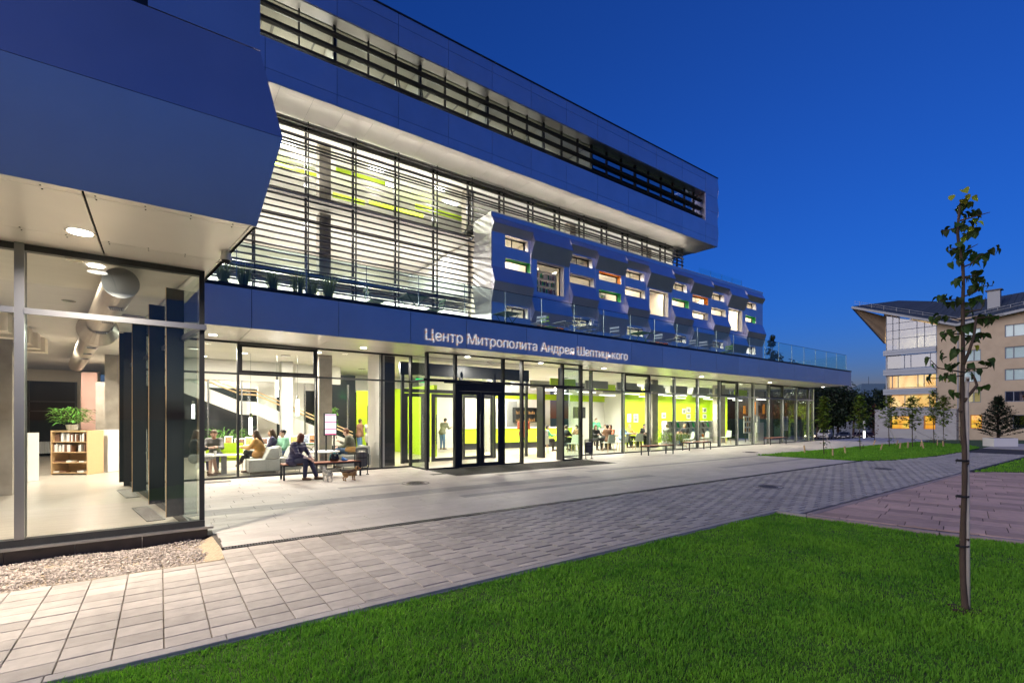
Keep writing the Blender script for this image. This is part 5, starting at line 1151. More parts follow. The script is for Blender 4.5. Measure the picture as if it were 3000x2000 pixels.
def bin_(label, x, y, rz=0):
    t = thing('litter_bin', label, 'litter bin', (x, y, 0), rz, 'litter bins by the entrance')
    b = MB(); b.tube([(-.17,0,.02),(-.17,0,.16),(-.20,0,.24),(-.20,0,.60)], .014, 8); b.build('stand_leg', 'coping', t, world=False)
    b = MB(); b.tube([(.17,0,.02),(.17,0,.16),(.20,0,.24),(.20,0,.60)], .014, 8); b.build('stand_leg', 'coping', t, world=False)
    b = MB(); b.tube([(-.19,0,.22),(-.14,0,.185),(.14,0,.185),(.19,0,.22)], .014, 8); b.build('cross_tube', 'coping', t, world=False)
    for q in (-1,1): b = MB(); b.box(q*.17-.03,-.05,0,q*.17+.03,.05,.02); b.build('foot', 'coping', t, world=False)
    b = MB(); n = 24
    for k in range(n):
        a = 2*math.pi*k/n; b.bar((.155*math.cos(a),.155*math.sin(a),.26),(.165*math.cos(a),.165*math.sin(a),.76), .018, .006)
    for z in (.25,.5,.76): b.tube([(.158*math.cos(2*math.pi*k/n),.158*math.sin(2*math.pi*k/n),z) for k in range(n+1)], .012, 5)
    b.build('basket', 'frame', t, world=False); b = MB(); b.tube([(0,0,.255),(0,0,.66)], [.14,.148], 20); b.build('liner', 'grey_panel', t, world=False)
    b = MB(); b.tube([(0,0,.66),(0,0,.69)], [.13,.06], 9); b.build('rubbish', 'white_cloth', t, world=False)
bin_('mesh litter bin with a paper bag beside the occupied bench', 4.68, 13.80)
bin_('mesh litter bin just right of the entrance mat', 13.83, 13.82)
t = thing('mobile_phone', 'dark mobile phone held up by the man on the pouf', 'phone', (4.62,16.02,.96), R(60)); b = MB(); b.hexa([(-.035,-.004,0),(.035,-.004,0),(.035,.006,0),(-.035,.006,0),(-.035,.03,.13),(.035,.03,.13),(.035,.04,.13),(-.035,.04,.13)]); b.build('casing','black',t,world=False)
t = thing('shoulder_bag', 'tan leather bag resting on the lap of the man with the phone', 'bag', (4.98,15.72,.60), R(150)); sdf_obj('bag_body', [('c',(-.12,0,0),(.12,0,0),.07,.07),('c',(-.11,0,.06),(.10,0,.05),.05,.05)], .014, 'tan', t)
bp = thing('backpack', 'teal and black backpack resting on the occupied bench', 'backpack', (3.93,13.86,.424))
sdf_obj('bag_body', [('c',(-.06,0,.07),(-.05,0,.16),.075,.06),('c',(.06,0,.07),(.05,0,.16),.075,.06),('c',(0,-.05,.06),(0,-.05,.11),.055,.05)], .01, 'screen_dark', bp, k=.03); sdf_obj('trim', [('c',(-.135,0,.03),(-.105,0,.19),.016,.016),('c',(-.09,0,.19),(0,0,.235),.016,.016),('c',(0,0,.235),(.09,0,.19),.016,.016)], .012, 'teal' if 'teal' in MAT else 'mint', bp)
bb = thing('plastic_bag', 'crumpled blue plastic bag next to the backpack', 'bag', (4.2,13.86,.424)); sdf_obj('bag_folds', [('e',(-.02,0,.04),(.06,.05,.05)),('e',(.05,0,.025),(.06,.045,.03)),('c',(-.03,0,.06),(-.05,.0,.12),.03,.012)], .01, 'bag_blue' if 'bag_blue' in MAT else 'denim', bb)
# ================================================================ lobby furniture
def sofa_block(x, y, w, d, label, back=True, rz=0, hb=.76):
    t = thing('sofa_module', label, 'sofa', (x, y, 0), rz)
    b = MB(); b.box(-w/2,-d/2,.09,w/2,d/2,.44); o = b.build('seat', 'sofa', t, world=False); bv = o.modifiers.new('b','BEVEL'); bv.width = .03; bv.segments = 3
    if back: 
        b = MB(); b.hexa([(w/2-.42,-d/2,.445),(w/2,-d/2,.445),(w/2,d/2,.445),(w/2-.42,d/2,.445),(w/2-.26,-d/2,hb),(w/2-.03,-d/2,hb),(w/2-.03,d/2,hb),(w/2-.26,d/2,hb)]); o = b.build('backrest', 'sofa', t, world=False); bv = o.modifiers.new('b','BEVEL'); bv.width = .04; bv.segments = 3
    for a in (-w/2+.05, w/2-.07):
        for c in (-d/2+.05, d/2-.07): b = MB(); b.box(a,c,0,a+.02,c+.02,.09); b.build('leg', 'steel', t, world=False)
sofa_block(2.42, 15.75, .82, .7, 'pale grey sofa module nearest the glass, left of the bench')
sofa_block(3.15, 15.85, .6, .7, 'pale grey sofa module right behind the seated woman on the bench')
sofa_block(2.6, 16.6, .9, .75, 'pale grey sofa module deeper in the lobby under the two women')
sofa_block(4.95, 15.75, .72, .8, 'pale grey pouf seat under the man with the phone', back=False)
sofa_block(5.42, 15.85, .34, .6, 'pale grey backrest module behind the litter bin', hb=.72)
t = thing('lime_chair', 'lime green upholstered chair at the low white table', 'chair', (1.72,16.9,0), R(-110)); b = MB(); b.box(-.27,-.28,.36,.27,.28,.46); o = b.build('seat','lime',t,world=False); b = MB(); b.hexa([(-.30,-.28,.46),(-.22,-.28,.46),(-.22,.28,.46),(-.30,.28,.46),(-.36,-.26,.86),(-.29,-.26,.86),(-.29,.26,.86),(-.36,.26,.86)]); b.build('backrest','lime',t,world=False)
for q in (-1,1): b = MB(); b.tube([(.25,.26*q,.36),(.27,.26*q,.02),(-.25,.26*q,.02),(-.23,.26*q,.36)], .012, 6); b.build('leg','steel',t,world=False)
t = thing('lime_chair', 'lime green chair under the young man in the grey jacket', 'chair', (1.32,17.2,0), R(-105)); b = MB(); b.box(-.27,-.28,.30,.27,.28,.42); b.build('seat','lime',t,world=False); b = MB(); b.box(-.33,-.28,.42,-.25,.28,.82); b.build('backrest','lime',t,world=False)
for q in (-1,1): b = MB(); b.tube([(.25,.26*q,.30),(.27,.26*q,.02),(-.25,.26*q,.02),(-.23,.26*q,.30)], .012, 6); b.build('leg','steel',t,world=False)
def table(label, x, y, w, d, z, rz=0, round_=False, top='white', leg='grey_panel'):
    t = thing('table', label, 'table', (x, y, 0), rz); b = MB()
    if round_: b.cyl((0,0,z-.03), w/2, .03, 32)
    else: b.box(-w/2,-d/2,z-.025,w/2,d/2,z)
    b.build('tabletop', top, t, world=False); b = MB(); b.box(-.07,-.03,.02,.07,.03,z-.03); b.build('leg', leg, t, world=False); b = MB(); b.box(-.28,-.2,0,.28,.2,.02); b.build('base', leg, t, world=False)
    return t
table('low rectangular white table in front of the young man', 1.47, 16.1, .95, .55, .58); table('round white table beside the man with the phone', 4.15, 15.95, 1.05, 1.05, .58, round_=True)
for (lb_, x, y, m) in (('paper cup on the low white table', 1.25, 16.0, 'white'),):
    t = thing('paper_cup', lb_, 'cup', (x,y,.58)); b = MB(); b.tube([(0,0,0),(0,0,.11)],[.03,.04],12); b.build('cup_body', m, t, world=False); b = MB(); b.tube([(0,0,.11),(0,0,.125)],[.043,.04],12); b.build('lid','white',t,world=False)
t = thing('info_screen', 'tall digital notice screen with pink headers on two black poles', 'screen', (4.38,15.9,0), R(8))
b = MB(); b.box(-.20,-.03,1.07,.20,.04,1.78); b.build('housing','black',t,world=False); b = MB(); b.box(-.175,-.036,1.10,.175,-.031,1.75); sc = b.build('display','screen_white',t,world=False)
b = MB()
for z in (1.71,1.50,1.27,1.115): b.box(-.174,-.040,z-.012,.174,-.037,z+.02)
b.build('header_band','screen_red',sc,world=False)
for q in (-.15,.11): b = MB(); b.box(q,-.01,.02,q+.04,.03,1.07); b.build('pole','black',t,world=False)
b = MB(); b.box(-.25,-.2,0,.25,.2,.02); b.build('base','black',t,world=False)
# long planter with picture cards
pl = thing('long_planter', 'long low white planter box with greenery behind the sofas', 'planter', (2.8,18.3,0)); b = MB(); b.box(.9,18.15,0,4.9,18.5,.66); b.build('box','plaster',pl)
b = MB()
for i in range(900):
    x = random.uniform(.95,4.85); y = random.uniform(18.2,18.45); a = random.random()*6.28; h = random.uniform(.05,.16); w = .02
    b.face([(x,y,.66),(x+w*math.cos(a),y+w*math.sin(a),.66+h*.6),(x+.03*math.cos(a+1),y+.03*math.sin(a+1),.66+h)])
b.build('foliage','leaf_plant',pl)['kind'] = 'stuff'
PC = [(1.46,.30,.26),(1.78,.24,.32),(2.12,.32,.24),(2.38,.26,.28),(2.78,.34,.24),(3.10,.3,.24),(3.42,.26,.3),(3.75,.26,.28),(3.98,.22,.28),(4.16,.22,.32),(4.36,.22,.32),(4.56,.2,.3)]
mats_pic = ['print_dark','print_warm','print_dark','print_gold','print_dark','white','print_grey','print_gold','print_grey','print_blue','print_warm','print_gold']
for i, (x, w, h) in enumerate(PC):
    t = thing('picture_card', 'framed card with '+['brown','orange','brown','tan','brown','blank white','grey','tan','pale grey','blue','orange','yellow'][i]+' print on the planter box, '+ORD[i]+' from the left', 'picture', (x,18.12,.70), random.uniform(-.3,.2), 'picture cards on the planter'); z0 = .02
    b = MB(); b.hexa([(-w/2,0,z0),(w/2,0,z0),(w/2,.015,z0),(-w/2,.015,z0),(-w/2,.07,z0+h),(w/2,.07,z0+h),(w/2,.085,z0+h),(-w/2,.085,z0+h)]); b.build('mount','white',t,world=False)
    f = .03; b = MB(); b.hexa([(-w/2+f,.004,z0+f),(w/2-f,.004,z0+f),(w/2-f,.008,z0+f),(-w/2+f,.008,z0+f),(-w/2+f,.058,z0+h-f),(w/2-f,.058,z0+h-f),(w/2-f,.064,z0+h-f),(-w/2+f,.064,z0+h-f)]); b.build('print', mats_pic[i], t, world=False)
# bicycle leaning at the column
bk = thing('bicycle', 'dark bicycle parked inside behind the bench and the column', 'bicycle', (4.4,17.05,0), R(3))
for q in (-.52,.52):
    b = MB(); b.tube([(q+.32*math.cos(2*math.pi*k/28),0,.34+.32*math.sin(2*math.pi*k/28)) for k in range(29)], .018, 6, cap=False); w = b.build('wheel','rubber',bk,world=False)
    b = MB()
    for k in range(14): a = 2*math.pi*k/14; b.bar((q,0,.34),(q+.31*math.cos(a),0,.34+.31*math.sin(a)),.003)
    b.build('spoke','steel',w,world=False)['kind'] = 'stuff'
b = MB(); b.tube([(-.52,0,.34),(-.12,0,.30),(.32,0,.78),(.52,0,.34)],.014,6); b.tube([(-.12,0,.30),(-.22,0,.82),(.32,0,.80)],.014,6); b.tube([(-.52,0,.34),(-.2,0,.74)],.01,6); b.build('frame','coping',bk,world=False)
b = MB(); b.box(-.34,-.06,.86,-.1,.06,.90); b.build('saddle','black',bk,world=False); b = MB(); b.tube([(.32,0,.8),(.34,0,.95)],.013,6); b.tube([(.36,-.26,.95),(.34,0,.96),(.36,.26,.95)],.012,6); b.build('handlebar','black',bk,world=False)
# stair flight of the lobby
stt = thing('staircase', 'white staircase with glass guard and wooden handrail descending behind the lobby', 'stairs', (3,21,0))
def flight(x0,z0,x1,z1,y):
    b = MB(); b.hexa([(x0,y,z0-.28),(x1,y,z1-.28),(x1,y+.06,z1-.28),(x0,y+.06,z0-.28),(x0,y,z0+.22),(x1,y,z1+.22),(x1,y+.06,z1+.22),(x0,y+.06,z0+.22)]); b.build('stringer','plaster',stt)
    b = MB(); b.tube([(x0,y,z0+.48),(x1,y,z1+.48)],.03,8); b.build('handrail','wood_pale',stt); b = MB(); b.tube([(x0,y,z0+.62),(x1,y,z1+.62)],.022,8); b.build('handrail','wood_pale',stt)
    b = MB(); b.hexa([(x0,y+.02,z0+.22),(x1,y+.02,z1+.22),(x1,y+.03,z1+.22),(x0,y+.03,z0+.22),(x0,y+.02,z0+.6),(x1,y+.02,z1+.6),(x1,y+.03,z1+.6),(x0,y+.02,z0+.6)]); b.build('glass_guard','glass',stt)
    n = 12
    for i in range(n):
        f = i/n; b = MB(); xx_ = x0+(x1-x0)*f; zz_ = z0+(z1-z0)*f; b.box(min(xx_,xx_+(x1-x0)/n),y+.07,zz_-.1,max(xx_,xx_+(x1-x0)/n),y+1.2,zz_-.06) ; b.build('step','concrete_pale',stt)
flight(-.4,3.25,2.37,2.05,20.6); flight(2.37,2.04,2.92,2.02,20.6); flight(2.92,2.02,6.6,.4,20.6)
# pendants
for i, (x, z, y) in enumerate(((3.11,2.33,17.5),(3.75,1.71,17.5),(2.34,1.10,17.5),(-.2,1.4,21.5),(1.0,1.6,22.0))):
    t = thing('pendant_lamp', 'slim glowing tube pendant hanging in the lobby, ' + ['highest of the row','lower one by the pale column','lowest one above the tan coat woman','small one far left behind','small one behind the stair'][i], 'pendant lamp', (x,y,z))
    b = MB(); b.tube([(0,0,0),(0,0,.54)],.05,12); b.build('tube','lamp_tube',t,world=False); b = MB(); b.tube([(0,0,.545),(0,0,.68)],.04,10); b.build('cap','steel',t,world=False); b = MB(); b.tube([(0,0,.685),(0,0,3.7-z)],.004,4); b.build('cable','black',t,world=False)
# exit signs
for i, (x, y, z) in enumerate(((7.6,20.2,2.62),(7.95,21.0,2.45),(8.3,17.6,3.02))):
    t = thing('exit_sign', 'small green lit exit sign hanging ' + ['over the lime doors, the upper one','below and right of the other over the lime doors','inside the entrance, above the left door leaf'][i], 'exit sign', (x,y,z)); b = MB(); b.box(-.17,-.02,0,.17,.02,.16); b.build('lit_panel','exit_green',t,world=False); b = MB(); b.box(-.18,-.025,.165,.18,.025,.2); b.tube([(-.1,0,.2),(-.1,0,3.7-z)],.004,4); b.build('housing','grey_panel',t,world=False)
    b = MB(); b.box(-.12,-.026,.05,-.04,-.021,.11); b.box(-.01,-.026,.07,.10,-.021,.09); b.build('symbol','white',t,world=False)
# left wing: shelves, plant, duct, grates
def bookshelf(label, x, y, rz, w, h, d, books=True):
    t = thing('bookshelf', label, 'bookshelf', (x,y,0), rz); b = MB(); b.box(-w/2,0,0,-w/2+.03,d,h); b.box(w/2-.03,0,0,w/2,d,h); b.box(-w/2+.03,d-.02,0,w/2-.03,d,h); b.build('side_panel','wood_pale' if d > .5 else 'white',t,world=False)
    n = 4
    for i in range(n+1): b = MB(); z = .06+i*(h-.08)/n; b.box(-w/2+.03,0,z-.02,w/2-.03,d-.02,z); b.build('shelf','wood_pale',t,world=False)
    for i in range(n):
        z = .06+i*(h-.08)/n+.001; q = -w/2+.05; b = MB(); b2 = MB(); upright = i >= n-2
        while q < w/2-.12 and books:
            c = b if random.random() < .5 else b2
            if upright: hh = random.uniform(.18,.26); ww_ = random.uniform(.02,.05); 
            else: hh = random.uniform(.02,.05); ww_ = random.uniform(.12,.2)
            if random.random() < .75: c.box(q,.03,z,q+ww_,.2,z+hh)
            q += ww_+(.004 if upright else .03)
        if b.v: b.build('book','brown_cloth',t,world=False)['kind'] = 'stuff'
        if b2.v: b2.build('book','white',t,world=False)['kind'] = 'stuff'
    return t
bookshelf('white shelf with books and a leafy plant on top in the left wing', -2.13, 18.75, R(-36), 1.06, 1.27, .55)
t = thing('display_block', 'plain white display block joined behind the shelf in the left wing', 'display block', (-1.45,19.1,0), R(-36)); b = MB(); b.box(-.3,0,0,.2,.5,1.27); b.build('side','white',t,world=False)
bookshelf('smaller white shelf half hidden by the first dark fin', -.85, 20.2, R(-36), .7, 1.25, .35)
bookshelf('white notice shelf beside the left concrete pillar', -2.95, 17.4, R(-36), .5, 1.25, .3, False)
t = thing('potted_plant', 'bushy plant with long pale green leaves on top of the shelf', 'plant', (-2.1,19.1,1.28)); b = MB(); b.tube([(0,0,0),(0,0,.16)],[.12,.15],14); b.build('pot','plant_pot',t,world=False); b = MB(); L2 = MB()
def leafy(b, base, n, spread, hgt, ln, w, rnd=random):
    for i in range(n):
        a = rnd.random()*6.28; r = rnd.random()**.6*spread; p = Vector(base)+Vector((r*math.cos(a), r*math.sin(a), rnd.random()*hgt)); d = Vector((math.cos(a)+rnd.uniform(-.5,.5), math.sin(a)+rnd.uniform(-.5,.5), rnd.uniform(-.2,.7))).normalized(); s_ = d.cross(Vector((rnd.uniform(-.3,.3),rnd.uniform(-.3,.3),1))).normalized()*w*rnd.uniform(.6,1.2); l = ln*rnd.uniform(.6,1.2)
        m_ = p+d*l*.5+Vector((0,0,.01)); e_ = p+d*l+Vector((0,0,-l*.25)); n0 = len(b.v); b.v += [tuple(p), tuple(m_+s_), tuple(e_), tuple(m_-s_)]; b.f.append((n0,n0+1,n0+2,n0+3)); b.m.append(0)
leafy(b,(0,0,.2),420,.42,.42,.2,.022); b.build('foliage','leaf_plant',t,world=False)
for i in range(6): a = i*1.05; L2.tube([(0,0,.15),(.15*math.cos(a),.15*math.sin(a),.4),(.3*math.cos(a),.3*math.sin(a),.55)],.008,5)
L2.build('stem','trunk_bark',t,world=False)
dt = thing('air_duct', 'large round ribbed metal air duct under the ceiling of the left wing', 'air duct', (-.5,13,3.3)); 
def duct_x(y): return -.44-(y-8.5)*.137
b = MB(); pts = []; rad = []; y = 8.5
while y < 23: pts += [(duct_x(y),y,3.48),(duct_x(y),y+.05,3.48)]; rad += [.205,.198]; y += .1
b.tube(pts, rad, 28); b.build('pipe','duct',dt,smooth=False)
b = MB(); b.tube([(duct_x(8.49),8.47,3.48),(duct_x(8.49),8.5,3.48)],[.206,.206],28); b.build('end_cap','frame_light',dt)
for y0 in (12.2,): b = MB(); b.tube([(duct_x(y0),y0,3.45),(duct_x(y0+.5),y0+.5,3.40)],[.21,.33],28,cap=False); b.tube([(duct_x(y0+.5),y0+.5,3.40),(duct_x(y0+.55),y0+.55,3.42)],[.33,.21],28,cap=False); b.build('flare','duct',dt)
for y0 in (9.2,10.6,12.0,13.4,14.8,16.3,17.7): 
    b = MB(); b.box(duct_x(y0)-.09,y0,3.262,duct_x(y0)+.09,y0+.22,3.272); g0 = b.build('grille','frame_light',dt); b = MB()
    for k in range(6): b.box(duct_x(y0)-.075+k*.026,y0+.02,3.256,duct_x(y0)-.06+k*.026,y0+.2,3.2615)
    b.build('grille_slot','black',g0)['kind'] = 'stuff'
floor_grate(-.57,13.4,R(9),.24,1.5,'slotted floor grate inside the left wing, farther from the plinth',z=.0); floor_grate(-.18,10.4,R(9),.24,1.6,'slotted floor grate inside the left wing, nearer the plinth',z=.0)
t = thing('radiator', 'low white radiator under the dark rear window', 'radiator', (-3.9,28.3,0)); b = MB()
for i in range(14): b.box(-.55+i*.08,-.03,.12,-.49+i*.08,.05,.62)
b.build('fin','white',t,world=False)['kind'] = 'stuff'; b = MB(); b.box(-.55,.05,.14,.57,.08,.6); b.box(-.4,0,0,-.36,.05,.12); b.box(.36,0,0,.4,.05,.12); b.build('back_plate','white',t,world=False)
# palms and trees in the lobby
def bush(label, x, y, z, sp, h, n, ln, w, pot=True, m='leaf_plant', stem=.0, cat='plant'):
    t = thing('potted_plant', label, cat, (x,y,z)); 
    if pot: b = MB(); b.tube([(0,0,0),(0,0,.35)],[.15,.2],14); b.build('pot','plant_pot',t,world=False)
    b = MB(); leafy(b,(0,0,.3+stem),n,sp,h,ln,w); b.build('foliage',m,t,world=False); b = MB()
    for i in range(7): a = i*.9; b.tube([(0,0,.25),(sp*.4*math.cos(a),sp*.4*math.sin(a),.3+stem+h*.4),(sp*.8*math.cos(a),sp*.8*math.sin(a),.3+stem+h*.8)],.01,5)
    b.build('stem','trunk_bark',t,world=False)
bush('green palm behind the young man in the lobby', 1.9, 19.5, 0, .7, .9, 500, .35, .02); bush('tall fig tree by the stairs behind the bicycle', 5.2, 19.4, 0, .4, .8, 700, .10, .03, stem=.9)
bush('dark green fern on the cafe floor behind the glass', 22.2, 15.9, 0, .75, .45, 500, .4, .025, m='leaf_small'); bush('slender branching plant next to the cafe column', 21.2, 15.7, 0, .4, .9, 200, .22, .02, m='leaf_small')
# cafe chairs and tables
def cafe_chair(x, y, rz, label):
    t = thing('cafe_chair', label, 'chair', (x,y,0), R(rz), 'pale shell chairs in the cafe')
    b = MB(); b.box(-.22,-.22,.43,.22,.22,.46); b.build('seat','chair_mint',t,world=False); b = MB(); b.hexa([(-.24,-.21,.46),(-.21,-.21,.46),(-.21,.21,.46),(-.24,.21,.46),(-.31,-.17,.84),(-.285,-.17,.84),(-.285,.17,.84),(-.31,.17,.84)]); b.build('backrest','chair_mint',t,world=False)
    for a in (-1,1):
        for c in (-1,1): b = MB(); b.tube([(a*.15,c*.15,.43),(a*.21,c*.20,.0)],[.018,.012],6); b.build('leg','wood_pale',t,world=False)
    return t
for (x, y, rz, lb_) in ((17.25,15.95,80,'pale chair with wooden legs directly behind the litter bin'),(18.15,15.9,110,'pale chair with its back to the glass, left of the second cafe mullion'),(19.7,16.2,60,'pale chair turned right, near the fern'),(15.4,16.4,200,'pale chair reflected behind the vestibule side glass'),(14.1,16.95,60,'white chair under the seated woman by the entrance'),(23.6,15.9,150,'pale chair left of the small round table'),(25.7,16.3,160,'pale chair at the right of the small round table'),(27.9,16.2,170,'pale chair in front of the magazine shelf')): cafe_chair(x,y,rz,lb_)
for (x, y, lb_, r_) in ((16.5,17.5,'first cafe table with seated guests',.9),(18.7,17.2,'middle cafe table with cups',.9),(21.3,17.5,'cafe table nearest the lime wall',1.0),(24.4,16.9,'small round table of the woman in the black coat',.7)): table(lb_, x, y, r_, r_, .73, round_=True, top='wood_pale' if r_ < .8 else 'brown_cloth', leg='black')
# magazine shelf, pictures, posters
ms = thing('magazine_shelf', 'white magazine display unit with covers before the lime wall', 'shelf', (27,17.8,0)); b = MB(); b.box(24.2,17.75,0,29.05,18.1,.25); b.box(24.2,18.05,.25,29.05,18.1,1.42); 
b.build('carcass','white',ms)
for x in (24.2,25.8,27.4,29.0): b = MB(); b.box(x,17.75,.25,x+.04,18.05,1.42); b.build('divider','white',ms)
for z in (.62,1.0,1.40):
    for x in (24.24,25.84,27.44): b = MB(); b.box(x,17.75,z,x+1.56,18.05,z+.02); b.build('shelf','white',ms)
cm = ['bench_wood','green','navy','orange','jacket_orange','grey_cloth','yellow_cloth','black','blue_cloth','screen_red']
for i in range(9):
    for j, z in enumerate((.28,.65,1.03)):
        x = 24.35+i*.53; b = MB(); b.hexa([(x,17.85,z),(x+.22,17.85,z),(x+.22,17.86,z),(x,17.86,z),(x,17.95,z+.3),(x+.22,17.95,z+.3),(x+.22,17.96,z+.3),(x,17.96,z+.3)]); b.build('magazine', cm[(i*3+j*2) % 9], ms)
PW = [(23.3,1.36,.35,.5),(23.9,1.35,.42,.5),(26.7,1.6,.4,.35),(28.95,1.9,.4,.35),(29.45,2.0,.42,.35),(29.45,1.55,.42,.35),(31.4,2.0,.42,.33),(31.4,1.55,.42,.33),(30.5,1.55,.35,.33),(30.5,2.0,.35,.33)]
for i, (x, z, w, h) in enumerate(PW):
    t = thing('wall_picture', ('blank sheet' if i == 0 else 'black and white print')+' on the lime cafe wall, '+['leftmost','second from the left','small one above the fern','upper one left of the column','upper one of the middle pair','lower one of the middle pair','upper one at the far right','lower one at the far right','lower one left of the last pair','upper one left of the last pair'][i], 'picture', (x,19.99,z), 0, 'prints on the lime wall'); b = MB(); b.box(0,-.03,0,w,-.002,h); b.build('mount','white',t,world=False); b = MB(); b.box(.04,-.035,.04,w-.04,-.031,h-.04)
    if i != 0: b.build('print','photo_print' if 'photo_print' in MAT else 'grey_cloth',t,world=False)
ps = thing('poster_stand', 'white double panel with small photos standing behind the glass', 'display', (32.6,17,0)); b = MB(); b.box(31.3,16.9,.6,32.45,16.94,1.73); b.build('panel','white',ps); b = MB(); b.box(33.0,16.9,.6,33.35,16.94,1.73); b.build('panel','white',ps)
for i in range(4):
    for j in range(3): b = MB(); b.box(31.38+i*.27,16.89,.68+j*.36,31.55+i*.27,16.898,.93+j*.36); b.build('photo','grey_cloth' if (i+j)%2 else 'tan',ps)
b = MB(); b.box(31.6,16.95,0,31.64,17.0,.6); b.box(32.2,16.95,0,32.24,17.0,.6); b.box(33.1,16.95,0,33.14,17.0,.6); b.build('leg','black',ps)
t = thing('plinth_block', 'tall pale plinth standing in the dark end room', 'plinth', (33.9,17.4,0)); b = MB(); b.box(-.4,-.3,0,.4,.3,1.25); b.box(-.42,-.32,1.26,.42,.32,1.29); b.build('block','concrete_pale',t,world=False)
t = thing('text_banner', 'pale hanging panel of dark lettering rows in the end room', 'banner', (36.0,16.4,0)); b = MB(); b.box(-.5,0,.72,.35,.02,1.72); b.build('sheet','white_cloth',t,world=False); b = MB()
for j in range(16):
    q = -.46
    while q < .28: w = random.uniform(.04,.16); b.box(q,-.006,.76+j*.058,min(.32,q+w),-.001,.79+j*.058); q += w+.03
b.build('print_row','black',t,world=False)['kind'] = 'stuff'; b = MB(); b.tube([(-.5,.01,0),(-.5,.01,.72)],.012,6); b.tube([(.35,.01,0),(.35,.01,.72)],.012,6); b.build('leg','black',t,world=False)
for ci, (x, z0, z1) in enumerate(((33.2,1.9,2.45),(34.6,1.85,2.75),(35.9,1.9,2.6),(36.6,1.8,2.6))):
    t = thing('orange_banner', 'narrow orange cloth hanging in the end room, '+ORD[ci]+' from the left', 'banner', (x,17.9,z0), 0, 'orange cloths in the end room'); b = MB(); b.box(-.14,-.01,0,.14,.01,z1-z0); b.build('cloth','orange',t,world=False); b = MB(); b.tube([(0,0,z1-z0),(0,0,3.7-z0)],.006,4); b.build('cord','black',t,world=False)
area_light('end_room_lamp', (34.5,17.2,3.5), .8, 60, (1,.9,.78), parent=LB)
# ================================================================ terrace furniture
def folding_table(x, y, rz, m, label):
    t = thing('folding_table', label, 'table', (x,y,4.665), R(rz), 'folding tables on the terrace'); b = MB()
    for i in range(7): b.box(-.36+i*.104,-.35,.695,-.36+i*.104+.094,.35,.71)
    b.box(-.37,-.36,.68,.37,-.34,.712); b.box(-.37,.34,.68,.37,.36,.712); b.build('tabletop', m, t, world=False)
    for q in (-1,1): b = MB(); b.tube([(-.3,.3*q,0),(.28,.3*q,.68)],.012,6); b.tube([(.3,.28*q,0),(-.28,.28*q,.68)],.012,6); b.build('cross_leg', m, t, world=False)
def folding_chair(x, y, rz, m, label):
    t = thing('folding_chair', label, 'chair', (x,y,4.665), R(rz), 'folding chairs on the terrace'); b = MB()
    for i in range(5): b.box(-.2+i*.085,-.2,.44,-.2+i*.085+.07,.2,.455)
    b.build('seat', m, t, world=False); b = MB(); b.box(-.30,-.2,.72,-.285,.2,.80); b.box(-.27,-.2,.60,-.255,.2,.66); b.build('backrest', m, t, world=False)
    for q in (-1,1): b = MB(); b.tube([(.22,.2*q,0),(-.22,.2*q,.46),(-.31,.2*q,.84)],.011,6); b.tube([(-.24,.18*q,0),(.2,.18*q,.44)],.011,6); b.build('leg', m, t, world=False)
for a in ((10.1,14.2,5,'metal_dkgreen','dark green folding table on the terrace, first one right of the pale cheek wall'),(12.95,14.2,0,'metal_grey','grey folding table next to the green chair on the terrace'),(14.3,14.3,0,'metal_grey','low grey folding table partly hidden by the parapet'),(17.2,14.0,0,'metal_green','bright green folding table on the terrace above the end of the lettering'),(20.0,14.1,0,'metal_grey','grey folding table between two grey chairs'),(23.0,14.1,0,'metal_grey','grey folding table farthest right on the terrace'),(6.35,14.0,0,'metal_dkgreen','dark green folding table in front of the slatted windows')): folding_table(*a)
for a in ((11.35,14.0,200,'metal_grey','grey folding chair left of the green chair'),(12.1,14.2,10,'metal_green','bright green folding chair beside the grey table'),(13.3,13.7,80,'metal_grey','grey folding chair at the parapet by the grey table'),(14.0,13.9,100,'metal_grey','second grey folding chair at the parapet'),(15.8,14.1,20,'metal_grey','lone grey folding chair between the table groups'),(18.25,14.0,190,'metal_grey','grey folding chair right of the bright green table'),(20.95,14.1,175,'metal_grey','grey folding chair with a high back right of a grey table'),(22.4,14.1,10,'metal_grey','grey folding chair left of the last table'),(24.3,14.1,180,'metal_green','bright green folding chair at the right end of the terrace seating'),(5.2,14.1,0,'metal_dkgreen','dark folding chair left of the dark green table'),(7.15,14.1,180,'metal_dkgreen','dark green folding chair right of the dark green table')): folding_chair(*a)
def tuft(x, y, z, h, n, label, group=None):
    t = thing('grass_tuft', label, 'plant', (x,y,z), 0, group); b = MB(); b.tube([(0,0,-.03),(0,0,.10)],[.13,.17],12); b.build('pot','plant_pot',t,world=False); b = MB()
    for i in range(n):
        a = random.random()*6.28; l = h*random.uniform(.6,1.1); s_ = random.uniform(.1,.55)*h; w = .006
        p0 = Vector((.06*math.cos(a),.06*math.sin(a),0)); p1 = p0+Vector((s_*.4*math.cos(a),s_*.4*math.sin(a),l*.7)); p2 = p0+Vector((s_*math.cos(a),s_*math.sin(a),l)); d = Vector((-math.sin(a),math.cos(a),0))*w
        b.face([p0-d,p0+d,p1+d,p1-d]); b.face([p1-d,p1+d,p2])
    b.build('blades','leaf_tuft',t,world=False)
for i, (x, h) in enumerate(((1.2,.62),(1.62,.68),(2.26,.62),(2.85,.72),(3.18,.58),(3.62,.76))): tuft(x,13.25,4.70,h,120,'spiky grass tuft behind the terrace glass, '+['first','second','third','fourth','fifth','last and fullest'][i]+' from the wing soffit','grass tufts on the terrace')
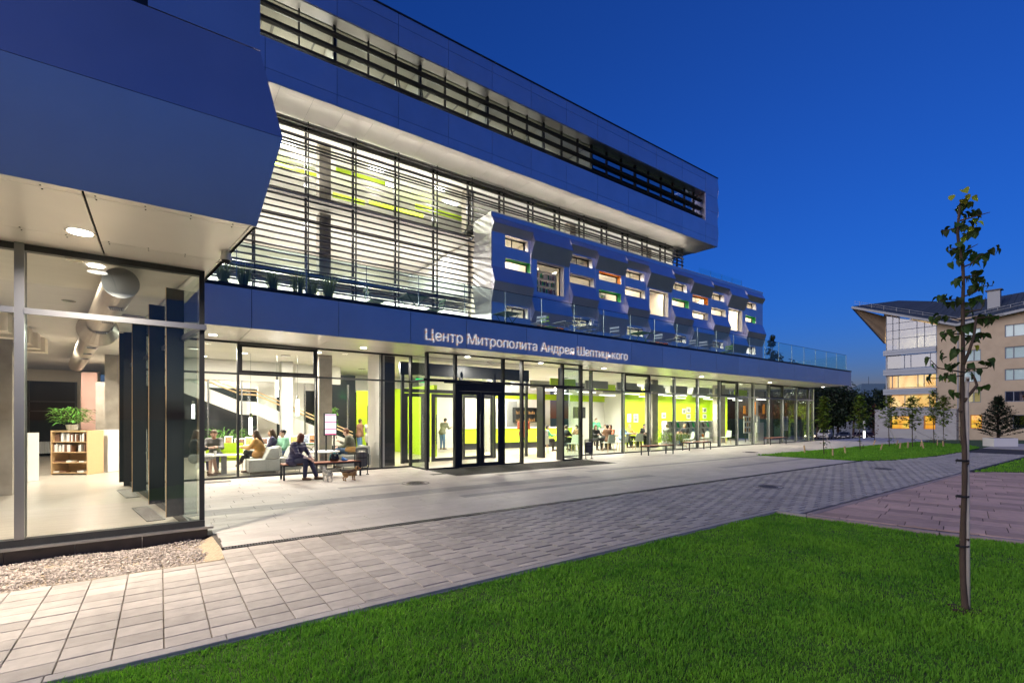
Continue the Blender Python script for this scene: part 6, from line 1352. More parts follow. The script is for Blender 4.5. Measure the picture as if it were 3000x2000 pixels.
# ================================================================ young lime tree in the foreground
CL = [(-0.025, 3.63, 1), (0.055, 3.581, 1), (0.0, 3.557, 1), (-0.012, 3.495, 0), (0.049, 3.434, 0), (0.086, 3.434, 0), (0.129, 3.391, 1), (0.037, 3.366, 0), (0.08, 3.335, 1), (-0.08, 3.317, 0), (0.086, 3.299, 0), (0.037, 3.249, 1), (-0.074, 3.151, 0), (-0.012, 3.139, 0), (0.037, 3.102, 0), (0.197, 3.102, 0), (0.283, 3.127, 0), (0.135, 3.053, 0), (0.129, 3.016, 0), (-0.025, 3.016, 0), (0.111, 2.93, 0), (0.055, 2.905, 0), (0.148, 2.869, 0), (-0.061, 2.838, 0), (0.111, 2.832, 0), (0.197, 2.819, 0), (0.061, 2.783, 0), (0.123, 2.709, 0), (-0.221, 2.703, 0), (-0.16, 2.709, 0), (-0.086, 2.709, 0), (-0.105, 2.66, 0), (0.074, 2.678, 0), (0.061, 2.611, 0), (-0.197, 2.537, 0), (-0.123, 2.531, 0), (0.184, 2.537, 0), (0.283, 2.561, 0), (0.111, 2.488, 0), (0.0, 2.463, 0), (-0.123, 2.402, 0), (-0.098, 2.353, 0), (0.197, 2.396, 0), (0.086, 2.359, 0), (-0.111, 2.254, 0), (-0.049, 2.248, 0), (-0.197, 2.187, 0), (0.074, 2.267, 1), (-0.049, 2.125, 0), (0.074, 2.119, 0), (0.234, 2.162, 0), (-0.16, 2.119, 0), (-0.209, 2.033, 0), (-0.123, 2.033, 0), (-0.049, 2.009, 1), (0.086, 2.058, 0), (0.135, 1.935, 0), (-0.037, 1.886, 0), (0.234, 2.525, 0), (-0.012, 3.323, 0), (0.018, 3.507, 0), (-0.061, 3.299, 0)]
BR = [(2.979, [(0.086, 3.028), (0.16, 3.102), (0.295, 3.127)]), (2.721, [(0.086, 2.77), (0.135, 2.819), (0.209, 2.819)]), (2.66, [(-0.086, 2.709), (-0.271, 2.684)]), (2.525, [(-0.061, 2.531), (-0.221, 2.543)]), (2.07, [(-0.16, 2.125), (-0.209, 2.193)]), (2.045, [(-0.123, 2.033), (-0.246, 2.039)]), (2.095, [(0.209, 2.119), (0.258, 2.162)]), (2.844, [(-0.074, 2.838)]), (3.139, [(-0.111, 3.163)]), (3.323, [(-0.135, 3.329)]), (2.254, [(-0.123, 2.267)]), (2.402, [(-0.16, 2.426)]), (3.102, [(0.098, 3.182)]), (2.881, [(0.16, 2.942)]), (3.385, [(0.123, 3.421)]), (2.586, [(0.086, 2.611), (0.105, 2.709)]), (2.389, [(0.258, 2.402)])]
tr = thing('young_tree', 'slender young lime tree with large dark leaves, tied to a stake on the near lawn', 'tree', (5.633,1.099,-.03), R(-36))
TP = [(.027,0),(.015,.25),(.006,.83),(.010,1.42),(.004,1.77),(.014,2.19),(0,2.44),(-.008,2.68),(0,2.88),(-.004,3.0),(-.03,3.18),(-.036,3.3),(-.018,3.46),(.0,3.58)]
def tx(z):
    for (a, za), (b_, zb) in zip(TP[:-1], TP[1:]):
        if za <= z <= zb: return a+(b_-a)*(z-za)/(zb-za)
    return TP[-1][0]
b = MB(); pts = []; rad = []
z = 0
while z <= 3.58:
    pts.append((tx(z), .012*math.sin(z*4), z)); r = max(.0055, .0235-.0040*z); r = max(.005, r*(1+.07*math.sin(z*17)*math.sin(z*7))); rad.append(r+.012*max(0,.06-z)/.06); z += .06
b.tube(pts, rad, 14); b.build('trunk', 'trunk_bark', tr, world=False, smooth=True)
k_ = MB()
for z in (.62,.9,1.28,1.52,1.73,2.0,2.2): a = z*9; k_.tube([(tx(z)+.02*math.cos(a),.02*math.sin(a)-.005,z),(tx(z)+.034*math.cos(a),.034*math.sin(a)-.005,z+.012)],[.013,.006],7)
k_.build('knot', 'trunk_bark', tr, world=False, smooth=True)
ends = []
for z0, pl_ in BR:
    yy = random.uniform(-.12,.1); p = [(tx(z0), 0, z0)]; L_ = max(abs(q[0]) for q in pl_)
    for q in pl_: p.append((q[0], yy*abs(q[0])/max(L_,.01), q[1]-.012))
    b = MB(); n = len(p); b.tube(p, [.0075-.005*i/(n-1) for i in range(n)], 6); b.build('branch', 'trunk_bark', tr, world=False, smooth=True)
for P_ in ([(0.010,0,2.14),(0.045,-.01,2.24),(0.08,-.02,2.38),(0.090,-.02,2.45),(0.098,-.02,2.537)], [(0.015,0,1.82),(0.098,.01,1.91),(0.135,.01,1.959),(0.118,.01,2.01),(0.105,.01,2.04)]):
    b = MB(); n = len(P_); b.tube(P_, [.013-.005*i/(n-1) for i in range(n)], 9); b.build('branch', 'trunk_bark', tr, world=False, smooth=True)
for P_ in ([(0.098,-.02,2.537),(0.19,-.04,2.54),(0.30,-.06,2.56)],): b = MB(); b.tube(P_, [.006,.004,.0025], 6); b.build('branch', 'trunk_bark', tr, world=False)
def leaf_mesh(nm, m, fold, curl):
    me = bpy.data.meshes.new(nm); V = []; F_ = []; n = 7
    prof = [.05,.38,.50,.54,.50,.40,.22,0]
    for i in range(n+1):
        t = i/n; x = t*.085; dz = -curl*.085*t*t; w = prof[i]*.082*(1+.06*((i*7)%3-1))
        V += [(x, -w, dz+w*fold+.003*math.sin(i*2.1)), (x, 0, dz), (x, w, dz+w*fold+.003*math.cos(i*1.7))]
    for i in range(n): a = i*3; F_ += [(a,a+3,a+4,a+1),(a+1,a+4,a+5,a+2)]
    V += [(-.03,-.001,.008),(-.03,.001,.008)]; F_.append((len(V)-2,len(V)-1,1))
    me.from_pydata(V, [], F_); me.materials.append(MAT[m]); me.polygons.foreach_set('use_smooth',[True]*len(F_)); me.update(); return me
LM = {0:[leaf_mesh('leaf','leaf_dark',.35+.15*i,.5+.25*i) for i in range(4)], 1:[leaf_mesh('leaf','leaf_yellow',.3+.2*i,.4+.3*i) for i in range(2)]}
for (u, z, c) in CL:
    for q in range(2 if c else 4):
        o = bpy.data.objects.new('leaf', random.choice(LM[c if q == 0 or not c else 1])); col.objects.link(o); o.parent = tr
        o.location = (u+random.uniform(-.03,.03), random.uniform(-.07,.07), z+.015+random.uniform(-.018,.02))
        sd = 0 if u > tx(min(z,3.5)) else math.pi
        o.rotation_euler = (random.uniform(-.5,.5), random.uniform(.15,1.1), sd+random.uniform(-1.2,1.2)); s_ = random.uniform(.42,.78); o.scale = (s_,)*3
sk = thing('tree_stake', 'straight pale wooden stake tied to the young lime tree', 'stake', (5.633+.809*.045,1.099-.588*.045,-.03), R(-36))
b = MB(); b.tube([(.005,.0,-.05),(.0,0,.8),(-.004,.005,1.9),(.0,.0,2.03)], [.0165,.016,.0145,.014], 12); b.build('pole','stake',sk,world=False,smooth=True)
for z, tail in ((.56,0),(.99,1),(1.30,1)):
    b = MB()
    for k in range(3): b.tube([(-.045+.047*math.cos(2*math.pi*i/16)*1.1,.032*math.sin(2*math.pi*i/16),z+k*.005) for i in range(17)], .0028, 4, cap=False)
    if tail: b.tube([(-.085,-.01,z+.01),(-.11,-.02,z+.025),(-.12,-.02,z-.02)], .002, 4)
    b.build('tie','tie',sk,world=False)
b = MB()
for i in range(60): a = random.random()*6.28; r = random.uniform(.02,.11); s_ = random.uniform(.006,.016); x, y = 5.65+r*math.cos(a), 1.09+r*math.sin(a); b.box(x-s_,y-s_,-.04,x+s_,y+s_*.7,-.015+s_*.3)
tag(b.build('bare_soil','dirt'), 'small patch of bare dark soil around the foot of the young tree', 'soil', kind='stuff')
# ================================================================ saplings on the island, pegs and guy ropes
def sapling(x, y, h, w, label, lm='leaf_small', n=800, ls=.15, low=.42, grp='saplings on the lawn island'):
    t = thing('sapling', label, 'tree', (x,y,gz(x,y)), 0, grp); lx = random.uniform(-.05,.05); b = MB(); b.tube([(0,0,0),(lx,.02,h*.35),(-lx,.0,h*.7),(0,0,h)], [.022,.018,.012,.004], 7); b.build('trunk','trunk_bark',t,world=False)
    b = MB(); br_ = MB(); tips = []
    for i in range(26):
        f = low+(1-low)*(i/25)**.9; a = i*2.4; r = w*.5*min(1,(1-f)*2.6+.25)*(1 if f > low+.1 else .6)*random.uniform(.6,1.1); p1 = (r*math.cos(a), r*math.sin(a), h*f+.10*r/w); br_.tube([(0,0,h*f-.12),(p1[0]*.5,p1[1]*.5,h*f-.03),p1], [.007,.004,.002], 4); tips.append((p1, f))
    for i in range(n):
        p, f = random.choice(tips); k = random.random()**.7; c = Vector((p[0]*k, p[1]*k, p[2]-.12*(1-k)))+Vector((random.gauss(0,.05),random.gauss(0,.05),random.gauss(0,.05))); a = random.random()*6.28; d = Vector((math.cos(a),math.sin(a),random.uniform(-.8,.3))).normalized(); s_ = d.cross(Vector((random.uniform(-.6,.6),random.uniform(-.6,.6),1))).normalized(); l = ls*random.uniform(.5,1.1)
        b.face([c, c+d*l*.45+s_*l*.4, c+d*l, c+d*l*.45-s_*l*.4])
    for i in range(14): c = Vector((random.gauss(0,.09),random.gauss(0,.09),h*random.uniform(.05,.25))); l = ls; b.face([c, c+Vector((l*.5,l*.3,-.02)), c+Vector((l,0,-.05)), c+Vector((l*.5,-l*.3,-.02))])
    br_.build('branch','trunk_bark',t,world=False); b.build('crown',lm,t,world=False)
for a in ((23.49,9.1,2.52,.75,'sapling nearest the glass facade, thin with a tall narrow crown'),(28.17,9.29,2.75,1.15,'sapling before the dark trees, wider at mid height'),(32.91,9.46,2.85,1.25,'sapling in front of the left orange window'),(33.28,8.53,2.75,1.35,'sapling between the two orange windows, roundest crown'),(38.86,8.9,3.3,1.0,'thin sapling in front of the second orange window'),(36.87,7.99,2.9,1.0,'sapling just right of the second orange window')): sapling(*a)
sapling(37.6,7.4,2.5,.9,'reddish bare sapling before the pale plinth wall','leaf_red',160,.1,.35); sapling(41.5,12.8,2.6,.8,'reddish sapling at the left corner of the pale building','leaf_red',160,.12,.2)
for i, (x, y) in enumerate(((24.21,10.17),(23.07,8.6),(25.04,8.83),(28.97,8.71),(33.1,10.3),(34.61,9.64),(30.86,8.45),(32.18,8.45),(34.32,8.44),(32.5,7.85),(36.56,8.22),(35.36,7.68),(37.44,7.3))):
    t = thing('wooden_peg', 'short wooden peg in the lawn island, '+['at its near left tip','nearest the paved path, leftmost','between the first two saplings, left one','between the second and third saplings','behind the third sapling','behind the fourth sapling','in front of the third sapling','right of the third sapling','behind the round sapling','in front of the round sapling','between the last two saplings','right before the last sapling','rightmost of all'][i], 'peg', (x,y,0), random.random()*6, 'wooden pegs holding the saplings'); b = MB(); tl = random.uniform(-.12,.12); b.hexa([(-.03,-.02,-.05),(.03,-.02,-.05),(.03,.02,-.05),(-.03,.02,-.05),(-.03+tl,-.02,.34),(.03+tl,-.02,.34),(.03+tl,.02,.34),(-.03+tl,.02,.34)]); b.build('shaft','peg',t,world=False)
for i, ((x,y),(px_,py_)) in enumerate((((23.49,9.1),(23.07,8.6)),((28.17,9.29),(25.04,8.83)),((28.17,9.29),(28.97,8.71)),((32.91,9.46),(34.61,9.64)),((32.91,9.46),(30.86,8.45)),((33.28,8.53),(32.5,7.85)),((33.28,8.53),(36.56,8.22)),((36.87,7.99),(37.44,7.3)),((36.87,7.99),(35.36,7.68)))):
    b = MB(); b.tube([(x,y,1.0+.1*(i%3)),((x+px_)/2,(y+py_)/2,.62),(px_,py_,.28)], .007, 4); tag(b.build('guy_rope','rope',loc=(x,y,0)), 'pale guy rope on the '+['nearest sapling','second sapling, left side','second sapling, right side','third sapling, rear side','third sapling, near side','round sapling, near side','round sapling, rear side','last sapling, right side','last sapling, left side'][i], 'rope', 'guy ropes on the lawn island')
# pine and planter at the right edge
t = thing('pine_tree', 'broad dark pine with airy branches in front of the pale building', 'tree', (56.0,8.7,gz(56,8.7)-.4)); b = MB(); b.tube([(0,0,0),(0,.05,2),(0,0,4.1)],[.11,.07,.015],9); b.build('trunk','trunk_bark',t,world=False); b = MB(); n_ = MB()
for i in range(110):
    f = (i/110)**.8; zz_ = .5+3.4*f; a = i*2.4; L_ = (1.95-1.75*f)*random.uniform(.7,1.08); e_ = Vector((L_*math.cos(a),L_*math.sin(a),zz_+L_*.28)); b.tube([(0,0,zz_),e_*.5+Vector((0,0,zz_*.5-.04)),e_],[.02,.012,.004],4)
    for k in range(int(10+34*L_)):
        c = Vector((0,0,zz_)).lerp(e_, random.uniform(.3,1))+Vector((random.gauss(0,.05),random.gauss(0,.05),random.gauss(0,.04))); aa = random.random()*6.28; d = Vector((math.cos(aa),math.sin(aa),random.uniform(-.1,.9))).normalized(); s_ = d.cross(Vector((.1,.2,1))).normalized()*.045; n_.face([c-s_,c+s_,c+d*random.uniform(.14,.30)])
b.build('branch','trunk_bark',t,world=False); n_.build('crown','leaf_pine',t,world=False)
t = thing('concrete_planter', 'long white box planter lying on the path before the pine', 'planter', (39.3,5.6,-.03)); b = MB(); b.prism([(38.72-39.3,6.21-5.6),(39.86-39.3,5.39-5.6+.0),(40.3-39.3,5.85-5.6),(39.15-39.3,6.75-5.6)], .0, .48); b.build('box','white',t,world=False); b = MB(); b.prism([(-.40,.65),(.55,-.05),(.8,.22),(-.15,.95)], .481, .49); b.build('fill','dirt',t,world=False)
# ================================================================ big trees
def big_tree(x, y, h, w, label, m='leaf_tree', n=2600, conif=False, leaf=.42, trunk=.35):
    z0 = gz(x,y); t = thing('conifer_tree' if conif else 'big_tree', label, 'tree', (x,y,z0), random.random()*6); b = MB(); b.tube([(0,0,-.3),(.1,0,h*.4),(0,.1,h*.85)],[.02*h*trunk/.35,.014*h,.004*h],8); b.build('trunk','trunk_bark',t,world=False); c_ = MB(); cl_ = []
    for i in range(46 if not conif else 40):
        if conif: f = random.random(); r = w*.5*(1-f)**.8+.15; a = random.random()*6.28; cl_.append((r*random.uniform(.3,1)*math.cos(a), r*random.uniform(.3,1)*math.sin(a), h*(.12+.88*f), .35+.5*(1-f)))
        else:
            u = random.uniform(-1,1); a = random.random()*6.28; r = random.random()**.4; s_ = math.sqrt(1-u*u); cl_.append((w*.5*r*s_*math.cos(a), w*.5*r*s_*math.sin(a), h*(.56+.38*u*r), w*random.uniform(.08,.17)))
    for i in range(n):
        q = random.choice(cl_); d = Vector((random.gauss(0,1),random.gauss(0,1),random.gauss(0,1))).normalized()*q[3]*random.uniform(.55,1.1); c = Vector(q[:3])+d; nrm = (d.normalized()+Vector((random.uniform(-.7,.7),random.uniform(-.7,.7),random.uniform(-.3,.9)))).normalized(); s1 = nrm.cross(Vector((random.random(),random.random(),.3))).normalized(); s2 = nrm.cross(s1); l = leaf*random.uniform(.5,1.1)
        c_.face([c-s1*l*.5, c-s2*l*.3, c+s1*l*.5, c+s2*l*.3])
    c_.build('crown', m, t, world=False); b = MB()
    for i in range(9): q = cl_[i*3]; b.tube([(0,0,h*.3+i*.03*h),(q[0]*.6,q[1]*.6,q[2]*.7+h*.1),(q[0],q[1],q[2])],[.008*h,.004*h,.002*h],5)
    b.build('branch','trunk_bark',t,world=False)
def at(px, d): u = (px-1500)/1417; return (.5878+.809*u)*d, (.809-.5878*u)*d
for px, d, h, w, lb_ in ((2395,114,15.4,13,'dark tree mass directly right of the glass corner'),(2455,116,15.2,12,'dark rounded tree behind the white van'),(2500,112,12.6,10,'dark tree behind the parked cars, left of the old roof'),(2558,114,11,9,'low dark tree beside the pale building'),(2425,128,15.6,13,'taller dark tree at the back behind the van'),(2596,112,13,6,'thin dark tree touching the pale building'),(2350,116,16,13,'dark tree partly hidden by the glass corner')):
    x, y = at(px, d); big_tree(x, y, h, w, lb_, n=3600, leaf=.65)
for px, d, h, w, lb_, cf in ((2262,58,12.2,4.2,'pointed conifer seen through the terrace glass',True),(2305,62,10.3,4.5,'bushy tree seen through the terrace glass, left one',False),(2345,64,9.3,5,'bushy tree seen through the terrace glass, right one',False)):
    x, y = at(px, d); big_tree(x, y, h, w, lb_, n=2200, conif=cf, leaf=.4)
for i in range(16):   # distant wood behind everything
    pass
wb = MB()
for i in range(9000):
    px = random.uniform(2300,3300); d = random.uniform(150,175); x, y = at(px, d); c = Vector((x,y,-4.2+random.random()**.6*(7.5+2*math.sin(px*.02)+1.2*math.sin(px*.071)))); s1 = Vector((random.gauss(0,1),random.gauss(0,1),random.gauss(0,1))).normalized(); s2 = s1.orthogonal().normalized(); l = random.uniform(.6,1.6); wb.face([c-s1*l*.5,c-s2*l*.35,c+s1*l*.5,c+s2*l*.35])
tag(wb.build('distant_wood','leaf_tree'), 'far dark belt of trees closing the view behind the car park', 'wood', kind='stuff')
# ================================================================ vehicles
def rotthing(name, label, cat, x, y, rz): return thing(name, label, cat, (x,y,gz(x,y)-.05), R(rz))
def vehicle(kind, label, px, d, rz, paint, lights=False):
    x, y = at(px, d); t = rotthing('minivan' if kind == 'van' else 'parked_car', label, 'van' if kind == 'van' else 'car', x, y, rz)
    if kind == 'van': W_, prof, cab = .95, [(-2.4,.35),(2.4,.35),(2.45,.75),(2.2,1.0),(1.5,1.12),(.95,1.85),(-2.3,1.9),(-2.4,1.1)], [(1.42,1.13),(.93,1.80),(-2.2,1.84),(-2.28,1.13)]
    else: W_, prof, cab = .86, [(-2.15,.3),(2.15,.3),(2.2,.62),(1.9,.82),(1.0,.92),(.45,1.38),(-.9,1.40),(-1.5,.98),(-2.1,.92)], [(.93,.93),(.42,1.34),(-.88,1.35),(-1.42,.96)]
    b = MB(); n = len(prof); nn = 0; b.v = [(p[0], -W_*(1 if p[1] < 1.15 else .86), p[1]) for p in prof]+[(p[0], W_*(1 if p[1] < 1.15 else .86), p[1]) for p in prof]
    b.f = [tuple(range(n)), tuple(range(n,2*n))[::-1]]+[(i,i+n,(i+1)%n+n,(i+1)%n) for i in range(n)]; b.m = [0]*len(b.f); o = b.build('body', paint, t, world=False); bv = o.modifiers.new('b','BEVEL'); bv.width = .05; bv.segments = 2
    def sidewin(pts): 
        for q in (-1,1):
            g_ = MB(); g_.face([(p[0], q*(W_*(1 if p[1]<1.15 else .87)+.012-(.0 if p[1]<1.15 else 0)), p[1]) for p in (pts if q < 0 else pts[::-1])]); g_.build('window','car_glass',t,world=False)
    if kind == 'van': sidewin([(1.3,1.2),(.92,1.74),(.1,1.76),(.1,1.2)]); sidewin([(0,1.2),(0,1.76),(-1.05,1.77),(-1.05,1.2)]); sidewin([(-1.15,1.2),(-1.15,1.77),(-2.15,1.78),(-2.2,1.2)])
    else: sidewin([(.85,.97),(.42,1.28),(-.2,1.29),(-.2,.97)]); sidewin([(-.28,.97),(-.28,1.29),(-.85,1.28),(-1.25,.97)])
    a, c = (prof[4], prof[5]); g_ = MB(); k = W_*.82; g_.face([(a[0]-.03,-k,a[1]+.06),(a[0]-.03,k,a[1]+.06),(c[0]+.06,k*.9,c[1]-.06),(c[0]+.06,-k*.9,c[1]-.06)]); 
    for i in range(4): g_.v[i] = (g_.v[i][0]+.04, g_.v[i][1], g_.v[i][2]+.015)
    g_.build('windscreen','car_glass',t,world=False)
    for q in (-1,1):
        for wx in ((1.5,-1.55) if kind == 'van' else (1.35,-1.3)):
            b = MB(); b.tube([(wx,q*(W_-.16),.33),(wx,q*(W_+.02),.33)],.33,20); w = b.build('wheel','rubber',t,world=False); b = MB(); b.tube([(wx,q*(W_+.021),.33),(wx,q*(W_+.03),.33)],.19,12); b.build('rim','steel',w,world=False)
        b = MB(); zz_ = .82 if kind == 'van' else .66; b.box(prof[2][0]-.10,q*W_*.82-.15,zz_-.09,prof[2][0]+.02,q*W_*.82+.15,zz_+.07); b.build('headlight','headlight' if (lights and q < 0) or lights == 2 else 'plate',t,world=False)
        b = MB(); b.box(prof[4][0]-.25,q*(W_+.02),prof[4][1]+.02,prof[4][0]-.1,q*(W_+.18),prof[4][1]+.16); b.build('mirror',paint,t,world=False)
    b = MB(); b.box(prof[2][0]-.02,-.26,.42,prof[2][0]+.03,.26,.53); b.build('number_plate','plate',t,world=False); b = MB(); b.box(prof[2][0]-.08,-.5,.56,prof[2][0]+.01,.5,.72); b.build('grille','black',t,world=False); b = MB(); b.box(prof[1][0]-.1,-W_*.96,.28,prof[1][0]+.12,W_*.96,.42); b.build('bumper','frame',t,world=False)
vehicle('van','white minivan with side windows parked before the dark trees',2417,97,192,'van_white',0)
vehicle('car','dark car with its headlamp lit, half hidden behind the glass corner',2374,95,200,'car_blue',2)
vehicle('car','dark blue car parked just right of the white minivan',2474,96,195,'car_blue'); vehicle('car','small dark car behind the blue car with a pale roof glint',2466,104,185,'car_blue'); vehicle('car','dark reddish car half hidden by the second sapling',2516,98,190,'car_red'); vehicle('car','dark car parked tight against the pale building',2545,100,200,'car_red')
x, y = at(2532, 70); t = thing('bollard_light', 'slim white post light glowing at the edge of the car park', 'light', (x,y,gz(x,y))); b = MB(); b.box(-.1,-.1,0,.1,.1,1.1); b.build('glow_panel','bollard_glow',t,world=False); b = MB(); b.box(-.11,-.11,1.11,.11,.11,2.6); b.build('post','white',t,world=False)
# ================================================================ pale residential building on the right
mat('sky_shine_white', (.75,.78,.85), .7)  # pale tone imitating sky reflected in the windows
RB = thing('residential_building', 'tall beige building with big glazed corner bays and an upswept dark roof', 'building', (95,16,-2)); RX = 93.
def rbox(name, m, y0, z0, y1, z1, d0=0, d1=.2, parent=None): b = MB(); b.box(RX+d0,y0,z0,RX+d1,y1,z1); return b.build(name, m, parent or RB)
def rwall(y0,y1,z0,z1,holes,m,name='wall',d=.3):
    ys_ = sorted({y0,y1,*[h[0] for h in holes],*[h[1] for h in holes]}); zs_ = sorted({z0,z1,*[h[2] for h in holes],*[h[3] for h in holes]}); zs_ = [z for z in zs_ if z0 <= z <= z1]; ys_ = [y for y in ys_ if y0 <= y <= y1]; b = MB()
    for i in range(len(ys_)-1):
        for j in range(len(zs_)-1):
            ym, zm = (ys_[i]+ys_[i+1])/2, (zs_[j]+zs_[j+1])/2
            if any(h[0] < ym < h[1] and h[2] < zm < h[3] for h in holes): continue
            b.box(RX,ys_[i],zs_[j],RX+d,ys_[i+1],zs_[j+1])
    return b.build(name, m, RB)
def rwin(y0,y1,z0,z1,panes,lit=None,inset=.1,frame='frame_blue',gl='glass_rwin'):
    f = MB(); w = .09; f.box(RX+inset,y0,z0,RX+inset+.1,y1,z0+w); f.box(RX+inset,y0,z1-w,RX+inset+.1,y1,z1); f.box(RX+inset,y0,z0+w,RX+inset+.1,y0+w,z1-w); f.box(RX+inset,y1-w,z0+w,RX+inset+.1,y1,z1-w)
    ys_ = [y0]+[y0+(y1-y0)*p for p in panes]+[y1]
    for p in ys_[1:-1]: f.box(RX+inset-.01,p-w*.5,z0+w,RX+inset+.1,p+w*.5,z1-w)
    o = f.build('window', frame, RB)
    for a, c in zip(ys_[:-1], ys_[1:]): g_ = MB(); g_.box(RX+inset+.04,a+w*.5,z0+w,RX+inset+.06,c-w*.5,z1-w); g_.build('pane', gl if not lit else 'glass', o)
    if lit == 'sky_shine_board': b = MB(); b.box(RX+.22,y0+.02,z0+.02,RX+.24,y1-.02,z1-.02); b.build('sky_shine_board', 'sky_shine_white', o); return o  # added pale board, stands in for sky mirrored in the panes
    if lit: b = MB(); b.box(RX+1.6,y0-.2,z0-.1,RX+1.7,y1+.2,z1+.1); b.build('lit_room', lit, o)
    return o
glass('glass_rwin', (.25,.28,.3), .16)
def litroom(name, c1, c2, s, sc=1.2):
    m = bpy.data.materials.new(name); m.use_nodes = True; nt = m.node_tree; N = nt.nodes; L = nt.links; b_ = N['Principled BSDF']; tc = N.new('ShaderNodeTexCoord'); n = N.new('ShaderNodeTexNoise'); n.inputs['Scale'].default_value = sc; n.inputs['Detail'].default_value = 1.5; mp = N.new('ShaderNodeMapping'); mp.inputs['Scale'].default_value = (1,1,.35); L.new(tc.outputs['Object'],mp.inputs[0]); L.new(mp.outputs[0],n.inputs['Vector']); cr = N.new('ShaderNodeValToRGB'); cr.color_ramp.elements[0].position = .35; cr.color_ramp.elements[1].position = .62; cr.color_ramp.elements[0].color = (*c1,1); cr.color_ramp.elements[1].color = (*c2,1); L.new(n.outputs['Fac'],cr.inputs[0]); L.new(cr.outputs[0],b_.inputs['Emission Color']); b_.inputs['Base Color'].default_value = (.3,.2,.1,1); b_.inputs['Emission Strength'].default_value = s*EK; MAT[name] = m
litroom('room_amber', (.85,.36,.06), (1,.62,.22), 1.15, .9); litroom('room_deep', (.95,.32,.01), (1,.58,.06), 1.15, .8); litroom('room_yellow', (.45,.33,.10), (.55,.42,.14), .5)
# right hand wall with window grid
holes = []
for r_, (zt, zb_) in enumerate(((14.2,12.55),(11.2,9.6),(8.2,6.65),(5.2,3.75))):
    for (ya, yb) in ((16.2,18.3),(10.2,13.85),(5.2,8.8)): holes.append((ya,yb,zb_,zt))
rwall(4,20.95,2.75,15.9,holes,'brick_wall')
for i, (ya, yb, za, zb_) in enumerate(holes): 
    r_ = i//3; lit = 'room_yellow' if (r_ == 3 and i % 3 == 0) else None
    w_ = rwin(ya,yb,za,zb_,(.36,) if yb-ya < 3 else (.33,.77),lit or ('sky_shine_board' if r_ < 3 else None))
rbox('downpipe','gutter',18.55,-1.8,18.68,15.3,-.12,0)
gh = [(24.0,26.4,-.1,1.85),(20.95,22.3,-.1,1.9),(16.1,17.3,.1,2.0),(10.6,13.1,.15,2.0)]
rwall(4,18.6,-4.5,2.745,[g_ for g_ in gh if g_[1] < 18.6],'brick_wall'); RX = 92.2; rwall(18.62,28.4,.95,2.75,[(g_[0],g_[1],g_[2],g_[3]) for g_ in gh[:2]],'concrete_wall'); rwall(18.62,28.4,-4.5,.945,[(g_[0],g_[1],g_[2],g_[3]) for g_ in gh[:2]],'concrete_wall'); rbox('coping','gutter',18.5,2.76,28.5,2.86,-.1,1.2)
for g_ in gh[:2]: rwin(*g_,(),'room_deep',frame='orange'); rbox('window_bar','frame',g_[0]+.1,.55,g_[1]-.1,.63,.08,.2)
b = MB(); b.box(92.5,18.62,-4.5,92.99,18.7,2.75); b.box(92.5,28.3,-4.5,100,28.4,2.75); b.build('wall','concrete_wall',RB)
RX = 93.; rwin(*gh[2],(),'room_deep',frame='orange'); rbox('window_bar','frame',gh[2][0]+.1,.7,gh[2][1]-.1,.78,.08,.2); rwin(*gh[3],(.5,),None)
# glazed corner bays
for (z0_, z1_, panes, lit) in ((9.2,11.3,(.11,.55,.64,.97) and (.12,.50,.63),None),(6.2,8.15,(.24,.36,.76,.88),'room_amber'),(3.2,5.1,(.13,.50,.62),'room_amber')): rwin(21.0,27.1,z0_,z1_,panes,lit,inset=.05)
for (za, zb_) in ((11.35,12.15),(8.22,9.12),(5.18,6.1),(2.87,3.15)): rbox('band_panel','band_grey',21.0,za,27.45,(za+zb_)/2-.02,-.35,0.02); rbox('band_panel','band_grey',21.0,(za+zb_)/2+.0,27.45,zb_,-.38,0.02)
b = MB(); b.box(93.3,27.15,2.8,100,27.3,12.3); b.box(93.05,20.95,2.8,93.3,21.0,15.4); b.build('wall','band_grey',RB)
# tall top glazing with sloping head, lit behind
ytop = lambda y: 15.35+(y-21.0)*.41
xs_ = [21.0,22.4,23.3,25.5,26.3,27.15]
for a, c in zip(xs_[:-1], xs_[1:]):
    for k in range(3):
        lo = 12.2 if k == 0 else (13.9 if k == 1 else 15.2); hi_a = 13.9 if k == 0 else (15.2 if k == 1 else ytop(a)); hi_c = 13.9 if k == 0 else (15.2 if k == 1 else ytop(c))
        if k == 2 and hi_a-lo < .1 and hi_c-lo < .1: continue
        b = MB(); q = .03; b.hexa([(93.06,a+q,lo+q),(93.08,a+q,lo+q),(93.08,c-q,lo+q),(93.06,c-q,lo+q),(93.06,a+q,max(lo+.06,hi_a-q)),(93.08,a+q,max(lo+.06,hi_a-q)),(93.08,c-q,max(lo+.06,hi_c-q)),(93.06,c-q,max(lo+.06,hi_c-q))]); b.build('pane','glass_half' if 'glass_half' in MAT else 'glass_rwin',RB)
b = MB()
for x_ in xs_: b.box(93.0,x_-.04,12.15,93.12,x_+.04,ytop(x_))
for z_ in (12.2,13.9,15.2): b.box(93.0,21.0,z_-.04,93.11,27.15,z_+.04)
b.box(93.0,22.4,16.3,93.1,27.15,16.36)
b.build('glazing_bar','frame_blue',RB)
b = MB(); b.box(98,20.5,12.2,98.1,27.2,17.5); b.box(93.3,20.96,12.2,98,20.99,15.8); b.box(93.3,20.9,12.1,98,27.1,12.18); b.build('inner_wall','plaster_warm',RB)
area_light('attic_lamp',(95.5,24,15.2),3,900,(1,.82,.55),parent=RB)
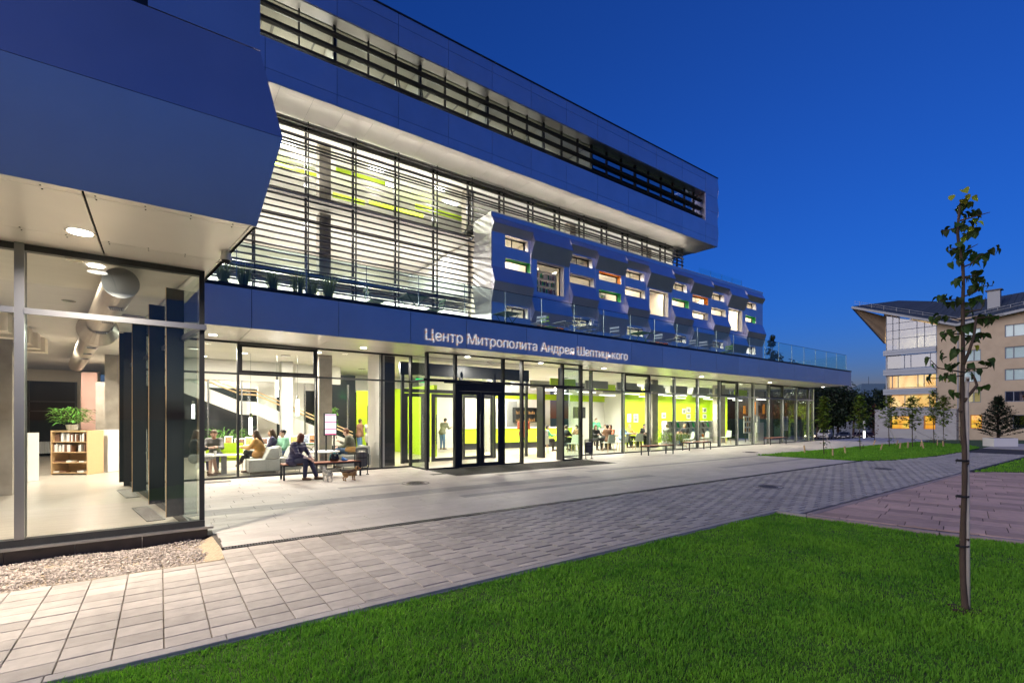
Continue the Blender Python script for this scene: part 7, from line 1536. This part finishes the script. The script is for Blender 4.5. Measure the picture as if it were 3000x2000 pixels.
# roof: upswept tip, eaves, ridge
b = MB()
tip = (90.5,31.0,19.6); e1_ = (92.2,18.6,15.05); e2_ = (92.2,4,17.2); r1 = (99,27.2,21.0); r2 = (99,18.6,19.1); r3 = (99,4,19.9)
def roof_strip(A, B_, Cc, D, n, m, name):
    A, B_, Cc, D = map(Vector, (A, B_, Cc, D))
    for i in range(n):
        f0, f1 = i/n+.0015, (i+1)/n-.0015; p = [A.lerp(B_, f0), A.lerp(B_, f1), D.lerp(Cc, f1), D.lerp(Cc, f0)]; q = MB(); q.hexa([v-Vector((0,0,.12)) for v in p]+p); q.build(name, m, RB)
roof_strip(e1_, tip, r1, r2, 20, 'roof_blue', 'roof_sheet'); roof_strip(e2_, e1_, r2, r3, 22, 'roof_blue', 'roof_sheet')
for A, B_ in ((e1_, tip), (e2_, e1_)): b = MB(); b.bar(Vector(A)-Vector((.1,0,.2)), Vector(B_)-Vector((.1,0,.2)), .25, .34); b.build('gutter','gutter',RB)
# wooden underside of the tip
tipb = Vector((90.5,31.0,19.35)); lowA = Vector((93.1,27.35,13.4)); upA = Vector((93.1,27.2,17.6)); n = 14
for i in range(n):
    f0, f1 = i/n+.006, (i+1)/n-.006; a0 = lowA.lerp(upA, f0); a1 = lowA.lerp(upA, f1); t0 = lowA.lerp(tipb, .0); q = MB(); c0 = a0.lerp(tipb, .97); c1 = a1.lerp(tipb, .97)
    q.hexa([a0, a1, c1, c0, a0+Vector((.15,0,.05)), a1+Vector((.15,0,.05)), c1+Vector((.15,0,.05)), c0+Vector((.15,0,.05))]); q.build('soffit_board','soffit_wood',RB)
b = MB(); b.hexa([(93.2,27.3,13.4),(100,27.3,13.4),(100,27.5,13.4),(93.2,27.5,13.4),(93.2,27.3,18.4),(100,27.3,20.9),(100,27.5,20.9),(93.2,27.5,18.4)]); b.build('end_wall','soffit_wood',RB)
b = MB(); b.bar((93.0,27.35,13.35),(90.5,31.05,19.45),.14,.16); b.build('soffit_edge','coping',RB)
b = MB(); b.box(95.0,14.6,16.5,95.9,15.9,19.5); ch = b.build('chimney','gutter',RB); b = MB(); b.box(94.8,14.4,19.505,96.1,16.1,19.65); b.build('cap','coping',ch)
b = MB()
for i in range(12): y_ = 4.6+i*1.25; z_ = 15.9+(y_-18.6)*(-.147)*(1); z_ = 15.5+(18.6-y_)*.147; b.box(93.6,y_,z_-.1,93.64,y_+.05,z_+.75)
for k in (.35,.7): b.bar((93.62,4.5,17.6+k),(93.62,18.6,15.5+k),.04)
for i in range(8): f = (i+.5)/8; p = Vector(e1_).lerp(Vector(tip), f)+Vector((.9,0,.2)); b.box(p.x,p.y,p.z-.1,p.x+.04,p.y+.05,p.z+.8)
for k in (.4,.75): b.bar(Vector(e1_)+Vector((.9,0,.2+k)), Vector(tip)+Vector((.9,0,.2+k)), .035)
b.build('snow_guard','gutter',RB)
b = MB(); b.prism([(93.3,4),(93.3,20.9),(104,20.9),(104,4)],-4.4,15.2); b.build('core','brick_wall',RB) if False else None
b = MB(); b.box(95.0,4,-4.4,95.1,20.9,16.0); b.build('inner_wall','dark_wall',RB)
# old house with hipped slate roof far behind
OH = thing('old_house', 'old house with a hipped blue slate roof behind the dark trees', 'house', (*at(2560,140),-4.2)); OH.rotation_euler = (0,0,R(-36))
b = MB(); b.box(-7.5,-6,0,12,6,11.2); b.build('wall','far_wall',OH,world=False)
b = MB(); b.hexa([(-9.2,-7,11.2),(13,-7,11.2),(13,7,11.2),(-9.2,7,11.2),(-3.5,-.1,15.6),(10,-.1,15.6),(10,.1,15.6),(-3.5,.1,15.6)]); rf = b.build('roof','slate',OH,world=False)
b = MB(); b.box(-7.8,-1,12.5,-7.0,0,14.8); b.build('chimney','far_wall',rf,world=False); b = MB(); b.tube([(-1.5,0,15.6),(-1.5,0,17.6)],.05,5); b.build('aerial','coping',rf,world=False); b = MB(); b.box(1.0,-6,12.4,2.2,-4,13.2); b.build('dormer','coping',rf,world=False)
for x_ in (-5.2,-2.2,1.2,4.5): b = MB(); b.box(x_,-6.06,6.5,x_+1.2,-6.01,8.3); b.build('window','far_glow' if x_ == 1.2 else 'dark_wall',OH,world=False)
b = MB()
for i in range(20): b.box(-7.4+i,-6.15,10.5,-7.0+i,-6.01,10.9)
b.build('cornice_block','white',OH,world=False)['kind'] = 'stuff'
